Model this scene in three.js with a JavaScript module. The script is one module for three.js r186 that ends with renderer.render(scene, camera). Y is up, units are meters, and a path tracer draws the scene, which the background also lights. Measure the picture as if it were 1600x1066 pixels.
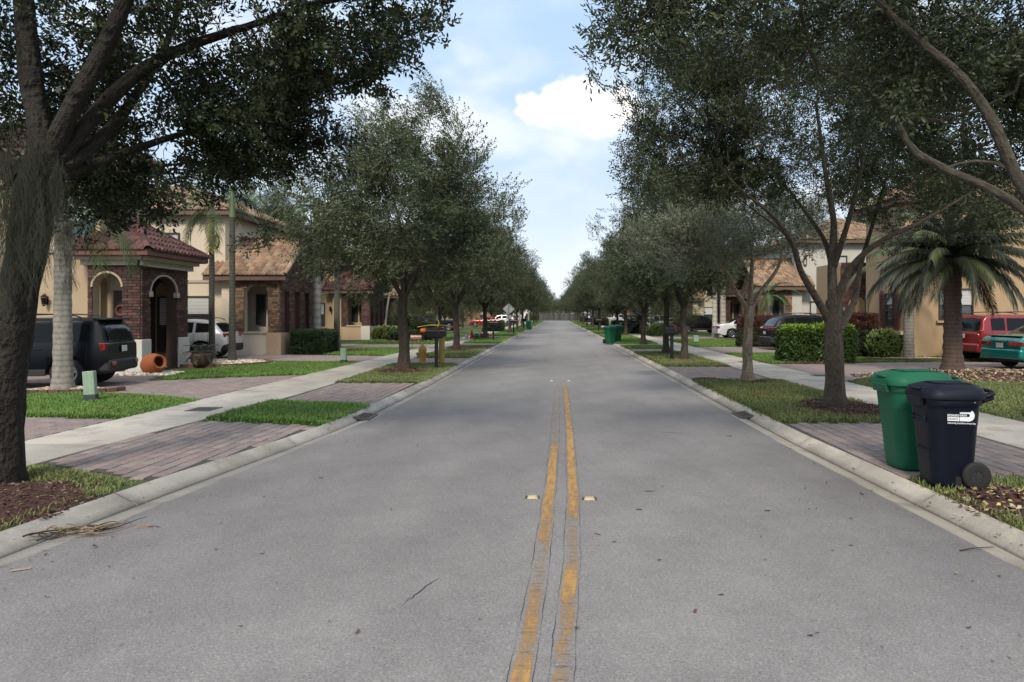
import * as THREE from 'three';
import { mergeGeometries } from 'three/addons/utils/BufferGeometryUtils.js';
import { RoundedBoxGeometry } from 'three/addons/geometries/RoundedBoxGeometry.js';
import { ImprovedNoise } from 'three/addons/math/ImprovedNoise.js';

// ---------------------------------------------------------------- camera, sky, sun, exposure
const scene = new THREE.Scene();
const camera = new THREE.PerspectiveCamera(2 * Math.atan(533 / 1100) * 180 / Math.PI, 1.5, 0.1, 3000);
camera.position.set(0, 1.8, 0);
camera.setViewOffset(1600, 1066, -70, 41, 1600, 1066);   // a level camera, its lens shifted a little
camera.updateMatrixWorld(true);
camera.focus = 11;
camera.userData.fStop = 8;
const perlin = new ImprovedNoise();
const sky = skyTexture();
scene.background = sky;
scene.environment = sky;
const sun = new THREE.DirectionalLight(new THREE.Color(1.0, 0.91, 0.79), 2.9);
sun.position.set(-10, 64, 42);
sun.target.position.set(0, 0, -30);
sun.castShadow = true;
sun.shadow.radius = 22;
sun.shadow.mapSize.set(4096, 4096);
Object.assign(sun.shadow.camera, { left: -90, right: 90, top: 120, bottom: -120, near: 1, far: 400 });
scene.add(sun, sun.target);
const renderer = new THREE.WebGLRenderer({ antialias: true });
renderer.toneMapping = THREE.LinearToneMapping;
renderer.toneMappingExposure = 1.16;
renderer.shadowMap.enabled = true;

// ---------------------------------------------------------------- helpers
function rng(seed) { let s = seed >>> 0; return () => { s = (s + 0x6d2b79f5) | 0; let t = Math.imul(s ^ (s >>> 15), 1 | s); t = (t + Math.imul(t ^ (t >>> 7), 61 | t)) ^ t; return ((t ^ (t >>> 14)) >>> 0) / 4294967296; }; }
function V(x, y, z) { return new THREE.Vector3(x, y, z); }
function lerp(a, b, t) { return a + (b - a) * t; }
function clamp(x, a = 0, b = 1) { return Math.min(b, Math.max(a, x)); }
function smooth(a, b, x) { const t = clamp((x - a) / (b - a)); return t * t * (3 - 2 * t); }
const lin = (r, g, b) => new THREE.Color().setRGB(r, g, b);
const hex = (h) => new THREE.Color(h);
function ray(px, py) { return V((px - 870) / 1100, (492 - py) / 1100, -1); }
function G(px, py, y = 0.1) { const d = ray(px, py), t = (y - 1.8) / d.y; return V(d.x * t, y, d.z * t); }      // a spot on the ground
function At(px, py, Z) { const d = ray(px, py), t = -Z / d.z; return V(d.x * t, 1.8 + d.y * t, -Z); }             // a point Z metres down the street
function skyTexture() {
  const w = 2048, h = 1024, data = new Float32Array(w * h * 4), d = new THREE.Vector3();
  const fb = (x, y, z) => { let s = 0, a = 0.5; for (let i = 0; i < 6; i++) { s += a * perlin.noise(x, y, z); x *= 2.03; y *= 2.03; z *= 2.03; a *= 0.5; } return s; };
  const puffs = [[-0.9, 16.0, 2.3, 1.6], [1.8, 17.0, 2.8, 2.1], [4.0, 15.0, 1.9, 1.2], [4.9, 16.2, 2.3, 1.9]];   // cumulus in view: azimuth, elevation, half sizes in degrees
  for (let j = 0; j < h; j++) for (let i = 0; i < w; i++) {
    const az = (i + 0.5) / w * 2 * Math.PI - Math.PI, el = ((j + 0.5) / h - 0.5) * Math.PI, c = Math.cos(el);
    d.set(Math.cos(az) * c, Math.sin(el), Math.sin(az) * c);
    const e = Math.max(0, d.y), o = (j * w + i) * 4;
    const hz = Math.exp(-e * 7.0);
    let r = lerp(0.38, 0.86, hz), g = lerp(0.58, 0.90, hz), b = lerp(0.88, 0.95, hz);
    r += 0.10 * Math.exp(-e * 1.6); g += 0.09 * Math.exp(-e * 1.6); b += 0.03 * Math.exp(-e * 1.6);
    const q = 1.35 / (e + 0.22), n = fb(d.x * q + 3.1, d.z * q - 1.7, 4.2), n2 = fb(d.x * q * 2.6 - 7.3, d.z * q * 2.6 + 2.2, 9.1);
    let cov = 0.55 * smooth(0.02, 0.34, n + 0.35 * n2) + 0.25 * smooth(-0.2, 0.3, n2); cov = lerp(cov, 0.75 + 0.4 * n, smooth(0.42, 0.75, e));
    const A = Math.atan2(d.x, -d.z) * 180 / Math.PI, E = el * 180 / Math.PI;
    let pf = 0;
    if (Math.abs(A) < 40 && E > -2 && E < 40) for (const [a, ee, ra, re] of puffs) {
      const k = Math.hypot((A - a) / ra, (E - ee) / (E < ee ? re * 0.75 : re)), nn = fb(A * 0.42, E * 0.5, a * 1.7) + 0.45 * fb(A * 1.5, E * 1.7, 3.1);
      pf = Math.max(pf, smooth(1.08, 0.58, k - 0.85 * nn));
    }
    const wisp = cov * smooth(0.02, 0.2, e), white = Math.max(pf, 0);
    r = lerp(r, 1.06, wisp * 0.8); g = lerp(g, 1.04, wisp * 0.8); b = lerp(b, 1.02, wisp * 0.8);
    r = lerp(r, 1.22, white); g = lerp(g, 1.2, white); b = lerp(b, 1.18, white);
    if (el < 0) { const k = smooth(0, -0.12, el); r = lerp(r, 0.22, k); g = lerp(g, 0.24, k); b = lerp(b, 0.2, k); }
    data[o] = r; data[o + 1] = g; data[o + 2] = b; data[o + 3] = 1;
  }
  const t = new THREE.DataTexture(data, w, h, THREE.RGBAFormat, THREE.FloatType);
  t.mapping = THREE.EquirectangularReflectionMapping; t.magFilter = THREE.LinearFilter; t.needsUpdate = true;
  return t;
}
const used = new Map();
function numbered(name) { const n = used.get(name) ?? 0; used.set(name, n + 1); return n ? name + '_' + String(n).padStart(3, '0') : name; }
function tag(o, label, category, group, kind) { if (label) o.userData.label = label; if (category) o.userData.category = category; if (group) o.userData.group = group; if (kind) o.userData.kind = kind; return o; }
function thing(name, label, category, p = [0, 0, 0], turn = 0, group) {
  const o = new THREE.Group(); o.name = numbered(name); o.position.set(...p); o.rotation.y = turn; scene.add(o);
  return tag(o, label, category, group);
}
function part(name, geo, mat, parent, p, rot) {
  const m = new THREE.Mesh(geo, mat); m.name = parent === scene ? numbered(name) : name; m.castShadow = m.receiveShadow = true;
  if (p) m.position.set(...p); if (rot) m.rotation.set(...rot); parent.add(m); return m;
}
function struct(name, geo, mat, label, category) { return tag(part(name, geo, mat, scene), label, category ?? name.replaceAll('_', ' '), undefined, 'structure'); }
function stuff(o) { o.userData.kind = 'stuff'; return o; }
function dup(root, p, turn, label, s = 1) {
  const r = root.clone(); r.name = numbered(root.name.replace(/_\d{3}$/, '')); r.userData = { ...root.userData, label };
  if (p) r.position.set(...p); if (turn !== undefined) r.rotation.y = turn; if (s !== 1) r.scale.setScalar(s); scene.add(r); return r;
}
function prep(g) {
  let r = g.index ? g.toNonIndexed() : g.clone();
  for (const k of Object.keys(r.attributes)) if (!['position', 'normal', 'uv', 'color'].includes(k)) r.deleteAttribute(k);
  if (!r.attributes.normal) r.computeVertexNormals();
  if (!r.attributes.uv) r.setAttribute('uv', new THREE.BufferAttribute(new Float32Array(r.attributes.position.count * 2), 2));
  return r;
}
function merge(list) {
  const l = list.map(prep), col = l.some((g) => g.attributes.color);
  for (const g of l) if (col && !g.attributes.color) g.setAttribute('color', new THREE.BufferAttribute(new Float32Array(g.attributes.position.count * 3).fill(1), 3));
  return mergeGeometries(l);
}
const M4 = (p = [0, 0, 0], r = [0, 0, 0], s = [1, 1, 1]) => new THREE.Matrix4().compose(V(...p), new THREE.Quaternion().setFromEuler(new THREE.Euler(...r)), V(...s));
const box = (w, h, d, p, r) => boxUV(new THREE.BoxGeometry(w, h, d), w, h, d).applyMatrix4(M4(p, r));
function boxUV(g, w, h, d) {      // uv in metres
  const u = g.attributes.uv, n = g.attributes.normal;
  for (let i = 0; i < u.count; i++) { const ax = Math.abs(n.getX(i)), ay = Math.abs(n.getY(i)); u.setXY(i, u.getX(i) * (ax > 0.5 ? d : w), u.getY(i) * (ay > 0.5 ? d : h)); }
  return g;
}
const rbox = (w, h, d, r, p, rot, seg = 2) => new RoundedBoxGeometry(w, h, d, seg, Math.min(r, w / 2.01, h / 2.01, d / 2.01)).applyMatrix4(M4(p, rot));
const cyl = (r0, r1, h, n, p, rot, open = false) => new THREE.CylinderGeometry(r1, r0, h, n, 1, open).applyMatrix4(M4(p, rot));
function tube(pts, r, n = 6, seg, r1) {
  const c = new THREE.CatmullRomCurve3(pts), s = seg ?? Math.max(2, pts.length * 2), g = new THREE.TubeGeometry(c, s, r, n, false);
  if (r1 !== undefined) { const p = g.attributes.position, v = V(0, 0, 0), q = V(0, 0, 0); for (let i = 0; i <= s; i++) { c.getPointAt(i / s, q); const k = lerp(1, r1 / r, i / s); for (let j = 0; j <= n; j++) { const id = i * (n + 1) + j; v.fromBufferAttribute(p, id).sub(q).multiplyScalar(k).add(q); p.setXYZ(id, v.x, v.y, v.z); } } }
  return g;
}
// a flat sheet over a polygon [[x, z], ...] at height y, uv in metres
function sheet(poly, y) {
  const g = new THREE.ShapeGeometry(new THREE.Shape(poly.map(([x, z]) => new THREE.Vector2(x, -z))));
  g.rotateX(-Math.PI / 2); g.translate(0, y, 0);
  return g;
}
function slab(poly, y0, y1, bevel = 0.006) {
  const g = new THREE.ExtrudeGeometry(new THREE.Shape(poly.map(([x, z]) => new THREE.Vector2(x, -z))), { depth: y1 - y0 - bevel, bevelEnabled: bevel > 0, bevelSize: bevel, bevelThickness: bevel, bevelOffset: -bevel, bevelSegments: 1 });
  g.rotateX(-Math.PI / 2); g.translate(0, y0, 0); return g;
}
function inside(poly, x, y) { let c = false; for (let i = 0, j = poly.length - 1; i < poly.length; j = i++) { const [a, b] = poly[i], [p, q] = poly[j]; if ((b > y) !== (q > y) && x < (p - a) * (y - b) / (q - b) + a) c = !c; } return c; }
function bounds(poly) { const xs = poly.map((p) => p[0]), ys = poly.map((p) => p[1]); return [Math.min(...xs), Math.max(...xs), Math.min(...ys), Math.max(...ys)]; }
function edgeDist(poly, x, y) { let m = 1e9; for (let i = 0, j = poly.length - 1; i < poly.length; j = i++) { const [a, b] = poly[i], [p, q] = poly[j], dx = p - a, dy = q - b, t = clamp(((x - a) * dx + (y - b) * dy) / (dx * dx + dy * dy)); m = Math.min(m, Math.hypot(x - a - dx * t, y - b - dy * t)); } return m; }

// ---------------------------------------------------------------- procedural textures (periodic noise)
const hashes = (() => { const r = rng(77), a = new Float32Array(65536); for (let i = 0; i < 65536; i++) a[i] = r(); return a; })();
const hsh = (x, y, p, s) => hashes[((((x % p) + p) % p) * 131 + (((y % p) + p) % p) * 7919 + s * 1013) & 65535];
function vn(x, y, p, s = 0) { const i = Math.floor(x), j = Math.floor(y), f = x - i, g = y - j, u = f * f * (3 - 2 * f), v = g * g * (3 - 2 * g); return lerp(lerp(hsh(i, j, p, s), hsh(i + 1, j, p, s), u), lerp(hsh(i, j + 1, p, s), hsh(i + 1, j + 1, p, s), u), v); }
function fbm(u, v, p, oct = 4, s = 0) { let a = 0.5, t = 0, n = 0; for (let i = 0; i < oct; i++) { t += a * vn(u * p, v * p, p, s + i); n += a; a *= 0.55; p *= 2; } return t / n; }
function tex(size, fn, metres = 1, srgb = false, sy = size) {
  const d = new Uint8Array(size * sy * 4);
  for (let j = 0; j < sy; j++) for (let i = 0; i < size; i++) { const c = fn((i + 0.5) / size, (j + 0.5) / sy), o = (j * size + i) * 4; const t = typeof c === 'number' ? [c, c, c, 1] : c; for (let k = 0; k < 3; k++) { let x = clamp(t[k]); if (srgb) x = x <= 0.0031308 ? 12.92 * x : 1.055 * Math.pow(x, 1 / 2.4) - 0.055; d[o + k] = Math.round(255 * x); } d[o + 3] = 255 * (t[3] ?? 1); }
  const t = new THREE.DataTexture(d, size, sy); t.wrapS = t.wrapT = THREE.RepeatWrapping; t.magFilter = THREE.LinearFilter; t.minFilter = THREE.LinearMipmapLinearFilter; t.generateMipmaps = true; t.repeat.set(1 / metres, 1 / metres);
  if (srgb) t.colorSpace = THREE.SRGBColorSpace; t.needsUpdate = true; return t;
}
const std = (o) => new THREE.MeshStandardMaterial({ roughness: 0.8, side: THREE.DoubleSide, ...o });
const phy = (o) => new THREE.MeshPhysicalMaterial({ roughness: 0.8, side: THREE.DoubleSide, ...o });
const T = {
  asphalt: tex(1024, (u, v) => { const a = vn(u * 340, v * 340, 340, 1), b = vn(u * 190 + 0.5, v * 190, 190, 2), m = fbm(u, v, 5, 5, 3), k = 0.165 + 0.06 * (m - 0.5) + 0.085 * (a - 0.5) * (0.5 + b) + 0.03 * (b - 0.5) + (a > 0.92 && b > 0.6 ? 0.06 : 0) - (a < 0.08 ? 0.05 : 0); return [k * 1.02, k, k * 1.0]; }, 2.1, true),
  asphaltB: tex(1024, (u, v) => { const a = vn(u * 340, v * 340, 340, 1), b = vn(u * 190 + 0.5, v * 190, 190, 2); return clamp(0.6 * a + 0.4 * b); }, 2.1),
  concrete: tex(1024, (u, v) => { const a = fbm(u, v, 4, 6, 20), s = vn(u * 300, v * 300, 300, 4), q = smooth(0.55, 0.75, fbm(u + 0.3, v, 7, 4, 30)), k = 0.34 + 0.2 * (a - 0.5) + 0.07 * (s - 0.5) - 0.08 * q; return [k * 1.04, k, k * 0.92]; }, 2.7, true),
  grass: tex(512, (u, v) => { const a = fbm(u, v, 9, 5, 40), b = vn(u * 120, v * 120, 120, 5), d = smooth(0.55, 0.72, fbm(u, v, 5, 4, 50)); const k = 0.55 + 0.5 * a + 0.4 * (b - 0.5); return [lerp(0.055, 0.11, d) * k, lerp(0.105, 0.10, d) * k, lerp(0.022, 0.04, d) * k]; }, 2.3, true),
  mulch: tex(512, (u, v) => { const a = vn(u * 90, v * 36, 1800, 6), b = vn(u * 30, v * 80, 2400, 7), c = fbm(u, v, 8, 4, 60), k = 0.3 + 0.9 * a * b + 0.3 * c; return [0.095 * k, 0.038 * k, 0.026 * k]; }, 1, true),
  fine: tex(256, (u, v) => clamp(0.5 + 0.9 * (fbm(u, v, 16, 4, 70) - 0.5) + 0.35 * (vn(u * 128, v * 128, 128, 8) - 0.5)), 1),
  stain: tex(512, (u, v) => { const a = fbm(u, v, 5, 5, 80), s = vn(u * 140, v * 140, 140, 9), k = clamp(0.86 + 0.34 * (a - 0.5) + 0.16 * (s - 0.5)); return [k, k, k]; }, 1, true),
  wall: tex(512, (u, v) => { const a = fbm(u, v, 3, 5, 90), s = vn(u * 200, v * 200, 200, 9), dr = fbm(u * 1, v * 0.25, 8, 3, 95), k = clamp(0.92 + 0.14 * (a - 0.5) + 0.06 * (s - 0.5) - 0.08 * smooth(0.55, 0.8, dr)); return [k, k * 0.995, k * 0.98]; }, 2.4, true),
  bark: tex(512, (u, v) => { const w = fbm(u, v, 6, 3, 100) * 0.08, a = vn((u + w) * 22, v * 9, 198, 10), b = fbm(u + w, v, 14, 4, 110), c = smooth(0.5, 0.75, fbm(u, v, 4, 4, 120)), k = 0.4 + 0.75 * a * b + 0.3 * b; return [lerp(0.105, 0.18, c) * k, lerp(0.085, 0.165, c) * k, lerp(0.066, 0.135, c) * k]; }, 1, true),
  barkB: tex(512, (u, v) => { const w = fbm(u, v, 6, 3, 100) * 0.08, a = vn((u + w) * 22, v * 9, 198, 10), b = fbm(u + w, v, 14, 4, 110); return clamp(0.1 + 0.8 * a * b + 0.5 * b * b); }, 1),
  palmBark: tex(256, (u, v) => { const r = 0.5 + 0.5 * Math.sin(v * Math.PI * 2 * 9 + 1.6 * (vn(u * 8, v * 9, 72, 11) - 0.5)), b = fbm(u, v, 10, 4, 130), k = 0.55 + 0.35 * Math.pow(r, 0.4) + 0.5 * (b - 0.5) ; return [0.36 * k, 0.34 * k, 0.30 * k]; }, 1, true),
  paint: tex(512, (u, v) => { const a = fbm(u, v, 6, 5, 140), c = vn(u * 120, v * 120, 120, 12); return clamp(0.5 + 1.5 * (a - 0.5) + 0.5 * (c - 0.5)); }, 1),
};
const tiled = (t, mx, my = mx) => { const c = t.clone(); c.repeat.set(1 / mx, 1 / my); c.needsUpdate = true; return c; };

// individually built pieces (pavers, tiles, bricks): the nearest `cap` are meshes of their own, the rest are joined
const toneCache = new Map();
function toneMats(key, tones, o = {}) { if (!toneCache.has(key)) toneCache.set(key, { each: tones.map((c) => std({ ...o, color: c })), all: std({ ...o, vertexColors: true }), tones }); return toneCache.get(key); }
function pieces(parent, name, list, mats, cap, ref = V(0, 1.8, 0)) {
  parent.updateMatrixWorld(true);
  const inv = parent.worldToLocal(ref.clone()), p = V(0, 0, 0);
  for (const e of list) { p.setFromMatrixPosition(e.m); e.d = p.distanceTo(inv); }
  list.sort((a, b) => a.d - b.d);
  for (const e of list.slice(0, cap)) { const m = new THREE.Mesh(e.g, mats.each[e.t]); m.name = name; m.castShadow = m.receiveShadow = true; e.m.decompose(m.position, m.quaternion, m.scale); parent.add(m); }
  const rest = list.slice(cap);
  if (rest.length) {
    const gs = rest.map((e) => { const g = prep(e.g).applyMatrix4(e.m), c = mats.tones[e.t], a = new Float32Array(g.attributes.position.count * 3); for (let i = 0; i < a.length; i += 3) { a[i] = c.r; a[i + 1] = c.g; a[i + 2] = c.b; } g.setAttribute('color', new THREE.BufferAttribute(a, 3)); return g; });
    stuff(part(name, mergeGeometries(gs), mats.all, parent));
  }
}
const ramp = (t, x) => { for (let i = 0; i < t.length - 1; i++) if (x < t[i + 1][0]) return lerp(t[i][1], t[i + 1][1], clamp((x - t[i][0]) / (t[i + 1][0] - t[i][0]))); return t[t.length - 1][1]; };
// ---------------------------------------------------------------- the setting: road, kerbs, pavements, drives
const poly1 = (pts) => (z) => { for (let i = 0; i < pts.length - 1; i++) if (z >= pts[i + 1][0]) return lerp(pts[i][1], pts[i + 1][1], clamp((z - pts[i][0]) / (pts[i + 1][0] - pts[i][0]))); return pts[pts.length - 1][1]; };
const END = -205;
const Lasp = poly1([[40, -5.2], [0, -4.35], [-5, -3.95], [-7.5, -3.66], [-9.7, -3.44], [-12.4, -3.16], [-16, -3.1], [-240, -3.1]]);
const Lbck = poly1([[40, -5.65], [0, -4.85], [-5.5, -4.37], [-7.4, -4.14], [-9, -3.86], [-10.8, -3.62], [-13, -3.54], [-18, -3.42], [-240, -3.42]]);
const Rasp = poly1([[40, 3.45], [-3, 3.32], [-6, 3.25], [-10, 3.13], [-240, 3.13]]);
const Rbck = poly1([[40, 3.82], [-3, 3.7], [-6, 3.66], [-10, 3.53], [-240, 3.52]]);
const GY = 0.085;   // level of the verges
{ // asphalt with a low crown, long tonal bands and patches as its own wear
  const xs = 26, pos = [], uv = [], col = [], idx = [];
  const zs = []; for (let z = 40; z > -30; z -= 0.5) zs.push(z); for (let z = -30; z >= -212; z -= 2) zs.push(z);
  for (const z of zs) for (let i = 0; i <= xs; i++) {
    const t = i / xs, x = lerp(Lasp(z), Rasp(z), t), c = 0.035 * (1 - Math.pow(2 * t - 1, 2));
    pos.push(x, c, z); uv.push(x, -z);
    const n = perlin.noise(x * 0.5, z * 0.14, 3.3), n2 = perlin.noise(x * 1.3, z * 0.5, 8.1), track = Math.exp(-Math.pow((Math.abs(x) - 1.65) / 0.55, 2));
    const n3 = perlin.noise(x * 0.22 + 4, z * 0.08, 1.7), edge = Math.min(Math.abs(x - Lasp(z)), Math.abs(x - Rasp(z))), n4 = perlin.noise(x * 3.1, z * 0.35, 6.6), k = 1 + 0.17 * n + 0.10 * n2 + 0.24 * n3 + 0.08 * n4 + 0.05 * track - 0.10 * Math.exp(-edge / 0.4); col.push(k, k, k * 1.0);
  }
  for (let r = 0; r < zs.length - 1; r++) for (let i = 0; i < xs; i++) { const a = r * (xs + 1) + i, b = a + xs + 1; idx.push(a, a + 1, b, a + 1, b + 1, b); }
  const g = new THREE.BufferGeometry(); g.setAttribute('position', new THREE.Float32BufferAttribute(pos, 3)); g.setAttribute('uv', new THREE.Float32BufferAttribute(uv, 2)); g.setAttribute('color', new THREE.Float32BufferAttribute(col, 3)); g.setIndex(idx); g.computeVertexNormals();
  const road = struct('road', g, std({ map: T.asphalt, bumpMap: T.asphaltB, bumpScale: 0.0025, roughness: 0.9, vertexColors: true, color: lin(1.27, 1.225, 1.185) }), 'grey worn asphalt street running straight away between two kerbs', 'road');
  // worn double yellow line, its two strips wandering a little
  const mid = poly1([[3, -0.36], [-3.4, -0.08], [-5, 0.0], [-6.9, 0.045], [-10.5, 0.086], [-16.8, 0.106], [-40, 0.12]]), sep = poly1([[3, 0.2], [-3.4, 0.2], [-6.9, 0.235], [-10.5, 0.21], [-17, 0.19], [-40, 0.19]]);
  const crown = (x, z) => 0.035 * (1 - Math.pow(2 * (x - Lasp(z)) / (Rasp(z) - Lasp(z)) - 1, 2));
  const R = rng(5), jit = Array.from({ length: 400 }, () => R() - 0.5);
  const wearL = (z) => { const d = -z; return ramp([[3.2, 0.9], [3.55, 0.75], [3.7, 0.3], [3.85, 0.55], [4.3, 0.6], [4.7, 0.12], [5.3, 0.25], [5.8, 0.7], [6.6, 0.95], [8.6, 0.9], [9.4, 0.75], [9.7, 0.22], [12, 0.18], [18, 0.1]], d); };
  const wearR = (z) => { const d = -z; return ramp([[3.2, 0.4], [3.8, 0.3], [4.25, 0.4], [4.45, 0.9], [4.8, 0.85], [5.0, 0.2], [5.9, 0.12], [6.2, 0.6], [6.6, 0.95], [10, 0.95], [12.5, 0.8], [16, 0.75], [18, 0.5]], d); };
  for (const s of [-1, 1]) {
    const p = [], u = [], ix = [], cr = [[], []], ci = [[], []]; let k = 0, n = 0;
    for (let z = 2; z > -17.6; z -= 0.03) {
      const c = mid(z) + s * sep(z) / 2, w = 0.047, fade = (s > 0 ? wearR(z) : wearL(z)), e = 0.006 * perlin.noise(z * 3, s * 4, 0.5) + 0.012 * perlin.noise(z * 0.9, s * 2, 1.5);
      for (const q of [-1, 1]) { const x = c + e + q * w; p.push(x, crown(x, z) + 0.004, z); u.push(q * 0.05 + 0.05, -z); }
      void fade;
      if (n) ix.push(n - 2, n - 1, n, n - 1, n + 1, n); n += 2; k++;
    }
    const tw = 64, th = 2048, a = new Uint8Array(tw * th * 4), Ra = rng(40 + s);
    for (let j = 0; j < th; j++) { const z = 2 - 19.62 * (j + 0.5) / th; for (let i = 0; i < tw; i++) {
      const f = s > 0 ? wearR(z) : wearL(z), nz = fbm((i + 0.5) / tw * 0.1, j / th * 4, 24, 4, s > 0 ? 200 : 260), c = vn(i * 0.55, j * 0.55, 4000, 13), xx = Math.abs((i + 0.5) / tw * 2 - 1), rows = vn(i * 0.02, j * 0.35, 4000, 17);
      const sp = vn(i * 1.9, j * 1.9, 8000, 23), v = clamp(f * 0.92 + 1.1 * (nz - 0.5) + 0.3 * (c - 0.5) + 0.5 * (sp - 0.5) + 0.35 * (rows - 0.55) - 0.25 * smooth(0.75, 1, xx) - 0.02) * 0.95, o = (j * tw + i) * 4;
      a[o] = a[o + 1] = a[o + 2] = 255 * v; a[o + 3] = 255; } }
    void Ra;
    const at = new THREE.DataTexture(a, tw, th); at.magFilter = THREE.LinearFilter; at.needsUpdate = true; at.repeat.set(10, 1 / 19.62); at.offset.set(0, 2 / 19.62); at.wrapS = at.wrapT = THREE.RepeatWrapping;
    const lg = new THREE.BufferGeometry(); lg.setAttribute('position', new THREE.Float32BufferAttribute(p, 3)); lg.setAttribute('uv', new THREE.Float32BufferAttribute(u, 2)); lg.setIndex(ix); lg.computeVertexNormals();
    part('painted_line', lg, std({ color: lin(0.46, 0.262, 0.085), alphaMap: at, transparent: true, roughness: 0.75, bumpMap: T.asphaltB, bumpScale: 0.003 }), road);
    // fine cracks that have opened along both edges of the paint
    for (const q of [-1, 1]) {
      const cp = [], cx = []; let m = 0;
      for (let z = 1.5; z > -17.2; z -= 0.045) {
        const e = 0.006 * perlin.noise(z * 3, s * 4, 0.5) + 0.012 * perlin.noise(z * 0.9, s * 2, 1.5), x = mid(z) + s * sep(z) / 2 + e + q * (0.062 + 0.006 * jit[(m * 7 + (q + s + 2) * 31) % 400]), w = Math.max(0.0004, 0.0010 + 0.0024 * perlin.noise(z * 2.2, q * 5 + s, 7));
        cp.push(x - w, crown(x, z) + 0.008, z, x + w, crown(x, z) + 0.008, z);
        if (m) cx.push(2 * m - 2, 2 * m - 1, 2 * m, 2 * m - 1, 2 * m + 1, 2 * m); m++;
      }
      const cg = new THREE.BufferGeometry(); cg.setAttribute('position', new THREE.Float32BufferAttribute(cp, 3)); cg.setIndex(cx); cg.computeVertexNormals();
      part('crack', cg, std({ color: lin(0.022, 0.02, 0.019), roughness: 1 }), road);
    }
  }
  // short stray cracks
  const cr = [], crack = (a, b, w, n = 14) => { const p = []; for (let i = 0; i <= n; i++) { const t = i / n, x = lerp(a[0], b[0], t) + 0.02 * (R() - 0.5), z = lerp(a[1], b[1], t) + 0.02 * (R() - 0.5), ww = w * Math.sin(Math.PI * clamp(t, 0.06, 0.94)); p.push([x, z, ww]); } const g2 = new THREE.BufferGeometry(), q = [], ii = []; const dx = b[1] - a[1], dz = -(b[0] - a[0]), l = Math.hypot(dx, dz); p.forEach(([x, z, ww], i) => { q.push(x - dx / l * ww, crown(x, z) + 0.004, z - dz / l * ww, x + dx / l * ww, crown(x, z) + 0.004, z + dz / l * ww); if (i) ii.push(2 * i - 2, 2 * i - 1, 2 * i, 2 * i - 1, 2 * i + 1, 2 * i); }); g2.setAttribute('position', new THREE.Float32BufferAttribute(q, 3)); g2.setIndex(ii); g2.computeVertexNormals(); cr.push(g2); };
  for (const [a, b, w] of [[[-0.95, -4.25], [-0.78, -4.75], 0.004], [[0.02, -8.9], [0.13, -8.88], 0.004], [[1.55, -10.6], [1.95, -10.55], 0.01], [[0.85, -7.05], [1.0, -7.05], 0.012], [[2.1, -15], [2.6, -14.9], 0.01], [[-2.2, -15.8], [-1.2, -15.7], 0.008], [[0.3, -5.7], [0.36, -5.62], 0.006]]) crack(a, b, w);
  for (let i = 0; i < 110; i++) { const s = R() < 0.5 ? -1 : 1, z = -3 - 7.5 * R(), e = 0.012 * perlin.noise(z * 0.9, s * 2, 1.5), x = mid(z) + s * sep(z) / 2 + e + 0.02 * (R() - 0.5), l = 0.02 + 0.035 * R(); crack([x - l, z + 0.01 * (R() - 0.5)], [x + l, z + 0.01 * (R() - 0.5)], 0.0016, 4); }
  const spots = []; for (const [px, py, q] of [[998, 797, 0.02], [1200, 797, 0.024], [1126, 930, 0.014], [960, 848, 0.012], [1266, 993, 0.014], [1139, 680, 0.04], [410, 865, 0.012], [1330, 850, 0.014]]) { const c = G(px, py, 0.03), g2 = new THREE.CircleGeometry(q, 9), pp = g2.attributes.position; for (let i = 1; i < pp.count; i++) { const k = 0.6 + 0.6 * R(); pp.setXY(i, pp.getX(i) * k * 1.5, pp.getY(i) * k * 0.8); } spots.push(g2.rotateX(-Math.PI / 2).translate(c.x, crown(c.x, c.z) + 0.004, c.z)); }
  stuff(part('tar_spot', merge(spots), std({ color: lin(0.035, 0.032, 0.03), roughness: 0.8 }), road));
  part('crack', merge(cr), std({ color: lin(0.03, 0.028, 0.026), roughness: 1 }), road);
  // raised pavement markers
  const mk = (x, z, label) => { const t = thing('road_marker', label, 'road marker', [x, crown(x, z), z], 0, 'raised road markers beside the yellow line'); 
    part('body', new THREE.CylinderGeometry(0.05, 0.068, 0.02, 4, 1).rotateY(Math.PI / 4).scale(1.05, 1, 0.72).translate(0, 0.01, 0), std({ color: lin(0.5, 0.4, 0.22), roughness: 0.5 }), t);
    for (const s of [-1, 1]) part('reflector', box(0.012, 0.014, 0.07, [s * 0.062, 0.008, 0], [0, 0, s * 0.5]), std({ color: lin(0.10, 0.06, 0.03), roughness: 0.3 }), t);
    return t; };
  const mp = [[832, 779, 'amber road marker left of the double yellow line, nearest to the viewer'], [921, 781, 'amber road marker right of the double yellow line, nearest to the viewer'], [862, 596, 'amber road marker left of the far end of the yellow line'], [889, 596, 'amber road marker right of the far end of the yellow line']];
  for (const [px, py, l] of mp) { const p = G(px, py, 0.03); mk(p.x, p.z, l); }
}
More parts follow.
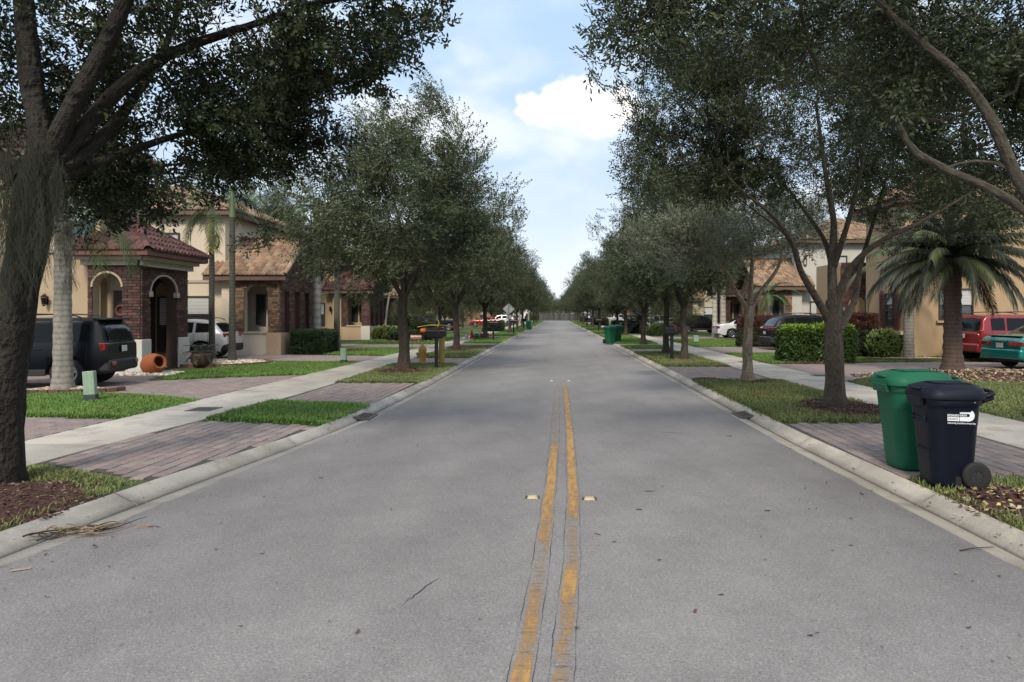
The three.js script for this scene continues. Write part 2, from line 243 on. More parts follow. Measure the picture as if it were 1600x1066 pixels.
// kerbs in sections: gutter pan, dark flow line, rounded back
function kerb(asp, bck, s, label) {
  const t = thing('kerb', label, 'kerb'); t.userData.kind = 'structure';
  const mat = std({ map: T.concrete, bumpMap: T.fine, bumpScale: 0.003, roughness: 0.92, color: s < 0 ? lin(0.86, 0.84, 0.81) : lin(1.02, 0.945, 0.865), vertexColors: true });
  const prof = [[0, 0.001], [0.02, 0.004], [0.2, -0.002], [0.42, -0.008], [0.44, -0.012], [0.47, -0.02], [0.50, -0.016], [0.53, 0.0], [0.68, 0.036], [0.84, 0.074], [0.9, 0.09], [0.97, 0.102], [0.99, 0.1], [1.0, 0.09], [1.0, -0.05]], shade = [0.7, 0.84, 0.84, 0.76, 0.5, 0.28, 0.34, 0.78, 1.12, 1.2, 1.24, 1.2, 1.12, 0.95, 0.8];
  const R = rng(9 + s);
  for (let z0 = 36; z0 > END; ) {
    const near = z0 > -45, len = near ? 3.05 : 12, z1 = z0 - len + 0.008, n = near ? 24 : 8, pos = [], uv = [], col = [], idx = [], b = 0.9 + 0.2 * R();
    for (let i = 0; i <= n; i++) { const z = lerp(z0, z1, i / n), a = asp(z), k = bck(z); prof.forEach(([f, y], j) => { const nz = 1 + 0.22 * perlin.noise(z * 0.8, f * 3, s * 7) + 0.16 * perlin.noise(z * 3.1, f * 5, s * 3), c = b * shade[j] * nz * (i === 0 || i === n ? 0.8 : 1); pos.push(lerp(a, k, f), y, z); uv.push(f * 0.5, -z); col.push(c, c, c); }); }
    const m = prof.length; for (let i = 0; i < n; i++) for (let j = 0; j < m - 1; j++) { const q = i * m + j; idx.push(q, q + 1, q + m, q + 1, q + m + 1, q + m); }
    const g = new THREE.BufferGeometry(); g.setAttribute('position', new THREE.Float32BufferAttribute(pos, 3)); g.setAttribute('uv', new THREE.Float32BufferAttribute(uv, 2)); g.setAttribute('color', new THREE.Float32BufferAttribute(col, 3)); g.setIndex(idx); g.computeVertexNormals();
    part('kerb_section', g, mat, t); z0 -= len;
  }
  return t;
}
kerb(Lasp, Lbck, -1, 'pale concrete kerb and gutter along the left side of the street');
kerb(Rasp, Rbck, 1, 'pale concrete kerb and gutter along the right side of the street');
// grass ground either side
{
  const gm = std({ map: T.grass, roughness: 1, bumpMap: T.fine, bumpScale: 0.02 });
  const L = [], Rr = []; for (let z = 36; z >= -220; z -= z > -20 ? 1 : 10) { L.push([Lbck(z) - 0.004, z]); Rr.push([Rbck(z) + 0.004, z]); }
  struct('ground', merge([sheet([...L, [-400, -220], [-400, 36]], GY), sheet([...Rr, [400, -220], [400, 36]], GY), sheet([[-400, -220], [400, -220], [400, -900], [-400, -900]], GY - 0.01), sheet([[-400, 300], [400, 300], [400, 36], [-400, 36]], -0.02)]), gm, 'green ground of front yards on both sides of the street', 'ground');
  struct('cross_road', sheet([[-60, -205.5], [60, -205.5], [60, -213], [-60, -213]], GY + 0.004), std({ map: T.asphalt, roughness: 0.9 }), 'asphalt cross street at the far end in front of the wooden fence', 'road');
}
// concrete sidewalks slab by slab
const walkL = (z) => [poly1([[30, -6.6], [-7, -5.98], [-9.5, -5.9], [-13, -5.62], [-16, -5.5], [-24, -5.6], [-40, -5.6], [-240, -5.6]])(z), poly1([[30, -7.7], [-8, -7.15], [-30, -7.08], [-240, -7.08]])(z)];
const walkR = (z) => [poly1([[30, 6.1], [-12, 5.92], [-20, 5.72], [-36, 5.7], [-44, 5.95], [-240, 5.9]])(z), poly1([[30, 7.55], [-16, 7.35], [-40, 7.3], [-240, 7.35]])(z)];
const concMat = [0.92, 1.0, 1.07, 0.84].map((k) => std({ map: T.concrete, bumpMap: T.fine, bumpScale: 0.004, roughness: 0.95, color: lin(1.2 * k, 1.14 * k, 1.06 * k) }));
function sidewalk(f, label, seed) {
  const t = thing('sidewalk', label, 'sidewalk'); t.userData.kind = 'structure';
  const R = rng(seed);
  for (let z = 12; z > END; ) { const len = z > -60 ? 1.52 : 15, z1 = z - len + 0.012, [a0, b0] = f(z), [a1, b1] = f(z1); part('slab', slab([[a0, z], [b0, z], [b1, z1], [a1, z1]], 0.02, 0.104 + 0.004 * R(), 0.008), concMat[Math.floor(R() * 4)], t); z -= len; }
}
sidewalk(walkL, 'pale concrete sidewalk along the left houses', 21);
sidewalk(walkR, 'pale concrete sidewalk along the right houses', 22);
// paver drives and aprons
const paverTones = [lin(0.285, 0.215, 0.195), lin(0.31, 0.24, 0.215), lin(0.26, 0.205, 0.192), lin(0.295, 0.243, 0.223), lin(0.245, 0.205, 0.195), lin(0.32, 0.257, 0.232), lin(0.225, 0.19, 0.182)];
const paverMats = toneMats('paver', paverTones, { roughness: 0.93, map: tiled(T.stain, 0.45), bumpMap: tiled(T.fine, 0.3), bumpScale: 0.004 });
const paverGeo = [0, 1, 2].map((i) => { const g = rbox(0.152 - 0.003 * i, 0.06, 0.234 - 0.002 * i, 0.008, [0, -0.03, 0], undefined, 1), u = g.attributes.uv, p = g.attributes.position; for (let k = 0; k < u.count; k++) u.setXY(k, p.getX(k) + i * 0.37, p.getZ(k) + i * 0.21); return g; });
const bedMat = std({ color: lin(0.075, 0.066, 0.06), roughness: 1, map: tiled(T.stain, 0.4) });
const drives = [];
function drive(poly, label, cap, seed, dark = 0, turn = 0, name = 'driveway') {
  drives.push(poly);
  const bed = struct(name, sheet(poly, GY + 0.006), bedMat, label, 'driveway'), [x0, x1, z0, z1] = bounds(poly), R = rng(seed), list = [];
  const c = Math.cos(turn), s = Math.sin(turn), cx = (x0 + x1) / 2, cz = (z0 + z1) / 2, ext = Math.hypot(x1 - x0, z1 - z0) / 2 + 0.3;
  for (let i = 0, u = -ext; u < ext; u += 0.16, i++) for (let v = -ext + (i % 2) * 0.12; v < ext; v += 0.242) {
    const x = cx + u * c + v * s, z = cz - u * s + v * c;
    if (!inside(poly, x, z) || edgeDist(poly, x, z) < 0.035) continue;
    const n = perlin.noise(x * 0.7, z * 0.7, seed) * 0.7 + R() * 1.1 - 0.1 + dark;
    list.push({ g: paverGeo[Math.floor(R() * 3)], t: clamp(Math.floor(n * 7), 0, 6), m: M4([x, 0.102 + 0.005 * (R() - 0.5), z], [0.012 * (R() - 0.5), turn + 0.02 * (R() - 0.5), 0.012 * (R() - 0.5)]) });
  }
  pieces(bed, 'paver', list, paverMats, cap);
  return bed;
}
const stripL = (za, zb, f = 0.02) => { const p = []; for (let i = 0; i <= 6; i++) { const z = lerp(za, zb, i / 6); p.push([Lbck(z) - f, z]); } for (let i = 6; i >= 0; i--) { const z = lerp(za, zb, i / 6); p.push([walkL(z)[0] + f, z]); } return p; };
const stripR = (za, zb, f = 0.02) => { const p = []; for (let i = 0; i <= 6; i++) { const z = lerp(za, zb, i / 6); p.push([Rbck(z) + f, z]); } for (let i = 6; i >= 0; i--) { const z = lerp(za, zb, i / 6); p.push([walkR(z)[0] - f, z]); } return p; };
drive([[Lbck(-7.25) - 0.02, -7.25], [Lbck(-9) - 0.02, -9], [Lbck(-10.8) - 0.02, -10.8], [walkL(-11.3)[0] + 0.02, -11.3], [walkL(-9.5)[0] + 0.02, -9.5], [walkL(-8.1)[0] + 0.02, -8.1]], 'red-grey paver apron nearest on the left, beside the oak mulch bed', 300, 31, 0.12);
drive(stripL(-13.4, -17.5), 'pinkish paver apron on the left between the bright grass patch and the hydrant verge', 300, 32, -0.1);
drive(stripL(-24.4, -27.6), 'narrow paver apron on the left just beyond the yellow hydrant', 120, 33);
drive(stripL(-33.8, -35.4), 'thin paver strip on the left beyond the second street tree', 0, 34);
drive(stripL(-38.6, -42), 'pinkish paver apron on the left before the caution tape yard', 0, 35);
drive(stripR(-7.4, -11.05), 'reddish paver apron on the right under the two wheeled bins', 300, 36, 0.08);
drive(stripR(-18.2, -23), 'pinkish paver apron on the right between the second and third verge', 300, 37);
drive(stripR(-32.2, -35), 'thin paver apron on the right beyond the mailbox', 60, 38);
drive(stripR(-38.8, -41), 'pale paver strip on the right in front of the far green bins', 0, 39);
// drives behind the sidewalks
drive([[-7.16, -4], [-7.16, -11.5], [-16, -12.4], [-16, -4]], 'pinkish paver driveway at the left edge in front of the first lawn', 150, 41, -0.12, Math.PI / 2);
drive([[-7.12, -14.2], [-7.1, -19.9], [-8.6, -19.2], [-10.5, -18.1], [-11.4, -20.4], [-12.1, -20.6], [-20, -20.6], [-20, -15.6], [-9.6, -15.1]], 'wide paver driveway under the black off-roader on the left', 250, 42, -0.1, Math.PI / 2);
drive([[-7.1, -25.6], [-7.1, -29], [-11.6, -29.9], [-20, -29.9], [-20, -26], [-11.6, -26.4]], 'pale paver driveway under the white crossover on the left', 100, 43, -0.15, Math.PI / 2);
drive([[-7.1, -36], [-7.1, -41], [-14, -41], [-14, -37]], 'pale driveway on the left in front of the red porch roof house', 0, 44, 0, Math.PI / 2);
drive([[7.4, -18], [7.38, -24.2], [12.4, -25.2], [25, -26.5], [25, -20.8], [13, -21.2], [9.5, -20.2]], 'wide pinkish paver driveway on the right under the turquoise sedan', 250, 45, -0.15, Math.PI / 2);
drive([[7.36, -31], [7.34, -37], [20, -38], [20, -32.4]], 'paver driveway on the right under the black crossover', 60, 46, 0, Math.PI / 2);
drive([[7.36, -49], [7.34, -54], [18, -54], [18, -49]], 'pale driveway on the right with the white sedan', 0, 47, 0, Math.PI / 2);
drive([[7.6, 2], [7.45, -9.4], [11, -8.6], [11, 2]], 'pale paver walk at the lower right edge behind the blue bin', 80, 48, 0.1);
for (const [za, zb, k] of [[-52, -56, 0], [-68, -72, 1], [-84, -88, 2], [-100, -104, 3], [-118, -122, 4]]) {
  drive([[Lbck(za) - 0.02, za], [Lbck(zb) - 0.02, zb], [-5.58, zb], [-5.58, za]], `far paver apron on the left, number ${k + 1} beyond the diamond sign`.replace(/number (\d)/, (_, n) => ['first', 'second', 'third', 'fourth', 'fifth'][n - 1]), 0, 60 + k);
  drive([[Rbck(za - 6) + 0.02, za - 6], [Rbck(zb - 6) + 0.02, zb - 6], [5.86, zb - 6], [5.86, za - 6]], `far paver apron on the right, ${['first', 'second', 'third', 'fourth', 'fifth'][k]} beyond the far green bins`, 0, 70 + k);
}
// ---------------------------------------------------------------- houses (u runs away from the street, z runs away from the viewer)
const stucco = (r, g, b) => std({ color: lin(r, g, b), map: T.wall, bumpMap: tiled(T.fine, 0.5), bumpScale: 0.006, roughness: 0.95 });
const M = {
  dark: std({ color: lin(0.02, 0.019, 0.02), roughness: 0.5 }), frame: std({ color: lin(0.045, 0.035, 0.03), roughness: 0.45 }), white: std({ color: lin(0.66, 0.64, 0.6), roughness: 0.6 }), blind: std({ color: lin(0.55, 0.55, 0.52), roughness: 0.8 }),
  glass: phy({ color: lin(0.035, 0.042, 0.045), roughness: 0.06, metalness: 0, specularIntensity: 1, clearcoat: 1, clearcoatRoughness: 0.03 }), trim: std({ color: lin(0.45, 0.39, 0.31), map: T.wall, roughness: 0.9 }), fascia: std({ color: lin(0.14, 0.085, 0.065), roughness: 0.7 }), red: std({ color: lin(0.10, 0.022, 0.018), roughness: 0.6 }), shadeWood: std({ color: lin(0.035, 0.016, 0.012), roughness: 0.6 }),
  joint: std({ color: lin(0.08, 0.06, 0.05), roughness: 1 }), deck: std({ color: lin(0.09, 0.05, 0.04), roughness: 1 }), black: std({ color: lin(0.012, 0.012, 0.013), roughness: 0.4, metalness: 0.3 }),
};
// a wall panel in its own x-y plane with holes; arch: [cx, width, y0, ySpring, rise]; rect: [x0, x1, y0, y1]
function panel(w, h, t, arches = [], rects = [], gable) {
  const s = new THREE.Shape(gable ? [[0, 0], [w, 0], [w, h], [w / 2, h + gable], [0, h]].map((p) => new THREE.Vector2(...p)) : [[0, 0], [w, 0], [w, h], [0, h]].map((p) => new THREE.Vector2(...p)));
  for (const [cx, aw, y0, ys, rise] of arches) { const p = new THREE.Path(); p.moveTo(cx - aw / 2, y0); p.lineTo(cx + aw / 2, y0); p.lineTo(cx + aw / 2, ys); for (let i = 1; i < 12; i++) { const a = i / 12 * Math.PI; p.lineTo(cx + Math.cos(a) * aw / 2, ys + Math.sin(a) * rise); } p.lineTo(cx - aw / 2, ys); p.closePath(); s.holes.push(p); }
  for (const [x0, x1, y0, y1] of rects) { const p = new THREE.Path(); p.moveTo(x0, y0); p.lineTo(x1, y0); p.lineTo(x1, y1); p.lineTo(x0, y1); p.closePath(); s.holes.push(p); }
  return new THREE.ExtrudeGeometry(s, { depth: t, bevelEnabled: false });
}
const inHole = (x, y, arches, rects, m = 0) => arches.some(([cx, aw, y0, ys, rise]) => Math.abs(x - cx) < aw / 2 + m && y > y0 - m && (y < ys || Math.hypot((x - cx) / (aw / 2 + m), (y - ys) / (rise + m)) < 1)) || rects.some(([x0, x1, y0, y1]) => x > x0 - m && x < x1 + m && y > y0 - m && y < y1 + m);
const stoneSets = {
  brick: toneMats('brick', [lin(0.095, 0.045, 0.036), lin(0.13, 0.06, 0.046), lin(0.075, 0.04, 0.034), lin(0.16, 0.085, 0.065), lin(0.06, 0.034, 0.03), lin(0.115, 0.065, 0.055)], { roughness: 0.9, map: tiled(T.stain, 0.35), bumpMap: tiled(T.fine, 0.3), bumpScale: 0.006 }),
  stone: toneMats('stone', [lin(0.30, 0.17, 0.09), lin(0.22, 0.13, 0.08), lin(0.36, 0.22, 0.12), lin(0.17, 0.105, 0.075), lin(0.27, 0.19, 0.125), lin(0.13, 0.085, 0.065)], { roughness: 0.9, map: tiled(T.stain, 0.35), bumpMap: tiled(T.fine, 0.3), bumpScale: 0.008 }),
  darkstone: toneMats('darkstone', [lin(0.13, 0.075, 0.05), lin(0.17, 0.10, 0.065), lin(0.10, 0.06, 0.045), lin(0.20, 0.13, 0.085), lin(0.08, 0.05, 0.04), lin(0.15, 0.09, 0.065)], { roughness: 0.9, map: tiled(T.stain, 0.35), bumpMap: tiled(T.fine, 0.3), bumpScale: 0.008 }),
};
const tileSets = {
  red: toneMats('tilered', [lin(0.082, 0.028, 0.023), lin(0.066, 0.024, 0.021), lin(0.11, 0.042, 0.034), lin(0.05, 0.021, 0.019), lin(0.14, 0.062, 0.05)], { roughness: 0.7, map: tiled(T.stain, 0.5) }),
  tan: toneMats('tiletan', [lin(0.33, 0.205, 0.12), lin(0.27, 0.165, 0.095), lin(0.39, 0.265, 0.17), lin(0.20, 0.125, 0.08), lin(0.30, 0.215, 0.145)], { roughness: 0.75, map: tiled(T.stain, 0.5) }),
};
const brickGeo = (w, h) => [0, 1].map((i) => rbox(w - 0.012 - 0.01 * i, h - 0.012, 0.05 + 0.012 * i, 0.006, undefined, undefined, 1));
const courseGeo = { brick: [[0.30, 0.085], brickGeo(0.30, 0.085)], stone: [[0.32, 0.095], brickGeo(0.32, 0.095)], darkstone: [[0.32, 0.095], brickGeo(0.32, 0.095)] };
// stones laid on a wall panel; frame = Matrix4 of the panel (its face at local z = face)
function courses(parent, name, kind, frame, w, h, face, arches, rects, gable, cap, seed) {
  const [[bw, bh], gs] = courseGeo[kind], R = rng(seed), list = [];
  part('mortar', panel(w, h, face - 0.008, arches, rects, gable).applyMatrix4(frame.clone().multiply(M4([0, 0, 0.004]))), M.joint, parent);
  for (let r = 0, y = bh / 2; y < h + (gable ?? 0) - bh / 2; y += bh, r++) {
    const lim = gable && y > h ? (h + gable - y) / gable * w / 2 - 0.04 : w / 2, cuts = [];
    for (const [cx, aw, y0, ys, rise] of arches) if (y > y0 && y < ys + rise) { const k = (y < ys ? 1 : Math.sqrt(Math.max(0, 1 - ((y - ys) / rise) ** 2))) * aw / 2 + 0.01; cuts.push([cx - k, cx + k]); }
    for (const [x0, x1, y0, y1] of rects) if (y > y0 - bh * 0.3 && y < y1 + bh * 0.3) cuts.push([x0, x1]);
    let spans = [[w / 2 - lim, w / 2 + lim]]; for (const [c0, c1] of cuts) spans = spans.flatMap(([p, q]) => c1 <= p || c0 >= q ? [[p, q]] : [[p, c0], [c1, q]].filter(([m, n]) => n - m > 0.03));
    for (let x = -(r % 2) * bw / 2 - 0.05 * R(); x < w; ) {
      const l = bw * (kind === 'brick' ? 1 : 0.55 + 0.75 * R());
      for (const [p, q] of spans) { const m0 = Math.max(x, p), m1 = Math.min(x + l, q); if (m1 - m0 < 0.035) continue; list.push({ g: gs[Math.floor(R() * 2)], t: Math.floor(R() * 6), m: frame.clone().multiply(M4([(m0 + m1) / 2, y, face + (kind === 'brick' ? 0.006 : 0.014) * (R() - 0.5)], [0, 0, 0], [(m1 - m0) / bw, 1, 1])) }); }
      x += l;
    }
  }
  pieces(parent, name, list, stoneSets[kind], cap);
}
const tileGeo = (() => { const W = 0.205, L = 0.36, pos = [], idx = [], n = 7; for (const [y, lift] of [[-L / 2, 0.05], [L / 2, 0]]) for (let i = 0; i < n; i++) { const t = i / (n - 1), x = (t - 0.5) * W, z = (t < 0.68 ? 0.062 * Math.sin(t / 0.68 * Math.PI) : -0.018 * Math.sin((t - 0.68) / 0.32 * Math.PI)) + lift; pos.push(x, y, z); } const k = pos.length / 3; for (let i = 0; i < n; i++) { const t = i / (n - 1), x = (t - 0.5) * W; pos.push(x, -L / 2, -0.01); void t; } for (let i = 0; i < n - 1; i++) { idx.push(i, i + 1, i + n, i + 1, i + n + 1, i + n); idx.push(i, k + i, i + 1, i + 1, k + i, k + i + 1); } const g = new THREE.BufferGeometry(); g.setAttribute('position', new THREE.Float32BufferAttribute(pos, 3)); g.setAttribute('uv', new THREE.Float32BufferAttribute(pos.flatMap((v, i) => i % 3 === 0 ? [pos[i], pos[i + 1]] : []), 2)); g.setIndex(idx); g.computeVertexNormals(); return prep(g); })();
const ridgeGeo = (() => { const g = new THREE.CylinderGeometry(0.10, 0.085, 0.42, 8, 1, true, 0, Math.PI); g.rotateY(-Math.PI / 2); return prep(g); })();
// barrel tiles on a plane given by its corners: eave left, eave right, ridge right, ridge left (seen from outside)
function tileRoof(parent, A, B, C, D, mats, cap, seed, ridges = []) {
  const x = B.clone().sub(A).normalize(), up = D.clone().add(C).sub(A).sub(B), y = up.addScaledVector(x, -up.dot(x)).normalize(), n = new THREE.Vector3().crossVectors(x, y).normalize(), R = rng(seed), list = [], uv = (p) => { const q = p.clone().sub(A); return [q.dot(x), q.dot(y)]; }, poly = [A, B, C, D].map(uv), [u0, u1, v0, v1] = bounds(poly), basis = new THREE.Matrix4().makeBasis(x, y, n);
  const g = new THREE.BufferGeometry(); const q = n.clone().multiplyScalar(-0.09), cor = [A, B, C, D].map((p) => p.clone().add(q)); g.setAttribute('position', new THREE.Float32BufferAttribute([A, B, C, D, ...cor].flatMap((p) => p.toArray()), 3)); g.setIndex([0, 1, 2, 0, 2, 3, 4, 6, 5, 4, 7, 6, 0, 4, 5, 0, 5, 1, 1, 5, 6, 1, 6, 2, 2, 6, 7, 2, 7, 3, 3, 7, 4, 3, 4, 0]); g.computeVertexNormals();
  part('roof_deck', prep(g), M.deck, parent);
  for (let v = v0 + 0.15; v < v1 + 0.1; v += 0.31) for (let u = u0 + 0.1; u < u1; u += 0.205) if (inside(poly, u, Math.min(v, v1 - 0.02))) {
    const p = A.clone().addScaledVector(x, u + 0.01 * (R() - 0.5)).addScaledVector(y, v - 0.02).addScaledVector(n, 0.012);
    list.push({ g: tileGeo, t: Math.floor(R() * 5), m: new THREE.Matrix4().makeTranslation(p.x, p.y, p.z).multiply(basis).multiply(M4([0, 0, 0], [-0.03, 0, 0.02 * (R() - 0.5)])) });
  }
  for (const [p, q2] of ridges) { const d = q2.clone().sub(p), L = d.length(), m = Math.max(1, Math.round(L / 0.34)); d.normalize(); const side = new THREE.Vector3().crossVectors(d, V(0, 1, 0)).normalize(), nn = new THREE.Vector3().crossVectors(side, d).normalize(), bs = new THREE.Matrix4().makeBasis(side.clone(), d, nn); for (let i = 0; i < m; i++) { const c = p.clone().addScaledVector(d, (i + 0.5) * L / m).addScaledVector(nn, 0.03); list.push({ g: ridgeGeo, t: Math.floor(R() * 5), m: new THREE.Matrix4().makeTranslation(c.x, c.y, c.z).multiply(bs) }); } }
  pieces(parent, 'roof_tile', list, mats, cap);
}
// a window facing +z of its own frame, set into the wall
function windowAt(parent, pos, ry, w, h, o = {}) {
  const fr = [box(w + 0.1, 0.05, 0.1, [0, h / 2 + 0.025, 0]), box(w + 0.1, 0.05, 0.1, [0, -h / 2 - 0.025, 0]), box(0.05, h, 0.1, [-w / 2 - 0.025, 0, 0]), box(0.05, h, 0.1, [w / 2 + 0.025, 0, 0]), box(w, 0.045, 0.06, [0, -h * 0.03, 0.01])];
  const f = part('window', merge(fr), o.frame ?? M.frame, parent, pos, [0, ry, 0]);
  part('pane', box(w, h, 0.012, [0, 0, -0.02]), M.glass, f);
  if (o.blind) part('blind', merge(Array.from({ length: Math.round(h * o.blind / 0.06) }, (_, i) => box(w - 0.03, 0.05, 0.006, [0, h / 2 - 0.03 - i * 0.06, -0.008]))), M.blind, f);
  if (o.sill) part('sill', box(w + 0.3, 0.09, 0.16, [0, -h / 2 - 0.1, 0.03]), o.sill, f);
  return f;
}
function lantern(parent, pos) { part('wall_lamp', merge([box(0.05, 0.26, 0.1, [0, 0, -0.12]), tube([V(0, 0.1, -0.1), V(0, 0.2, -0.02), V(0, 0.16, 0.04)], 0.012, 5), cyl(0.05, 0.085, 0.2, 6, [0, -0.02, 0.04]), cyl(0.11, 0.01, 0.1, 6, [0, 0.14, 0.04]), cyl(0.03, 0.05, 0.05, 6, [0, -0.15, 0.04])]), M.black, parent, pos); }
function hipRoof(t, x0, x1, z0, z1, y, rise, mats, cap, seed, ov = 0.45) {      // z0 is the near edge (larger z)
  const a = V(x0 - ov, y, z0 + ov), b = V(x1 + ov, y, z0 + ov), c = V(x1 + ov, y, z1 - ov), d = V(x0 - ov, y, z1 - ov), w = x1 - x0 + 2 * ov, l = z0 - z1 + 2 * ov, k = Math.min(w, l) / 2, cx = (x0 + x1) / 2, cz = (z0 + z1) / 2;
  const p = w > l ? V(x0 - ov + k, y + rise, cz) : V(cx, y + rise, z0 + ov - k), q = w > l ? V(x1 + ov - k, y + rise, cz) : V(cx, y + rise, z1 - ov + k);
  if (w > l) { tileRoof(t, a, b, q, p, mats, cap, seed, [[a, p], [b, q], [p, q]]); tileRoof(t, b, c, q, q.clone(), mats, cap, seed + 1); tileRoof(t, d, a, p, p.clone(), mats, cap, seed + 3); tileRoof(t, c, d, p, q, mats, 0, seed + 2); }
  else { tileRoof(t, a, b, p, p.clone(), mats, cap, seed, [[a, p], [b, p], [p, q]]); tileRoof(t, b, c, q, p, mats, cap, seed + 1); tileRoof(t, d, a, p, q, mats, cap, seed + 3); tileRoof(t, c, d, q, q.clone(), mats, 0, seed + 2); }
  part('fascia', merge([box(w, 0.2, 0.04, [cx, y - 0.12, z0 + ov - 0.03]), box(w, 0.2, 0.04, [cx, y - 0.12, z1 - ov + 0.03]), box(0.04, 0.2, l - 0.1, [x0 - ov + 0.03, y - 0.12, cz]), box(0.04, 0.2, l - 0.1, [x1 + ov - 0.03, y - 0.12, cz]), box(w - 0.1, 0.03, l - 0.1, [cx, y - 0.2, cz])]), M.fascia, t);
}
{ // beige house with the brick hip-roofed porch, nearest on the left
  const t = thing('house', 'beige house with a brick arched porch under a red hip roof, nearest left', 'house', [-12.3, GY, -20.8]), cream = stucco(0.45, 0.35, 0.23), creamIn = stucco(0.46, 0.37, 0.25), brickIn = stucco(0.075, 0.045, 0.036);
  part('wall', merge([box(9, 6.7, 0.25, [-6.1, 3.35, -0.75]), box(0.25, 6.7, 1.9, [-1.6 - 0.125, 3.35, -1.825]), box(9, 6.7, 0.25, [-6.1, 3.35, -2.9])]), cream, t);
  part('frieze', merge([box(9.1, 0.3, 0.1, [-6.1, 3.75, -0.6])]), M.trim, t);
  hipRoof(t, -10.6, -1.6, -0.65, -3.0, 6.75, 0.95, tileSets.red, 0, 300);
  windowAt(t, [-2.25, 4.75, -0.6], 0, 0.9, 1.35, { frame: std({ color: lin(0.03, 0.08, 0.055), roughness: 0.6 }), blind: 0.6 });
  // porch: brick faces, cream reveals, plinths
  const aF = [[0.58, 0.86, 0, 2.54, 0.42]], aS = [[1.19, 1.46, 0, 2.42, 0.5]], H = 3.2;
  part('porch_wall', panel(1.55, H, 0.3, aF).applyMatrix4(M4([-1.55, 0, -0.3])), creamIn, t); part('porch_wall', panel(2.2, H, 0.3, [[1.19 - 0.32, 1.46, 0, 2.42, 0.5]]).applyMatrix4(M4([-0.305, 0, -0.32], [0, Math.PI / 2, 0])), brickIn, t);
  courses(t, 'brick', 'brick', M4([-1.55, 0, 0]), 1.55, H, 0.012, aF, [], 0, 170, 51);
  courses(t, 'brick', 'brick', M4([0, 0, 0], [0, Math.PI / 2, 0]), 2.6, H, 0.012, aS, [], 0, 130, 52);
  part('porch_wall', box(0.2, H, 1.6, [-2.05, H / 2, -1.75]), creamIn, t); part('porch_wall', box(1.2, H, 0.1, [-1.35, H / 2, -0.96]), creamIn, t); part('porch_wall', box(1.5, H, 0.2, [-0.85, H / 2, -2.72]), brickIn, t);
  part('ceiling', box(1.9, 0.06, 2.6, [-0.75, H - 0.02, -1.35]), M.trim, t);
  // arch trims and imposts
  const archTrim = (aw, ys, rise, d) => { const s = new THREE.Shape(), n = 16; for (let i = 0; i <= n; i++) { const a = i / n * Math.PI; s[i ? 'lineTo' : 'moveTo'](Math.cos(a) * (aw / 2 + 0.045), ys + Math.sin(a) * (rise + 0.045)); } for (let i = n; i >= 0; i--) { const a = i / n * Math.PI; s.lineTo(Math.cos(a) * (aw / 2 - 0.01), ys + Math.sin(a) * (rise - 0.01)); } return new THREE.ExtrudeGeometry(s, { depth: d, bevelEnabled: false }); };
  part('arch_trim', archTrim(0.86, 2.54, 0.42, 0.06).translate(-1.55 + 0.58, 0, 0.005), creamIn, t);
  part('arch_trim', merge([archTrim(1.46, 2.42, 0.5, 0.05), box(0.16, 0.16, 0.12, [-0.75, 2.34, 0.01]), box(0.16, 0.16, 0.12, [0.75, 2.34, 0.01])]).applyMatrix4(M4([0.008, 0, -1.19], [0, Math.PI / 2, 0])), M.trim, t);
  for (const g of [rbox(0.5, 0.98, 0.5, 0.02, [-0.16, 0.49, -0.16]), rbox(0.16, 0.98, 0.66, 0.02, [0.0, 0.49, -2.3])]) part('plinth', g, std({ color: lin(0.6, 0.58, 0.54), map: T.wall, roughness: 0.9 }), t);
  part('cornice', merge([box(1.75, 0.16, 0.16, [-0.82, H + 0.06, 0.06]), box(0.16, 0.16, 2.9, [0.06, H + 0.06, -1.31]), box(1.95, 0.2, 0.3, [-0.8, H + 0.23, 0.13]), box(0.3, 0.2, 3.1, [0.13, H + 0.23, -1.33])]), M.trim, t);
  // door with a wreath, tall window behind the side arch
  const d = part('door', rbox(0.5, 2.45, 0.06, 0.01, [-1.1, 1.24, -0.89]), M.shadeWood, t);
  part('wreath', new THREE.TorusGeometry(0.15, 0.045, 6, 16).translate(-1.1, 1.85, -0.84), std({ color: lin(0.16, 0.05, 0.05), roughness: 0.9 }), d);
  part('window_surround', merge([box(0.62, 2.5, 0.04, [-0.72, 1.25, -2.6]), new THREE.CylinderGeometry(0.31, 0.31, 0.04, 20, 1, false, 0, Math.PI).rotateX(Math.PI / 2).rotateZ(Math.PI / 2).translate(-0.72, 2.5, -2.6)]), creamIn, t);
  windowAt(t, [-0.72, 1.4, -2.55], 0, 0.34, 1.75, { blind: 0.55 });
  const e = 3.62, ap = V(-0.95, 4.62, -1.35), a = V(-2.05, e, 0.48), b = V(0.48, e, 0.48), c = V(0.48, e, -3.1), dd = V(-2.05, e, -3.1);
  tileRoof(t, a, b, ap, ap.clone(), tileSets.red, 110, 61, [[b, ap], [a, ap]]);
  tileRoof(t, b, c, ap, ap.clone(), tileSets.red, 110, 62, [[c, ap]]);
  tileRoof(t, dd, a, ap, ap.clone(), tileSets.red, 0, 63);
  part('fascia', merge([box(2.5, 0.16, 0.05, [-0.79, e - 0.09, 0.45]), box(0.05, 0.16, 3.55, [0.45, e - 0.09, -1.31]), box(2.45, 0.03, 3.5, [-0.8, e - 0.17, -1.31])]), std({ color: lin(0.15, 0.062, 0.046), roughness: 0.7 }), t);
  lantern(t, [-3.2, 2.15, -0.5]);
  part('garage_door', merge([box(2.6, 2.2, 0.05, [-6.2, 1.1, -0.6]), ...[0, 1, 2, 3].map((i) => box(2.5, 0.46, 0.03, [-6.2, 0.3 + i * 0.53, -0.57]))]), std({ color: lin(0.4, 0.36, 0.3), roughness: 0.7 }), t);
}
const brickDark = stucco(0.10, 0.065, 0.05);
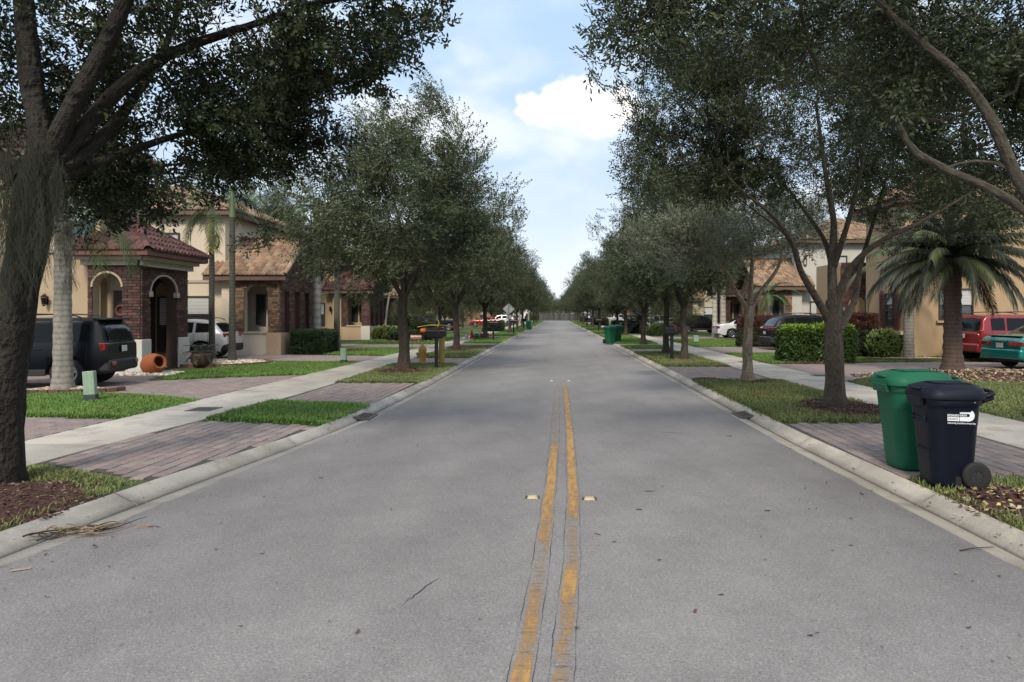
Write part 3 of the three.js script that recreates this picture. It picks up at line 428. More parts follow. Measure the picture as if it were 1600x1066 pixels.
// two-storey house with a gabled stone porch; s = 1 on the left of the street, -1 on the right
function gabledHouse(label, X, Z, s, o) {
  const t = thing('house', label, 'house', [X, GY, Z]), wall = stucco(...o.wall), inner = stucco(...(o.inner ?? o.wall.map((c) => c * 1.1))), x = (u) => -s * u, cap = o.cap ?? 0, mid = (a, b) => (x(a) + x(b)) / 2, ry = s * Math.PI / 2;
  const H = 3.45, W = 3.9, low = 0.95, ridge = 1.45, box2 = (u0, u1, y0, y1, z0, z1) => box(Math.abs(u1 - u0), y1 - y0, Math.abs(z1 - z0), [mid(u0, u1), (y0 + y1) / 2, (z0 + z1) / 2]);
  const up = o.storey ?? 6.1, front = o.front ?? -0.35;
  part('wall', merge([box2(2.5, 9.5, 0, up, front, -10), box2(1.9, 2.5, 0, H, -0.02, -0.4)]), wall, t);
  hipRoof(t, Math.min(x(2.5), x(9.5)), Math.max(x(2.5), x(9.5)), front, -10, up + 0.1, 1.7, tileSets[o.tiles], 0, o.seed + 5);
  part('band', merge([box2(2.46, 9.5, 3.1, 3.22, front + 0.05, front - 0.02)]), M.trim, t);
  // ground floor window and upper windows on the side toward the viewer
  windowAt(t, [x(3.75), 1.75, front + 0.04], 0, o.ww ?? 1.15, 1.45, { blind: 0.48 });
  windowAt(t, [x(4.9), 4.6, front + 0.04], 0, 0.8, 1.2, { blind: 0.5 });
  windowAt(t, [x(2.46), 4.65, -2.4], ry, 0.7, 1.2, { frame: M.white });
  windowAt(t, [x(2.46), 4.65, -6], ry, 1.2, 1.2, { frame: M.frame, blind: 0.4 });
  part('niche_trim', merge([new THREE.TorusGeometry(0.16, 0.04, 6, 14).scale(0.6, 1.6, 1).translate(x(2.85), 4.9, front + 0.03)]), M.shadeWood, t);
  // porch front
  const aF = [[s > 0 ? 1.9 - 1.01 : 1.01, 1.0, low, 2.6, 0.42]], xl = s > 0 ? -1.9 : 0;
  part('porch_wall', merge([panel(1.9, H, 0.3, aF).applyMatrix4(M4([xl, 0, -0.3])), box2(0.1, 2.5, 0, H - 0.05, -1.25, -1.35), box2(0.3, 1.9, 0, 0.9, -0.32, -0.42)]), inner, t);
  courses(t, o.kind === 'brick' ? 'brick' : 'stone_block', o.kind, M4([xl, 0, 0]), 1.9, H, 0.02, aF, [[s > 0 ? 0.004 : 0.5, s > 0 ? 1.4 : 1.896, 0.004, low - 0.03]], 0, Math.round(cap / 2), o.seed);
  for (const u of [0.78, 1.32]) windowAt(t, [x(u), 1.95, -1.2], 0, 0.3, 1.25, { frame: M.dark });
  part('sill', box2(0.5, 1.55, 0.92, 1.0, 0.06, -0.34), M.trim, t);
  // gable side toward the street with three tall shuttered openings
  const rects = [[0.32, 0.95, 0.95, 2.72], [1.52, 2.22, 0.95, 2.72], [2.72, 3.42, 0.95, 2.72]], fr = s > 0 ? M4([0, 0, 0], [0, Math.PI / 2, 0]) : M4([0, 0, -W], [0, -Math.PI / 2, 0]);
  part('gable_wall', panel(W, H, 0.28, [], rects.map((r) => s > 0 ? r : [W - r[1], W - r[0], r[2], r[3]]), ridge).applyMatrix4(fr.clone().multiply(M4([0, 0, -0.29]))), brickDark, t);
  courses(t, o.kind === 'brick' ? 'brick' : 'stone_block', o.kind2 ?? o.kind, fr, W, H, 0.02, [], rects.map((r) => s > 0 ? r : [W - r[1], W - r[0], r[2], r[3]]), ridge, Math.round(cap / 2), o.seed + 1);
  for (const r of rects) { const zc = -(r[0] + r[1]) / 2, sh = part('shutter', merge([box(0.05, 1.77, 0.05, [0, 0, -(r[1] - r[0]) / 2 + 0.03]), box(0.05, 1.77, 0.05, [0, 0, (r[1] - r[0]) / 2 - 0.03]), box(0.05, 0.06, r[1] - r[0] - 0.1, [0, 0.85, 0]), box(0.05, 0.06, r[1] - r[0] - 0.1, [0, -0.85, 0])]), M.red, t, [x(0.1), 1.835, zc]); part('slat', merge(Array.from({ length: 15 }, (_, i) => box(0.012, 0.1, r[1] - r[0] - 0.12, [0, -0.76 + i * 0.108, 0], [0, 0, s * 0.35]))), M.red, sh); }
  part('plinth', merge([rbox(0.62, low, 0.5, 0.02, [x(0.24), low / 2, -0.17]), box2(-0.06, 0.2, 0, low - 0.02, -0.42, -W)]), o.plinth ?? stucco(0.5, 0.36, 0.24), t);
  // gable roof, ridge running back from the street
  const e0 = 0.42, zr = -W / 2, y0 = H + 0.06, yr = H + ridge + 0.14, E = 0.38, uEnd = 3.1;
  const n0 = V(x(-E), y0 - 0.1, e0), n1 = V(x(uEnd), y0 - 0.1, e0), r0 = V(x(-E), yr, zr), r1 = V(x(uEnd), yr, zr), f0 = V(x(-E), y0 - 0.1, -W - e0), f1 = V(x(uEnd), y0 - 0.1, -W - e0);
  if (s > 0) { tileRoof(t, n1, n0, r0, r1, tileSets[o.tiles], cap, o.seed + 2, [[n0, r0], [r0, r1]]); tileRoof(t, f0, f1, r1, r0, tileSets[o.tiles], 0, o.seed + 3, [[f0, r0]]); }
  else { tileRoof(t, n0, n1, r1, r0, tileSets[o.tiles], cap, o.seed + 2, [[n0, r0], [r0, r1]]); tileRoof(t, f1, f0, r0, r1, tileSets[o.tiles], 0, o.seed + 3, [[f0, r0]]); }
  part('fascia', merge([box(uEnd + E, 0.2, 0.05, [mid(-E, uEnd), y0 - 0.24, e0 - 0.05]), box(uEnd + E - 0.1, 0.03, e0 + 0.1, [mid(-E, uEnd), y0 - 0.3, e0 / 2 - 0.1])]), M.fascia, t);
  if (o.lamp) lantern(t, [x(2.7), 2.1, front + 0.16]);
  return t;
}
gabledHouse('cream house with a tan-tiled stone porch and dark red shutters on the left', -11.8, -30, 1, { wall: [0.66, 0.57, 0.44], inner: [0.62, 0.54, 0.44], kind: 'stone', kind2: 'darkstone', tiles: 'tan', cap: 280, seed: 400 });
gabledHouse('tan house with a small red-tiled brick porch on the left', -12.8, -48, 1, { wall: [0.42, 0.31, 0.19], kind: 'brick', tiles: 'red', cap: 0, seed: 420, plinth: stucco(0.6, 0.56, 0.5), lamp: true });
gabledHouse('house with a red brick porch partly hidden by the round left tree', -14.2, -62, 1, { wall: [0.45, 0.36, 0.26], kind: 'brick', tiles: 'tan', cap: 0, seed: 440 });
gabledHouse('brown house behind the dark pickup on the left', -15.5, -79, 1, { wall: [0.30, 0.2, 0.14], kind: 'brick', tiles: 'red', cap: 0, seed: 460 });
gabledHouse('far cream house on the left, past the red car', -14.5, -106, 1, { wall: [0.56, 0.48, 0.36], kind: 'stone', tiles: 'tan', cap: 0, seed: 480 });
gabledHouse('farthest left house with an orange wall near the street end', -11, -140, 1, { wall: [0.42, 0.27, 0.17], kind: 'brick', tiles: 'red', cap: 0, seed: 500 });
gabledHouse('cream house with stone pillars behind the black crossover on the right', 12.0, -41.6, -1, { wall: [0.55, 0.52, 0.46], kind: 'stone', tiles: 'tan', cap: 60, seed: 520, front: -0.5 });
gabledHouse('red brick porch house behind the royal palm pair on the right', 13.4, -56.5, -1, { wall: [0.45, 0.34, 0.2], kind: 'brick', tiles: 'red', cap: 0, seed: 540, plinth: stucco(0.6, 0.57, 0.5) });
gabledHouse('house with a brick arch behind the black sport utility on the right', 12.4, -74, -1, { wall: [0.5, 0.42, 0.3], kind: 'brick', tiles: 'tan', cap: 0, seed: 560 });
gabledHouse('far tan house on the right, second beyond the brick arch', 12.6, -98, -1, { wall: [0.44, 0.33, 0.22], kind: 'stone', tiles: 'red', cap: 0, seed: 580 });
gabledHouse('farthest right house with an orange porch near the street end', 9.6, -150, -1, { wall: [0.42, 0.26, 0.15], kind: 'brick', tiles: 'red', cap: 0, seed: 600 });
{ // tan house at the right
  const t = thing('house', 'plain tan house with a white-blind window behind the date palm at the right', 'house', [13.95, GY, -28.2]), tan = stucco(0.45, 0.315, 0.185);
  part('wall', merge([box(14, 6.3, 0.25, [7, 3.15, -0.125]), box(0.25, 6.3, 3.3, [0.125, 3.15, -1.9]), box(0.25, 6.3, 3.3, [13.8, 3.15, -1.9]), box(13.4, 6.3, 0.2, [7, 3.15, -3.44])]), tan, t);
  hipRoof(t, 0, 14, 0, -3.6, 6.4, 1.3, tileSets.tan, 0, 620);
  windowAt(t, [2.03, 2.13, 0.02], 0, 1.28, 1.18, { blind: 0.5, sill: tan });
  windowAt(t, [3.1, 4.9, 0.02], 0, 1.2, 1.2, { blind: 0.5 });
  windowAt(t, [-0.02, 1.92, -1.25], -Math.PI / 2, 0.62, 1.3, { blind: 0.3 });
  for (const z of [-0.62, -1.88]) { const s = new THREE.Shape(); s.moveTo(-0.19, -0.78); s.lineTo(0.19, -0.78); s.lineTo(0.19, 0.62); s.quadraticCurveTo(0.15, 0.85, -0.19, 0.9); s.closePath(); const sh = part('shutter', new THREE.ExtrudeGeometry(s, { depth: 0.05, bevelEnabled: true, bevelSize: 0.006, bevelThickness: 0.006, bevelSegments: 1 }).applyMatrix4(M4([-0.02, 1.9, z], [0, -Math.PI / 2, 0])), M.red, t); part('slat', merge(Array.from({ length: 10 }, (_, i) => box(0.02, 0.1, 0.3, [-0.085, 1.3 + i * 0.135, z], [0, 0, 0.3]))), M.red, sh); }
  part('sill_band', merge([box(0.24, 0.14, 2.9, [-0.08, 0.98, -1.4]), box(0.3, 0.14, 0.3, [0.1, 0.98, 0.02])]), stucco(0.56, 0.45, 0.3), t);
  // porch wing with brick tower seen behind the near right tree
  part('porch_wall', merge([box(2.2, 4.2, 0.3, [0.9, 2.1, -5.4]), box(0.3, 4.2, 3, [-0.3, 2.1, -6.9])]), tan, t);
  courses(t, 'brick', 'brick', M4([-0.45, 0, -5.24]), 1.5, 4.2, 0.02, [[0.75, 0.8, 0, 2.2, 0.4]], [], 0, 60, 630);
  for (const [x, z] of [[-0.9, -2.9], [-0.75, -4.4]]) part('globe_lamp', merge([new THREE.SphereGeometry(0.15, 14, 10).translate(x, 1.95, z), cyl(0.03, 0.03, 0.3, 6, [x, 1.7, z]), tube([V(x, 1.56, z), V(x + 0.4, 1.5, z), V(x + 1, 1.5, z)], 0.02, 5)]), std({ color: lin(0.5, 0.5, 0.5), metalness: 0.9, roughness: 0.2 }), t);
  part('utility_box', rbox(0.3, 0.5, 0.16, 0.02, [5.2, 1.75, 0.1]), M.white, t);
}
{ // wooden fence across the end of the street
  const t = thing('fence', 'weathered wooden fence across the far end of the street', 'fence', [0, GY, -216]), g = rbox(0.95, 2.15, 0.06, 0.01, [0, 1.07, 0], undefined, 1), R = rng(8), ms = [0, 1, 2].map((i) => std({ color: lin(0.06 + 0.015 * i, 0.054 + 0.015 * i, 0.047 + 0.015 * i), map: tiled(T.stain, 0.7), roughness: 0.95 }));
  for (let i = 0; i < 30; i++) part('panel', g, ms[Math.floor(R() * 3)], t, [-8 + i, 0, 0.02 * R()]);
  for (let i = 0; i < 11; i++) part('post', box(0.14, 2.3, 0.14, [-8.5 + i * 3, 1.15, 0.1]), ms[0], t);
  const w = thing('garden_wall', 'white gate post and wall at the left end of the wooden fence', 'wall', [-9.6, GY, -210]); part('wall', rbox(2.2, 3.2, 0.3, 0.03, [-1.2, 1.6, 0]), M.white, w); part('opening', box(1.3, 2.2, 0.06, [-1.2, 1.5, 0.16]), M.dark, w); part('post', rbox(0.5, 3.8, 0.5, 0.03, [0.2, 1.9, 0.1]), M.white, w);
}
// ---------------------------------------------------------------- plants
function leafGeo(shapeW, n, len, leafLen, seed, opts = {}) {      // a short twig along +y with n leaves
  const R = rng(seed), pos = [], nor = [], col = [], idx = [], q = new THREE.Quaternion(), v = V(0, 0, 0), up = V(0, 1, 0);
  const outline = [[0, 0, 0], [0.22, 0.36, 0.02], [0.6, 0.5, 0.05], [1, 0, -0.06], [0.6, -0.5, 0.05], [0.22, -0.36, 0.02]];
  for (let i = 0; i < n; i++) {
    const t = (i + 0.5) / n, az = i * 2.4 + R() * 0.8, tilt = (opts.tilt ?? 0.9) * (0.6 + 0.7 * R()), l = leafLen * (0.65 + 0.6 * R()), w = l * shapeW * (0.8 + 0.4 * R());
    q.setFromEuler(new THREE.Euler(0, az, 0)).multiply(new THREE.Quaternion().setFromAxisAngle(V(0, 0, 1), -tilt)).multiply(new THREE.Quaternion().setFromAxisAngle(up, (R() - 0.5) * 2.2));
    const b = pos.length / 3, c = 0.72 + 0.56 * R(), yl = R() < 0.06 ? 1.5 : 1, off = (opts.spread ?? 0.02) * R();
    for (const [a, s, h] of outline) { v.set(h * l, a * l, s * w).applyQuaternion(q); pos.push(v.x + off * Math.cos(az), v.y + t * len, v.z - off * Math.sin(az)); col.push(c * yl, c, c * 0.95 / yl); }
    idx.push(b, b + 1, b + 5, b + 1, b + 2, b + 5, b + 2, b + 4, b + 5, b + 2, b + 3, b + 4);
  }
  const g = new THREE.BufferGeometry(); g.setAttribute('position', new THREE.Float32BufferAttribute(pos, 3)); g.setAttribute('color', new THREE.Float32BufferAttribute(col, 3)); g.setIndex(idx); g.computeVertexNormals(); void nor; return g;
}
const leafMat = (r, g, b, tr = 0.22, rough = 0.55) => phy({ color: lin(r, g, b), vertexColors: true, roughness: rough, transmission: tr, thickness: 0, specularIntensity: 0.6 });
const LG = {
  oak: leafGeo(0.42, 12, 0.22, 0.06, 11), oakFar: leafGeo(0.42, 13, 0.3, 0.075, 14), narrow: leafGeo(0.36, 14, 0.26, 0.055, 12, { tilt: 0.7 }), narrowFar: leafGeo(0.4, 15, 0.34, 0.075, 13, { tilt: 0.8 }), hedge: leafGeo(0.5, 14, 0.12, 0.06, 15, { spread: 0.05, tilt: 1.1 }), big: leafGeo(0.5, 9, 0.2, 0.13, 16, { tilt: 1.0 }),
};
function instanced(name, geo, mat, list, parent, tintR) {      // list of {p, q, s, c}
  const m = new THREE.InstancedMesh(geo, mat, list.length), M = new THREE.Matrix4(), one = V(1, 1, 1);
  m.name = name; m.castShadow = m.receiveShadow = true;
  list.forEach((e, i) => { m.setMatrixAt(i, M.compose(e.p, e.q, typeof e.s === 'number' ? one.set(e.s, e.s, e.s) : e.s)); if (e.c) m.setColorAt(i, e.c); });
  parent.add(m); return stuff(m);
}
function tubesFrom(chains, sides, uvS = 1) {      // chains of [{p, r}]
  const pos = [], uv = [], idx = [], t = V(0, 0, 0), n = V(0, 0, 0), b = V(0, 0, 0), q = V(0, 0, 0);
  for (const ch of chains) {
    const S = sides(ch[0].r), base = pos.length / 3; n.set(0.31, 0.2, 0.93); let len = 0;
    for (let i = 0; i < ch.length; i++) {
      t.subVectors(ch[Math.min(i + 1, ch.length - 1)].p, ch[Math.max(i - 1, 0)].p).normalize();
      n.addScaledVector(t, -n.dot(t)); if (n.lengthSq() < 1e-6) n.set(t.y, -t.x, 0.01); n.normalize(); b.crossVectors(t, n);
      if (i) len += q.distanceTo(ch[i].p); q.copy(ch[i].p);
      for (let j = 0; j <= S; j++) { const a = j / S * Math.PI * 2, w = S > 7 ? 1 + (ch[i].rough ?? 0.06) * (perlin.noise(Math.cos(a) * 1.6 + q.x * 2, q.y * 2.2, Math.sin(a) * 1.6 + q.z * 2)) * 2 : 1, rr = ch[i].r * w; pos.push(q.x + (n.x * Math.cos(a) + b.x * Math.sin(a)) * rr, q.y + (n.y * Math.cos(a) + b.y * Math.sin(a)) * rr, q.z + (n.z * Math.cos(a) + b.z * Math.sin(a)) * rr); uv.push(j / S * Math.max(0.12, Math.round(ch[0].r * 6.28 * 4) / 4) * uvS, len * uvS); }
      if (i) for (let j = 0; j < S; j++) { const a = base + (i - 1) * (S + 1) + j, c = a + S + 1; idx.push(a, a + 1, c, a + 1, c + 1, c); }
    }
  }
  const g = new THREE.BufferGeometry(); g.setAttribute('position', new THREE.Float32BufferAttribute(pos, 3)); g.setAttribute('uv', new THREE.Float32BufferAttribute(uv, 2)); g.setIndex(idx); g.computeVertexNormals(); return g;
}
const barkMat = (k, bump = 0.03) => std({ map: tiled(T.bark, 0.7), bumpMap: tiled(T.barkB, 0.7), bumpScale: bump, roughness: 0.95, color: lin(...k) });
// limbs: [[points], r0, r1]; blobs: [[centre], [radii], attractors]; everything relative to the tree's base
function makeTree(o, spec) {
  const R = rng(spec.seed), P = [], par = [], rad = [], kids = [], fixed = [];
  const add = (p, q, r) => { P.push(p); par.push(q); rad.push(r); kids.push([]); fixed.push(r > 0); if (q >= 0) kids[q].push(P.length - 1); return P.length - 1; };
  const nearest = (p, lo = 0) => { let m = 1e9, k = lo; for (let i = lo; i < P.length; i++) { const d = P[i].distanceToSquared(p); if (d < m) { m = d; k = i; } } return [k, Math.sqrt(m)]; };
  const chains = [];
  spec.limbs.forEach(([pts, r0, r1], li) => {
    const c = new THREE.CatmullRomCurve3(pts.map((p) => V(...p))), n = Math.max(4, Math.round(c.getLength() / (spec.step ?? 0.25))), chain = []; let q = li ? nearest(V(...pts[0]))[0] : -1;
    for (let i = 0; i <= n; i++) {
      const t = i / n, p = c.getPoint(t), flare = li === 0 ? 1 + (spec.flare ?? 0.7) * Math.exp(-p.y / 0.16) : 1, r = lerp(r0, r1, Math.pow(t, 0.85)) * flare;
      if (i || li === 0) q = add(p, q, r); chain.push({ p: p.clone(), r, rough: spec.rough ?? 0.07 });
    }
    chains.push(chain);
  });
  const att = [];
  for (const [c, r, n] of spec.blobs) for (let i = 0; i < n; i++) {
    let x, y, z; do { x = R() * 2 - 1; y = R() * 2 - 1; z = R() * 2 - 1; } while (x * x + y * y + z * z > 1);
    const l = Math.hypot(x, y, z), k = Math.pow(l, spec.shell ?? 0.7) / l, lump = 1 + (spec.lump ?? 0.22) * perlin.noise(x * 2.3 + spec.seed, y * 2.3, z * 2.3) * 2;
    const p = V(c[0] + x * k * r[0] * lump, c[1] + y * k * r[1] * lump, c[2] + z * k * r[2] * lump); if (p.y > 0.8) att.push(p);
  }
  const lim = P.length; for (const a of att) a.d = nearest(a)[1]; att.sort((a, b) => a.d - b.d);
  const tips = [], s = spec.twig ?? 0.28, dir = V(0, 0, 0);
  for (const a of att) {
    let [k, d] = nearest(a, spec.skip ?? Math.min(lim - 1, Math.round(2 / (spec.step ?? 0.25))));
    const n = Math.max(1, Math.round(d / s)), from = P[k].clone(), bow = V(R() - 0.5, R() * (spec.rise ?? 0.9) - 0.1, R() - 0.5).multiplyScalar(d * 0.22); dir.subVectors(a, from).normalize();
    for (let i = 1; i <= n; i++) { const t = i / n, p = from.clone().lerp(a, t).addScaledVector(bow, Math.sin(Math.PI * t)); if (i < n) p.add(V(R() - 0.5, R() - 0.5, R() - 0.5).multiplyScalar(s * 0.2)); k = add(p, k, 0); if (i >= n - 1 || R() < 0.35) tips.push([p, dir.clone()]); }
  }
  for (let i = P.length - 1; i >= 0; i--) if (!fixed[i]) { let q = 0; for (const c of kids[i]) q += Math.pow(rad[c], 2.3); rad[i] = kids[i].length ? Math.max(0.0035, Math.pow(q, 1 / 2.3)) : (spec.tip ?? 0.0035); rad[i] = Math.min(rad[i], spec.maxTwig ?? 0.06); }
  const twigs = [], todo = []; for (let i = 0; i < P.length; i++) for (const c of kids[i]) if (!fixed[c] && fixed[i]) todo.push([i, c]);
  while (todo.length) { let [a, c] = todo.pop(); const ch = [{ p: P[a], r: Math.min(rad[a], rad[c] * 1.1) }]; for (;;) { ch.push({ p: P[c], r: rad[c] }); const k = kids[c]; if (!k.length) break; let m = k[0]; for (const x of k) if (rad[x] > rad[m]) m = x; for (const x of k) if (x !== m) todo.push([c, x]); c = m; } ch[ch.length - 1].r *= 0.4; twigs.push(ch); }
  const bm = barkMat(spec.bark ?? [1, 1, 1], spec.bump);
  part('trunk', tubesFrom(chains, (r) => r > 0.12 ? 18 : r > 0.05 ? 12 : 8), bm, o);
  stuff(part('twig', tubesFrom(twigs, (r) => r > 0.03 ? 6 : r > 0.012 ? 4 : 3), bm, o));
  const list = [], want = spec.clusters, q = new THREE.Quaternion(), yUp = V(0, 1, 0), jit = spec.jitter ?? 0.22, cf = spec.clumpF ?? 1.5;
  for (let i = 0; i < want; i++) {
    let tp = tips[Math.floor(R() * tips.length)]; for (let g = 0; g < 5 && perlin.noise(tp[0].x * cf + spec.seed, tp[0].y * cf, tp[0].z * cf) < (spec.gap ?? -0.04); g++) tp = tips[Math.floor(R() * tips.length)]; const [p, d] = tp, v = d.clone().add(V(R() - 0.5, R() - 0.5 + (spec.lift ?? 0.15), R() - 0.5).multiplyScalar(1.5)).normalize(), pp = p.clone().add(V(R() - 0.5, R() - 0.5, R() - 0.5).multiplyScalar(jit * 2));
    q.setFromUnitVectors(yUp, v);
    const b = 0.7 + 0.6 * R() + 0.35 * perlin.noise(pp.x * 0.9, pp.y * 0.9, pp.z * 0.9 + spec.seed), w = perlin.noise(pp.x * 0.5 + 5, pp.y * 0.5, pp.z * 0.5 + spec.seed);
    list.push({ p: pp, q: q.clone(), s: (spec.leafScale ?? 1) * (0.75 + 0.5 * R()), c: lin(b * (1 + 0.12 * w), b, b * (1 - 0.1 * w)) });
  }
  instanced('crown', spec.leaf, spec.leafMat, list, o);
  return o;
}
const rel = (b, px, py, Z) => { const p = At(px, py, Z).sub(b); return [p.x, p.y, p.z]; };
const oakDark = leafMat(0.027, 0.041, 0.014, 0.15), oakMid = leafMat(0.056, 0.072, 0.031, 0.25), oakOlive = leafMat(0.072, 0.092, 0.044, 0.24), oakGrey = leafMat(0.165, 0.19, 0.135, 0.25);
{ // the dark oak at the left edge
  const b = V(-5.62, GY, -7.1), f = (px, py, Z) => rel(b, px, py, Z), t = thing('oak_tree', 'large dark oak at the left edge with moss on its trunk', 'tree', b.toArray());
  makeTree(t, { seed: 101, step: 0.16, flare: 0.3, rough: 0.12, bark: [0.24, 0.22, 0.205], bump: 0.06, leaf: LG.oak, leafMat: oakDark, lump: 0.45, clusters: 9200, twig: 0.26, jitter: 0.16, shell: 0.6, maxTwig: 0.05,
    limbs: [
      [[[0, -0.05, 0], f(6, 600, 7.1), f(28, 460, 7.1), f(52, 330, 7.1), f(72, 245, 7.1)], 0.18, 0.185],
      [[f(72, 250, 7.1), f(52, 150, 7.2), f(40, 40, 7.2), f(32, -120, 7.3), f(60, -420, 7.4)], 0.125, 0.06],
      [[f(76, 255, 7.1), f(102, 190, 7), f(150, 100, 6.9), f(195, 5, 6.8), f(250, -120, 6.7), f(420, -420, 6.4)], 0.112, 0.045],
      [[f(84, 262, 7.1), f(140, 190, 7.2), f(215, 115, 7.3), f(290, 74, 7.4), f(390, 40, 7.5), f(520, 0, 7.6), f(640, -10, 7.6)], 0.09, 0.02],
      [[f(90, 270, 7.1), f(160, 215, 7.4), f(210, 150, 7.7), f(255, 80, 8), f(300, -60, 8.2)], 0.078, 0.025],
      [[f(96, 275, 7.1), f(190, 240, 7.8), f(300, 205, 8.3), f(420, 180, 8.6), f(520, 175, 8.8)], 0.055, 0.014],
      [[f(30, 280, 7.1), f(-120, 150, 7), f(-400, -100, 6.6)], 0.12, 0.05],
      [[f(40, -60, 7.2), f(200, -420, 5), f(500, -900, 3.5)], 0.09, 0.03],
    ],
    blobs: [[f(185, 285, 8.5), [0.9, 0.4, 0.9], 150], [f(330, 222, 8.6), [0.85, 0.42, 0.8], 180], [f(440, 215, 8.6), [0.62, 0.42, 0.6], 90], [f(250, 130, 8), [1.5, 0.8, 1.2], 260], [f(420, 60, 7.6), [1.1, 0.6, 0.9], 190], [f(560, 45, 7.4), [0.72, 0.42, 0.6], 100], [f(610, 0, 7.2), [0.5, 0.3, 0.4], 40],
      [f(405, 345, 8.6), [0.12, 0.32, 0.12], 12], [f(40, 120, 7.8), [0.9, 1.2, 0.9], 120], [f(120, 345, 8.8), [0.4, 0.2, 0.4], 26], [f(300, -220, 7.4), [2.8, 1.5, 2.2], 240], [f(-200, -100, 7), [2.0, 2.2, 2.4], 120], [f(520, -500, 5.5), [2.0, 1.0, 2.6], 110]] });
}
{ // the tree whose trunk stands just outside the frame at the right
  const b = V(5.35, GY, -5.2), f = (px, py, Z) => rel(b, px, py, Z), t = thing('street_tree', 'leafy street tree at the right edge whose forked pale limb reaches in above the bins', 'tree', b.toArray(), 0, 'street trees lining the road');
  makeTree(t, { seed: 102, step: 0.16, bark: [0.78, 0.8, 0.74], bump: 0.03, leaf: LG.narrow, leafMat: oakMid, clusters: 7400, twig: 0.26, jitter: 0.2, shell: 0.6, maxTwig: 0.035,
    limbs: [
      [[[0, -0.05, 0], [-0.05, 0.6, -0.05], [-0.2, 1.3, -0.2], f(1720, 440, 5.6)], 0.16, 0.13],
      [[f(1720, 440, 5.6), f(1640, 350, 5.9), f(1592, 282, 6), f(1548, 185, 6.1), f(1500, 118, 6.2), f(1440, 66, 6.3), f(1380, 10, 6.4), f(1300, -120, 6.4)], 0.064, 0.024],
      [[f(1650, 362, 5.9), f(1560, 302, 6.1), f(1482, 266, 6.3), f(1428, 235, 6.5), f(1395, 180, 6.7), f(1340, 128, 6.9), f(1284, 104, 7), f(1262, 70, 7), f(1248, -20, 7)], 0.043, 0.015],
      [[f(1592, 272, 6), f(1545, 252, 6.1), f(1508, 254, 6.2), f(1480, 262, 6.3)], 0.016, 0.012],
      [[f(1720, 430, 5.6), [0.7, 3.2, -0.3], [1.0, 5, -0.2]], 0.1, 0.04],
      [[f(1380, 0, 6.4), f(1200, -60, 6.6), f(1020, 20, 6.8)], 0.03, 0.01],
    ],
    blobs: [[f(1480, 60, 6.8), [1.3, 0.8, 1.0], 240], [f(1560, 170, 7.6), [0.9, 0.9, 0.8], 170], [f(1250, 10, 7.2), [1.5, 0.55, 1.0], 220], [f(1050, 30, 7), [0.8, 0.38, 0.6], 110], [f(935, 70, 6.9), [0.28, 0.3, 0.3], 36], [f(1400, 150, 7.8), [0.8, 0.5, 0.6], 90], [f(1500, -250, 6.4), [2.2, 1.5, 2.4], 160], [f(1900, 50, 6), [1.8, 1.6, 2.2], 110]] });
}
{ // second right tree, the near full one
  const b = V(5.06, GY, -12.8), f = (px, py, Z) => rel(b, px, py, Z), t = thing('street_tree', 'wide spreading street tree with a many-forked trunk just behind the bins', 'tree', b.toArray(), 0, 'street trees lining the road');
  makeTree(t, { seed: 103, step: 0.2, bark: [0.76, 0.72, 0.67], bump: 0.035, leaf: LG.narrow, leafMat: oakMid, clusters: 15000, twig: 0.3, jitter: 0.24, shell: 0.55, maxTwig: 0.035, skip: 14,
    limbs: [
      [[[0, -0.05, 0], f(1304, 560, 12.8), f(1302, 500, 12.8), f(1304, 470, 12.8)], 0.168, 0.15],
      [[f(1300, 508, 12.8), f(1276, 466, 12.7), f(1252, 425, 12.5), f(1238, 380, 12.2), f(1205, 335, 11.9), f(1150, 290, 11.7), f(1110, 240, 11.6)], 0.085, 0.01],
      [[f(1302, 480, 12.8), f(1300, 410, 12.8), f(1303, 350, 12.7), f(1290, 270, 12.6), f(1275, 160, 12.6)], 0.10, 0.025],
      [[f(1306, 475, 12.8), f(1328, 420, 12.6), f(1375, 378, 12.3), f(1440, 346, 12), f(1520, 300, 11.8)], 0.075, 0.02],
      [[f(1310, 520, 12.8), f(1335, 470, 13.2), f(1346, 410, 13.6), f(1370, 330, 14), f(1400, 220, 14.2)], 0.075, 0.02],
      [[f(1302, 440, 12.8), f(1290, 380, 13.2), f(1250, 320, 13.6), f(1180, 230, 13.8)], 0.06, 0.016],
      [[f(1302, 420, 12.8), f(1330, 330, 12.4), f(1350, 230, 12), f(1340, 120, 11.8)], 0.06, 0.016],
      [[f(1240, 385, 12.2), f(1220, 360, 12.5), f(1180, 330, 12.6), f(1130, 290, 12.8)], 0.03, 0.006],
    ],
    blobs: [[f(1260, 190, 12.8), [2.5, 1.45, 2.4], 640], [f(1090, 190, 12.4), [1.1, 1.1, 1.2], 210], [f(1030, 250, 12.2), [0.5, 0.7, 0.8], 70], [f(1150, 275, 12.6), [0.9, 0.35, 1.0], 100], [f(1420, 280, 13), [1.2, 0.9, 1.3], 230], [f(1350, 60, 12.6), [1.8, 0.9, 1.6], 190], [f(1120, 90, 12.2), [1.2, 0.7, 1.2], 150], [f(1510, 330, 13.5), [0.9, 0.5, 0.9], 80]] });
}
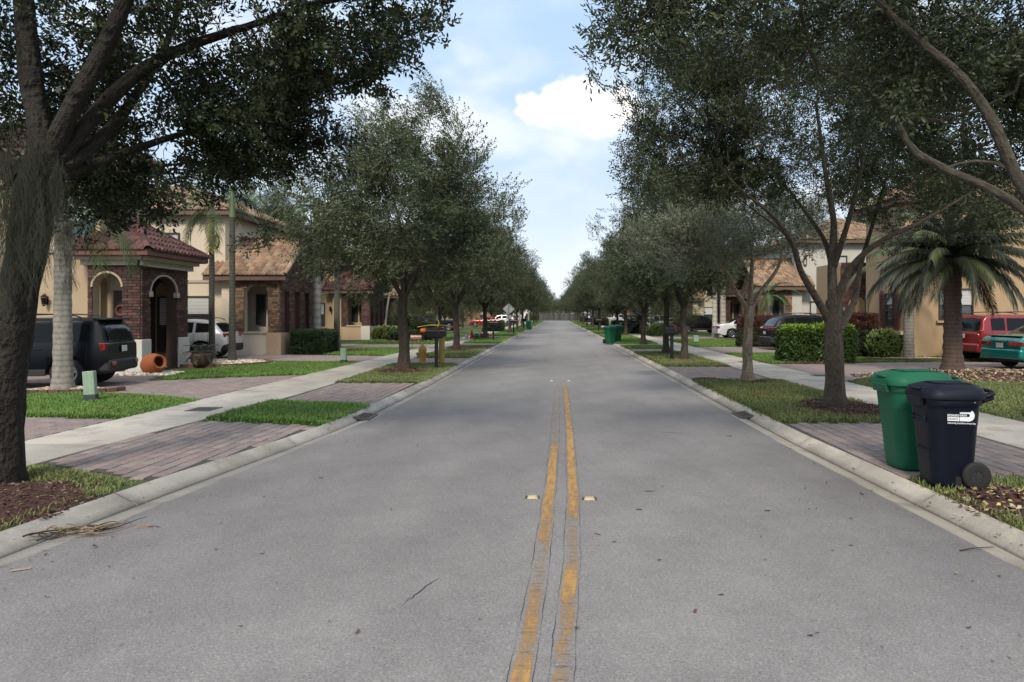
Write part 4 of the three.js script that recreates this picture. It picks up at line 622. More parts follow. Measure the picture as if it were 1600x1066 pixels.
{ // sparse grey tree behind it
  const b = V(4.83, GY, -17.8), f = (px, py, Z) => rel(b, px, py, Z), t = thing('street_tree', 'thin pale-barked street tree with sparse grey foliage and a vase of bare limbs', 'tree', b.toArray(), 0, 'street trees lining the road');
  makeTree(t, { seed: 104, step: 0.2, bark: [2.5, 2.3, 2.0], leaf: LG.narrow, leafMat: oakGrey, clusters: 5200, twig: 0.3, jitter: 0.26, shell: 0.8, tip: 0.005, maxTwig: 0.03, skip: 14,
    limbs: [
      [[[0, -0.05, 0], f(1168, 545, 17.8), f(1170, 505, 17.8), f(1172, 478, 17.8)], 0.125, 0.11],
      [[f(1172, 488, 17.8), f(1150, 456, 17.7), f(1135, 425, 17.5), f(1105, 400, 17.2), f(1070, 380, 17)], 0.075, 0.02],
      [[f(1172, 480, 17.8), f(1174, 430, 17.8), f(1175, 390, 17.9), f(1160, 330, 18)], 0.075, 0.02],
      [[f(1174, 484, 17.8), f(1188, 456, 18), f(1212, 425, 18.2), f(1222, 395, 18.2), f(1205, 360, 18.2)], 0.07, 0.02],
      [[f(1218, 410, 18.2), f(1240, 390, 18.4), f(1280, 360, 18.6)], 0.03, 0.012],
      [[f(1150, 456, 17.7), f(1140, 430, 18.2), f(1110, 350, 18.6)], 0.03, 0.012],
    ],
    blobs: [[f(1130, 360, 17.8), [1.6, 0.85, 1.5], 330], [f(1050, 385, 17.6), [1.0, 0.6, 1.0], 150], [f(1240, 350, 18.4), [0.9, 0.8, 1.0], 150]] });
}
// street trees farther on: three grown shapes, then copies turned and scaled
function streetProto(seed, x, z, label, o = {}) {
  const t = thing('street_tree', label, 'tree', [x, GY, z], 0, 'street trees lining the road'), R = rng(seed * 7), h = o.h ?? 2.5, w = o.w ?? 1;
  const limbs = [[[[0, -0.05, 0], [0.03, h * 0.35, 0.02], [-0.03, h * 0.7, 0], [0, h, 0]], o.r ?? 0.17, (o.r ?? 0.17) * 0.8]];
  for (let i = 0; i < 6; i++) { const a = i * 1.05 + R() * 0.5, l = 0.9 + 0.5 * R(); limbs.push([[[0, h * (0.85 + 0.15 * R()), 0], [Math.cos(a) * 0.45 * l * w, h + 0.75, Math.sin(a) * 0.45 * l * w], [Math.cos(a) * 1.1 * l * w, h + 1.9 + R() * 0.6, Math.sin(a) * 1.1 * l * w], [Math.cos(a + 0.2) * 1.6 * l * w, h + 3.2 + R(), Math.sin(a + 0.2) * 1.6 * l * w]], 0.075, 0.02]); }
  makeTree(t, { seed, step: 0.3, bark: o.bark ?? [0.58, 0.52, 0.47], leaf: LG.narrowFar, leafMat: o.mat ?? oakOlive, clusters: o.n ?? 8500, twig: 0.34, jitter: 0.3, shell: o.shell ?? 0.5, maxTwig: 0.03, skip: 8, limbs, tip: 0.005, lump: 0.42, clumpF: 1.1,
    blobs: [[[0, h + 2.2, 0], [2.75 * w, 1.9, 2.75 * w], 560], [[0.3, h + 3.7, 0.2], [1.9 * w, 1.4, 1.9 * w], 280], [[-1.3 * w, h + 1.3, 0.3], [1.4 * w, 1.0, 1.5 * w], 150], [[1.4 * w, h + 1.4, -0.3], [1.4 * w, 1.0, 1.5 * w], 150], [[-0.9 * w, h + 4.6, -0.4], [0.8, 1.3, 0.8], 50], [[1.0 * w, h + 4.4, 0.5], [0.7, 1.3, 0.7], 50]] });
  return t;
}
const treeA = streetProto(201, -4.62, -21.2, 'round olive-green street tree on the left with a red mulch ring beside the yellow hydrant', { w: 1.06, h: 2.4, n: 11500 });
const treeB = streetProto(202, 4.8, -26.6, 'dark street tree on the right beside the nearest right-hand mailbox', { mat: leafMat(0.05, 0.066, 0.028, 0.18), h: 2.2, r: 0.13, w: 0.78, n: 7000, tall: 0.9 });
const treeC = streetProto(203, -4.75, -33.2, 'slim dark-trunked street tree on the left just past the two yellow posts', { mat: leafMat(0.062, 0.076, 0.034, 0.2), h: 2.4, r: 0.15, n: 8600, w: 1.02 });
const treeRows = [
  [treeB, 4.75, -30.6, 2.1, 1.06, 'leaning dark street tree on the right behind the nearest right-hand mailbox'],
  [treeC, -7.3, -44, 0.7, 0.82, 'forked street tree standing on the lawn behind the black mailbox on the left'],
  [treeA, -5.1, -50, 1.3, 0.95, 'street tree on the left beside the heap of red and green lawn toys'],
  [treeB, -4.25, -64, 2.9, 1.10, 'street tree on the left directly behind the grey diamond sign'],
  [treeC, -4.3, -76, 0.2, 0.90, 'second street tree past the diamond sign on the left'],
  [treeA, -4.4, -90, 4.1, 0.93, 'street tree on the left next to the far single green bin'],
  [treeB, -4.4, -104, 5.0, 1.11, 'left street tree, first beyond the far single green bin'],
  [treeC, -4.4, -119, 3.1, 0.90, 'left street tree, second beyond the far single green bin'],
  [treeA, -4.5, -136, 1.8, 1.05, 'left street tree, third beyond the far single green bin'],
  [treeB, -4.5, -154, 0.9, 1.21, 'left street tree, fourth beyond the far single green bin'],
  [treeC, -4.6, -174, 2.2, 0.99, 'left street tree, last one before the cross street'],
  [treeA, 5.0, -40.5, 3.3, 0.86, 'street tree on the right between the leaning tree and the far pair of bins'],
  [treeC, 5.6, -57.5, 1.1, 1.06, 'street tree on the right in the lawn behind the far pair of bins'],
  [treeB, 5.4, -63, 4.4, 0.82, 'street tree on the right, first one beyond the lawn with the far pair of bins'],
  [treeA, 4.6, -76, 0.5, 1.00, 'street tree on the right beside the farther right-hand mailbox'],
  [treeC, 4.6, -90, 3.8, 1.10, 'right street tree, first beyond the farther right-hand mailbox'],
  [treeB, 4.5, -105, 2.5, 0.95, 'right street tree, second beyond the farther right-hand mailbox'],
  [treeA, 4.6, -122, 5.4, 0.98, 'right street tree, third beyond the farther right-hand mailbox'],
  [treeC, 4.6, -140, 4.9, 1.11, 'right street tree, fourth beyond the farther right-hand mailbox'],
  [treeB, 4.7, -160, 1.5, 0.95, 'right street tree, fifth beyond the farther right-hand mailbox'],
  [treeA, 4.7, -182, 2.7, 1.10, 'right street tree, last one before the cross street'],
];
for (const [src, x, z, a, s, l] of treeRows) dup(src, [x, GY, z], a, l, s);
const treeD = streetProto(204, 0.5, -224, 'low full tree straight ahead behind the wooden fence at the street end', { h: 1.2, w: 1.25, n: 5200, mat: leafMat(0.075, 0.09, 0.04, 0.2), bark: [0.8, 0.75, 0.7] });
treeD.userData.group = 'distant trees past the cross street';
[[-5.5, -222, 0.95, 'behind the left part of the fence'], [7, -223, 1.05, 'behind the right part of the fence'], [13.5, -221, 0.9, 'right of the fence end'], [-11.5, -228, 1.15, 'left of the fence end'], [3.5, -236, 1.3, 'in the second row behind the fence, right of centre'], [-3, -238, 1.35, 'in the second row behind the fence, left of centre']].forEach(([x, z, s, w], i) => dup(treeD, [x, GY, z], i * 1.3 + 0.5, 'low full tree ' + w, s));
[[-11.6, -57, 0.55, 'left front yard beyond the red porch house'], [-10.2, -64, 0.62, 'left front yard before the black sport utility'], [-11.5, -86, 0.7, 'left front yard beyond the dark pickup'], [-9.6, -103, 0.75, 'left front yard beyond the red car'], [-9.5, -117, 0.75, 'left front yard behind the diamond sign'], [-8.6, -134, 0.8, 'left front yard before the golden palm'], [10.2, -60, 0.55, 'right front yard beyond the brick porch house'], [9.6, -76, 0.65, 'right front yard behind the cluster palm'], [9.6, -91, 0.7, 'right front yard before the far white car'], [9.2, -108, 0.75, 'right front yard beyond the far white car'], [8.8, -130, 0.8, 'right front yard beyond the silver pickup']].forEach(([x, z, s, w], i) => dup([treeD, treeB, treeD, treeC][i % 4], [x, GY, z], i * 1.9, 'small tree in the ' + w, s).userData.group = 'small trees in the far front yards');
[[-24, -226, 1.3, 'left of the road end'], [-13, -222, 1.15, 'just left of the wooden fence'], [-4, -232, 1.25, 'behind the middle of the wooden fence'], [4, -224, 1.1, 'behind the right half of the wooden fence'], [11, -230, 1.35, 'at the right end of the wooden fence'], [20, -222, 1.2, 'right of the road end'], [32, -228, 1.4, 'far right of the road end'], [-36, -230, 1.4, 'far left of the road end']].forEach(([x, z, s, w], i) => dup([treeA, treeC, treeB][i % 3], [x, GY, z], i * 1.7, 'distant tree past the cross street, ' + w, s).userData.group = 'distant trees past the cross street');
[[-19, -44, 1.25, 'behind the cream house with the tan porch roof'], [-24, -62, 1.4, 'behind the red porch roof house'], [-20, -92, 1.35, 'behind the far left houses, nearer one'], [-22, -130, 1.45, 'behind the far left houses, farther one'], [24, -52, 1.3, 'behind the cream house on the right'], [21, -82, 1.35, 'behind the far right houses, nearer one'], [22, -125, 1.45, 'behind the far right houses, farther one'], [30, -40, 1.3, 'behind the tan house at the right']].forEach(([x, z, s, w], i) => dup([treeB, treeA, treeC][i % 3], [x, GY, z], i * 2.1 + 0.4, 'backyard tree ' + w, s).userData.group = 'backyard trees behind the houses');

// spanish moss on the oak's trunk
{
  const R = rng(301), list = [], b = V(-5.62, GY, -7.1), t = thing('hanging_moss', 'pale grey-green moss hanging in veils down the trunk of the dark oak', 'moss', [0, 0, 0]); stuff(t);
  const chains = [];
  const clumps = [[8, 250, 1.5], [24, 240, 1.3], [40, 262, 1.1], [55, 235, 1.25], [70, 255, 0.8], [84, 270, 0.55], [16, 330, 1.0], [36, 345, 0.75], [62, 330, 0.8], [96, 300, 0.45], [4, 300, 1.35], [76, 340, 0.5], [108, 385, 0.2]];
  for (const [cx, cy, cl] of clumps) for (let i = 0; i < 15; i++) {
    const g = R() + R() + R() - 1.5, px = cx + g * 11, top = cy + (R() - 0.5) * 110, len = cl * (0.35 + 0.75 * R()) * (1 - 0.35 * Math.abs(g)), Z = 6.72 + 0.22 * R() + (px > 70 ? 0.15 : 0), p = At(px, top, Z), ch = [], dx = -(0.12 + 0.2 * R()) * (px > 24 ? 0.55 : 0.15), ph = R() * 6;
    for (let k = 0; k <= 8; k++) { const s = k / 8; ch.push({ p: V(p.x + dx * s * len + 0.035 * Math.sin(ph + s * 11) * Math.sqrt(s), p.y - s * len, p.z + 0.035 * Math.cos(ph * 1.7 + s * 9) * Math.sqrt(s)), r: lerp(0.0026, 0.0009, s) }); }
    chains.push(ch);
    for (let k = 1; k < 8; k++) for (let m = 0; m < 3; m++) if (R() < 0.8) { const q = ch[k].p, c2 = [], ax = (R() - 0.5) * 0.11, az = (R() - 0.5) * 0.11; for (let j = 0; j <= 2; j++) c2.push({ p: V(q.x + ax * j / 2, q.y - 0.03 * j - 0.02 * j * j, q.z + az * j / 2), r: 0.0011 }); chains.push(c2); }
  }
  void list; void b;
  stuff(part('moss_strand', tubesFrom(chains, () => 3), std({ color: lin(0.12, 0.122, 0.08), roughness: 1 }), t));
}
// ---------------------------------------------------------------- palms
function frondGeo(len, a0, droop, n, ll, o = {}) {
  const R = rng(o.seed ?? 5), pts = [], dirs = []; let x = 0, y = 0, S = 16;
  for (let i = 0; i <= S; i++) { const t = i / S, a = a0 - droop * Math.pow(t, 1.25); pts.push(V(x, y, 0)); dirs.push(a); x += Math.cos(a) * len / S; y += Math.sin(a) * len / S; }
  const gs = [tubesFrom([pts.map((p, i) => ({ p, r: lerp(o.rr ?? 0.022, 0.003, i / S) }))], () => 4)], pos = [], idx = [];
  for (let i = 0; i < n; i++) for (const s of [-1, 1]) {
    const t = lerp(o.t0 ?? 0.16, 1, (i + R() * 0.6) / n), k = Math.min(S - 0.001, t * S), j = Math.floor(k), p = pts[j].clone().lerp(pts[j + 1], k - j), a = dirs[j], l = ll * (0.45 + 0.55 * Math.sin(Math.PI * clamp(0.12 + t * 0.8))) * (0.85 + 0.3 * R()), fw = (o.forward ?? 0.55) + 0.2 * R() + t * 0.35, sag = (o.sag ?? 0.5) + 0.3 * R(), w = (o.w ?? 0.018) * (0.8 + 0.4 * R());
    const f = V(Math.cos(a), Math.sin(a), 0), d = f.clone().multiplyScalar(Math.sin(fw)).add(V(0, 0, s * Math.cos(fw))).add(V(0, (o.vee ?? 0.15) * (R() + 0.4), 0)).normalize(), m1 = p.clone().addScaledVector(d, l * 0.5).add(V(0, -sag * l * 0.12, 0)), m2 = p.clone().addScaledVector(d, l * 0.88).add(V(0, -sag * l * 0.5, 0)), wv = f.clone().multiplyScalar(w);
    const b = pos.length / 3; for (const [q, ww] of [[p, 0.5], [m1, 1]]) { pos.push(q.x - wv.x * ww, q.y - wv.y * ww, q.z, q.x + wv.x * ww, q.y + wv.y * ww, q.z); } pos.push(m2.x, m2.y, m2.z);
    idx.push(b, b + 1, b + 3, b, b + 3, b + 2, b + 2, b + 3, b + 4);
  }
  const g = new THREE.BufferGeometry(); g.setAttribute('position', new THREE.Float32BufferAttribute(pos, 3)); g.setIndex(idx); g.computeVertexNormals(); gs.push(g);
  return merge(gs);
}
const frondSets = {
  feather: [1.15, 0.7, 0.25, -0.25].map((a, i) => frondGeo(2.5, a, 1.5, 44, 0.6, { seed: 20 + i, sag: 0.8 })),
  small: [1.1, 0.6, 0.1, -0.5].map((a, i) => frondGeo(1.5, a, 1.3, 30, 0.42, { seed: 30 + i, sag: 0.5, rr: 0.015 })),
  date: [1.3, 1.0, 0.75, 0.45, 0.15, -0.15].map((a, i) => frondGeo(2.5, a, 1.2, 112, 0.5, { seed: 40 + i, sag: 1.2, forward: 0.75, w: 0.017, rr: 0.03, t0: 0.08 })),
};
const fm = (r, g, b) => phy({ color: lin(r, g, b), roughness: 0.55, transmission: 0.2, thickness: 0 });
const frondGreen = fm(0.075, 0.12, 0.032), frondDark = fm(0.026, 0.034, 0.012), frondYellow = fm(0.34, 0.26, 0.05), frondOlive = fm(0.10, 0.12, 0.04), frondDead = fm(0.17, 0.115, 0.05);
const palmBark = (k, m = 1.1) => std({ map: tiled(T.palmBark, 0.6, m), bumpMap: tiled(T.palmBark, 0.6, m), bumpScale: 0.012, roughness: 0.95, color: lin(...k) });
const shaftMat = std({ color: lin(0.12, 0.17, 0.07), roughness: 0.5 });
function palm(label, x, z, h, o) {
  const t = thing('palm_tree', label, 'palm tree', [x, GY, z], o.turn ?? 0, 'palm trees in the front yards'), R = rng(o.seed ?? 1), r = o.r, pts = [], S = 22, lean = o.lean ?? [0, 0];
  const at = (s) => V(lean[0] * s * s, h * s, lean[1] * s * s);
  for (let i = 0; i <= S; i++) { const s = i / S; pts.push({ p: at(s), r: r * (1 + (o.bulge ?? 0.25) * Math.exp(-s * h / 0.35)) * lerp(1, o.taper ?? 0.82, s) * (1 + (o.ring ?? 0.02) * (i % 2 ? 1 : -1)), rough: 0.03 }); }
  part('trunk', tubesFrom([pts], () => 14), palmBark(o.bark ?? [1, 1, 1], o.ringM), t);
  const top = at(1);
  if (o.shaft) part('crownshaft', cyl(r * 0.98, r * 0.5, o.shaft, 12, [top.x, top.y + o.shaft / 2, top.z]), shaftMat, t);
  const set = frondSets[o.set], n = o.n ?? 14, y = top.y + (o.shaft ?? 0);
  for (let i = 0; i < n; i++) {
    const v = Math.min(set.length - 1, Math.floor(i / n * set.length)), m = part('frond', set[v], (o.mats ?? [frondGreen])[Math.floor(R() * (o.mats ?? [1]).length)] ?? frondGreen, t, [top.x, y - 0.02 * i / n, top.z], [0, i * 2.399 + R() * 0.5, 0]);
    m.rotation.order = 'YXZ'; m.rotation.x = (R() - 0.5) * 0.5; m.scale.setScalar((o.fs ?? 1) * (0.85 + 0.3 * R()));
  }
  if (o.dead) for (let i = 0; i < o.dead; i++) { const m = part('frond', set[set.length - 1], o.deadMat ?? frondDead, t, [top.x, y - 0.1, top.z], [0, i * 2.1 + 1 + R(), -0.9]); m.rotation.order = 'YXZ'; m.scale.setScalar((o.fs ?? 1) * 0.85); }
  return t;
}
palm('grey ringed palm trunk standing in the brick-edged bed of the first left lawn', -10.95, -15.6, 3.9, { r: 0.19, bark: [0.85, 0.83, 0.8], set: 'feather', n: 14, seed: 3, ring: 0.03, shaft: 0.5, fs: 0.95 });
palm('slim dark palm at the left of the pebble bed with a yellow hanging frond', -12.55, -25.6, 5.6, { r: 0.105, set: 'feather', n: 11, seed: 4, bark: [0.27, 0.27, 0.24], dead: 2, deadMat: frondYellow, fs: 0.8, bulge: 0.6 });
palm('slim dark palm at the right of the pebble bed with a green crownshaft', -11.3, -24.5, 5.1, { r: 0.11, set: 'feather', n: 10, seed: 5, bark: [0.26, 0.27, 0.23], shaft: 0.9, fs: 0.85, bulge: 0.6 });
palm('tall smooth grey royal palm at the corner of the stone porch', -11.25, -33, 5.9, { r: 0.205, set: 'feather', n: 14, seed: 6, bark: [1.05, 1.05, 1.08], ring: 0.006, ringM: 3, shaft: 0.9, fs: 1.1, bulge: 0.4 });
palm('darker straight palm right of the royal palm on the left', -11.5, -36.8, 6, { r: 0.16, set: 'feather', n: 12, seed: 7, bark: [0.45, 0.46, 0.4], shaft: 0.7, fs: 1.0, bulge: 0.5 });
palm('small yellowing palm in front of the red porch roof', -14.2, -50, 4.6, { r: 0.1, set: 'small', n: 11, seed: 8, mats: [frondYellow, frondOlive, frondDead], lean: [0.6, 0], bark: [0.8, 0.8, 0.75], fs: 1.1 });
palm('thin leaning white-trunked palm beside the red porch house', -12.2, -50, 4.7, { r: 0.08, set: 'small', n: 9, seed: 9, lean: [0.7, 0], mats: [frondOlive, frondYellow] });
palm('ringed grey queen palm in the brick-edged bed before the tan house', 13.4, -26.8, 3.7, { r: 0.2, bark: [0.7, 0.68, 0.64], set: 'feather', n: 15, seed: 10, ring: 0.045, bulge: 0.05, fs: 1.0, mats: [frondGreen, frondOlive] });
palm('big dark date palm with arching fronds in the wood-chip bed on the right', 11.7, -20.8, 3.35, { r: 0.25, set: 'date', n: 88, seed: 11, bark: [0.28, 0.2, 0.17], bulge: 0.5, ring: 0.05, taper: 0.95, mats: [frondDark, frondDark, frondDark, frondOlive], fs: 0.92 });
palm('pale royal palm, left of the pair before the brick house on the right', 11.9, -53, 5.6, { r: 0.2, set: 'feather', n: 12, seed: 12, bark: [1.35, 1.3, 1.2], ring: 0.006, ringM: 3, shaft: 0.9, fs: 1.1, bulge: 0.3 });
palm('pale royal palm, right of the pair before the brick house on the right', 12.75, -54, 5.2, { r: 0.24, set: 'feather', n: 12, seed: 13, bark: [1.3, 1.25, 1.15], ring: 0.006, ringM: 3, shaft: 0.9, fs: 1.1, bulge: 0.3 });
palm('short ringed palm with hanging fronds before the stone pillar on the right', 11.55, -38.4, 2.3, { r: 0.13, set: 'small', n: 14, seed: 14, ring: 0.06, bark: [0.7, 0.66, 0.6], shaft: 0.5, fs: 1.0 });
palm('yellowing palm on the right beyond the far green bins', 9.2, -70, 3.6, { r: 0.11, set: 'small', n: 13, seed: 15, mats: [frondYellow, frondOlive], fs: 1.2 });
palm('stout low date palm by the clipped hedge on the right', 7.5, -62, 1.2, { r: 0.28, set: 'date', n: 26, seed: 16, bark: [0.35, 0.26, 0.2], mats: [frondDark, frondGreen], fs: 0.7 });
palm('cluster palm on the right left of the black sport utility', 11.1, -66, 3, { r: 0.09, set: 'small', n: 12, seed: 17, mats: [frondGreen, frondOlive], fs: 1.2 });
palm('golden palm at the far end on the left', -6.0, -150, 3.6, { r: 0.14, set: 'feather', n: 14, seed: 18, mats: [frondYellow, frondYellow, frondOlive], fs: 1.0 });
palm('golden palm on the left just past the round sign', -6.8, -128, 3.6, { r: 0.13, set: 'feather', n: 14, seed: 19, mats: [frondYellow, frondOlive], fs: 0.95 });
palm('green palm on the left behind the dark pickup', -14, -82, 4.5, { r: 0.13, set: 'feather', n: 13, seed: 20, mats: [frondGreen, frondOlive], fs: 1.0 });
// ---------------------------------------------------------------- hedges and bushes
function hedge(label, x, z, w, h, d, o = {}) {
  const t = thing(o.name ?? 'hedge', label, o.cat ?? 'hedge', [x, GY, z], o.turn ?? 0), R = rng(o.seed ?? 9), list = [], q = new THREE.Quaternion(), n = o.n ?? 1400, top = o.top;
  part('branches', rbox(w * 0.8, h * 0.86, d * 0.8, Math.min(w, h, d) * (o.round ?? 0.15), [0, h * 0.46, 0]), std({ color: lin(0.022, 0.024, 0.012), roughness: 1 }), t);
  for (let i = 0; i < n; i++) {
    const u = V(R() - 0.5, R() - 0.5, R() - 0.5), ax = Math.floor(R() * 5), k = 0.42 + 0.1 * R();
    if (o.round) { u.normalize().multiplyScalar(0.44 + 0.08 * R()); } else if (ax < 2) u.z = (ax ? 1 : -1) * k; else if (ax < 4) u.x = (ax - 2 ? 1 : -1) * k; else u.y = k;
    const p = V(u.x * w, Math.max(0.03, (u.y + 0.5) * h), u.z * d), nrm = V(u.x / 0.5, u.y / 0.5, u.z / 0.5).add(V(R() - 0.5, R() - 0.1, R() - 0.5)).normalize(); q.setFromUnitVectors(V(0, 1, 0), nrm);
    const b = 0.75 + 0.6 * R(), tp = top && p.y > h * (1 - top.f * (0.8 + 0.5 * R()));
    list.push({ p, q: q.clone(), s: (o.ls ?? 1) * (0.8 + 0.5 * R()), c: tp ? lin(top.c[0] * b, top.c[1] * b, top.c[2] * b) : lin(b, b, b) });
  }
  instanced('foliage', o.leaf ?? LG.hedge, o.mat ?? leafMat(0.058, 0.108, 0.024), list, t); return t;
}
hedge('clipped green hedge with pale new tips behind the near right tree, left block', 8.72, -25.3, 1.05, 1.15, 0.8, { n: 1100, ls: 1.5, top: { f: 0.13, c: [2.4, 2.1, 1.2] }, seed: 61 });
hedge('clipped green hedge with pale new tips behind the near right tree, right block', 9.85, -25.2, 1.0, 1.2, 0.9, { n: 1000, ls: 1.5, top: { f: 0.13, c: [2.4, 2.1, 1.2] }, seed: 62 });
hedge('tall dark hedge topped with red leaves beside the tan house window', 12.1, -28.6, 1.3, 1.65, 1.2, { n: 2000, top: { f: 0.3, c: [2.2, 0.5, 0.9] }, mat: leafMat(0.045, 0.06, 0.025), seed: 63 });
hedge('long low red-leaved hedge behind the black crossover on the right', 11.6, -37.6, 3.6, 1.55, 0.9, { n: 2200, top: { f: 0.35, c: [2.0, 0.55, 0.9] }, mat: leafMat(0.045, 0.055, 0.025), seed: 64 });
hedge('round yellow-green bush at the foot of the tan house window', 12.75, -27.5, 1.0, 1.0, 0.9, { name: 'bush', cat: 'bush', round: 0.45, n: 900, mat: leafMat(0.10, 0.14, 0.035), leaf: LG.big, ls: 0.8, seed: 65 });
hedge('dark clipped hedge along the stone porch with shutters on the left', -10.75, -31.3, 1.3, 0.95, 1.9, { n: 2200, mat: leafMat(0.03, 0.055, 0.018), seed: 66 });
hedge('low clipped hedge beside the stout date palm on the right', 6.3, -64, 2.3, 1.05, 0.9, { n: 900, mat: leafMat(0.04, 0.07, 0.02), ls: 1.3, seed: 67 });
hedge('bushy yellow-green shrub below the thin palms at the red porch house', -11.4, -47.5, 1.8, 0.75, 1.2, { name: 'bush', cat: 'bush', round: 0.4, n: 800, mat: leafMat(0.11, 0.14, 0.04), leaf: LG.big, ls: 1.1, seed: 68 });
hedge('green upright shrub beside the white plinth of the red porch house', -11.3, -52, 0.9, 1.7, 0.9, { name: 'bush', cat: 'bush', round: 0.4, n: 700, mat: leafMat(0.05, 0.09, 0.03), leaf: LG.big, ls: 1.1, seed: 69 });
hedge('dark shrub in the garden bed behind the mailbox on the left', -9.6, -45.5, 2.6, 0.5, 1.3, { name: 'bush', cat: 'bush', round: 0.4, n: 900, mat: leafMat(0.05, 0.075, 0.03), leaf: LG.big, ls: 1.0, seed: 70 });
hedge('spiky green shrub at the foot of the small palms right of the far bins', 8.6, -58, 2.0, 0.8, 1.0, { name: 'bush', cat: 'bush', round: 0.4, n: 700, mat: leafMat(0.06, 0.10, 0.03), leaf: LG.big, ls: 1.2, seed: 71 });
hedge('dark hedge in front of the far left driveway near the diamond sign', -6.6, -74, 1.6, 0.9, 5, { n: 1200, mat: leafMat(0.03, 0.055, 0.018), ls: 1.6, seed: 72 });
hedge('far dark hedge on the right past the last mailbox', 6.8, -112, 2.2, 1.0, 4, { n: 900, mat: leafMat(0.04, 0.07, 0.02), ls: 1.8, seed: 73 });
hedge('far dark hedge at the right end of the street', 6.6, -160, 2.2, 1.1, 4, { n: 700, mat: leafMat(0.04, 0.07, 0.02), ls: 2.2, seed: 74 });
hedge('far dark hedge at the left foot of the wooden fence', -7.0, -198, 3.4, 1.2, 2, { n: 800, mat: leafMat(0.04, 0.065, 0.02), ls: 2.2, seed: 75 });
// ---------------------------------------------------------------- grass, mulch, pebbles
const blade = (() => { const R = rng(77), pos = [], col = [], idx = []; for (let i = 0; i < 11; i++) { const a = R() * 6.28, r = 0.045 * Math.sqrt(R()), x = Math.cos(a) * r * 1.4, z = Math.sin(a) * r * 1.4, h = 0.045 * (0.5 + 0.7 * R()), b = R() * 6.28, w = 0.0042, l = 0.02 + 0.03 * R(), c = 0.7 + 0.6 * R(), k = pos.length / 3, dx = Math.cos(b), dz = Math.sin(b); pos.push(x - dz * w, 0, z + dx * w, x + dz * w, 0, z - dx * w, x + dx * l * 0.4 - dz * w * 0.7, h * 0.7, z + dz * l * 0.4 + dx * w * 0.7, x + dx * l * 0.4 + dz * w * 0.7, h * 0.7, z + dz * l * 0.4 - dx * w * 0.7, x + dx * l, h, z + dz * l); for (let q = 0; q < 5; q++) col.push(c * (1 + 0.15 * (q > 3)), c, c * 0.9); idx.push(k, k + 1, k + 3, k, k + 3, k + 2, k + 2, k + 3, k + 4); } const g = new THREE.BufferGeometry(); g.setAttribute('position', new THREE.Float32BufferAttribute(pos, 3)); g.setAttribute('color', new THREE.Float32BufferAttribute(col, 3)); g.setIndex(idx); g.computeVertexNormals(); return g; })();
const grassBright = phy({ color: lin(0.125, 0.25, 0.042), vertexColors: true, roughness: 0.7, transmission: 0.15, thickness: 0 }), grassDull = phy({ color: lin(0.15, 0.2, 0.065), vertexColors: true, roughness: 0.75, transmission: 0.15, thickness: 0 });
function lawn(poly, density, label, o = {}) {
  const R = rng(o.seed ?? 5), [x0, x1, z0, z1] = bounds(poly), list = [], n = Math.round((x1 - x0) * (z1 - z0) * density), q = new THREE.Quaternion(), e = new THREE.Euler();
  for (let i = 0; i < n; i++) {
    const x = lerp(x0, x1, R()), z = lerp(z0, z1, R()); if (!inside(poly, x, z)) continue;
    if (o.holes?.some((h) => Math.hypot((x - h[0]) / h[2], (z - h[1]) / (h[3] ?? h[2])) < 1 - 0.3 * R())) continue;
    const nz = perlin.noise(x * 1.1, z * 1.1, 2.2), bare = (o.bare ?? 0) + nz * 0.5; if (R() < bare) continue;
    const b = 0.8 + 0.45 * R() + 0.3 * nz, dry = clamp((o.dry ?? 0.13) + 0.25 * perlin.noise(x * 0.8 + 9, z * 0.8, 5) * 2) * R();
    const s = (o.s ?? 1) * (0.7 + 0.6 * R()) * (1 + (o.edge ?? 0) * Math.exp(-edgeDist(poly, x, z) / 0.12));
    list.push({ p: V(x, GY + (o.y ?? 0), z), q: q.setFromEuler(e.set((R() - 0.5) * 0.3, R() * 6.28, (R() - 0.5) * 0.3)).clone(), s, c: lin(b * (1 + 1.1 * dry), b * (1 + 0.1 * dry), b) });
  }
  const holder = thing('grass', label, 'grass'); stuff(holder);
  instanced('grass_blades', blade, o.mat ?? grassBright, list, holder);
}
const sL = stripL, sR = stripR;
lawn([[Lbck(-10.9) - 0.03, -10.95], [Lbck(-13.3) - 0.03, -13.2], [walkL(-13.6)[0] + 0.04, -13.75], [walkL(-11.4)[0] + 0.04, -11.5]], 1300, 'small bright green grass patch on the left between two paver aprons and the drain', { seed: 1, s: 1.5 });
lawn([[-7.18, -11.65], [-7.12, -13.9], [-8.2, -14.6], [-9.4, -15.0], [-14.5, -15.6], [-14.5, -12.4]], 900, 'bright green front lawn on the left around the palm and utility box', { seed: 2, s: 1.4 });
lawn([[-7.12, -20.1], [-8.6, -19.4], [-10.4, -18.4], [-10.9, -21], [-10.4, -24.6], [-7.12, -25.4]], 550, 'second front lawn on the left before the pebble bed', { seed: 3, s: 1.5 });
lawn(sL(-17.6, -24.3, 0.03), 650, 'verge grass on the left around the mulch ring and the hydrant', { seed: 4, s: 1.5, dry: 0.1, bare: 0.05, holes: [[-4.6, -20.8, 0.75, 0.9]], mat: grassDull });
lawn(sL(-27.8, -33.7, 0.03), 380, 'verge grass on the left around the slim dark tree', { seed: 5, s: 1.6, mat: grassDull, holes: [[-4.7, -33, 0.8, 0.8]] });
lawn(sL(-35.4, -38.5, 0.03), 300, 'thin verge grass strip on the left past the yellow posts', { seed: 6, s: 1.6, dry: 0.2, mat: grassDull });
lawn(sL(-42.1, -51.8, 0.03), 220, 'verge grass on the left beside the lawn toys', { seed: 7, s: 1.8 });
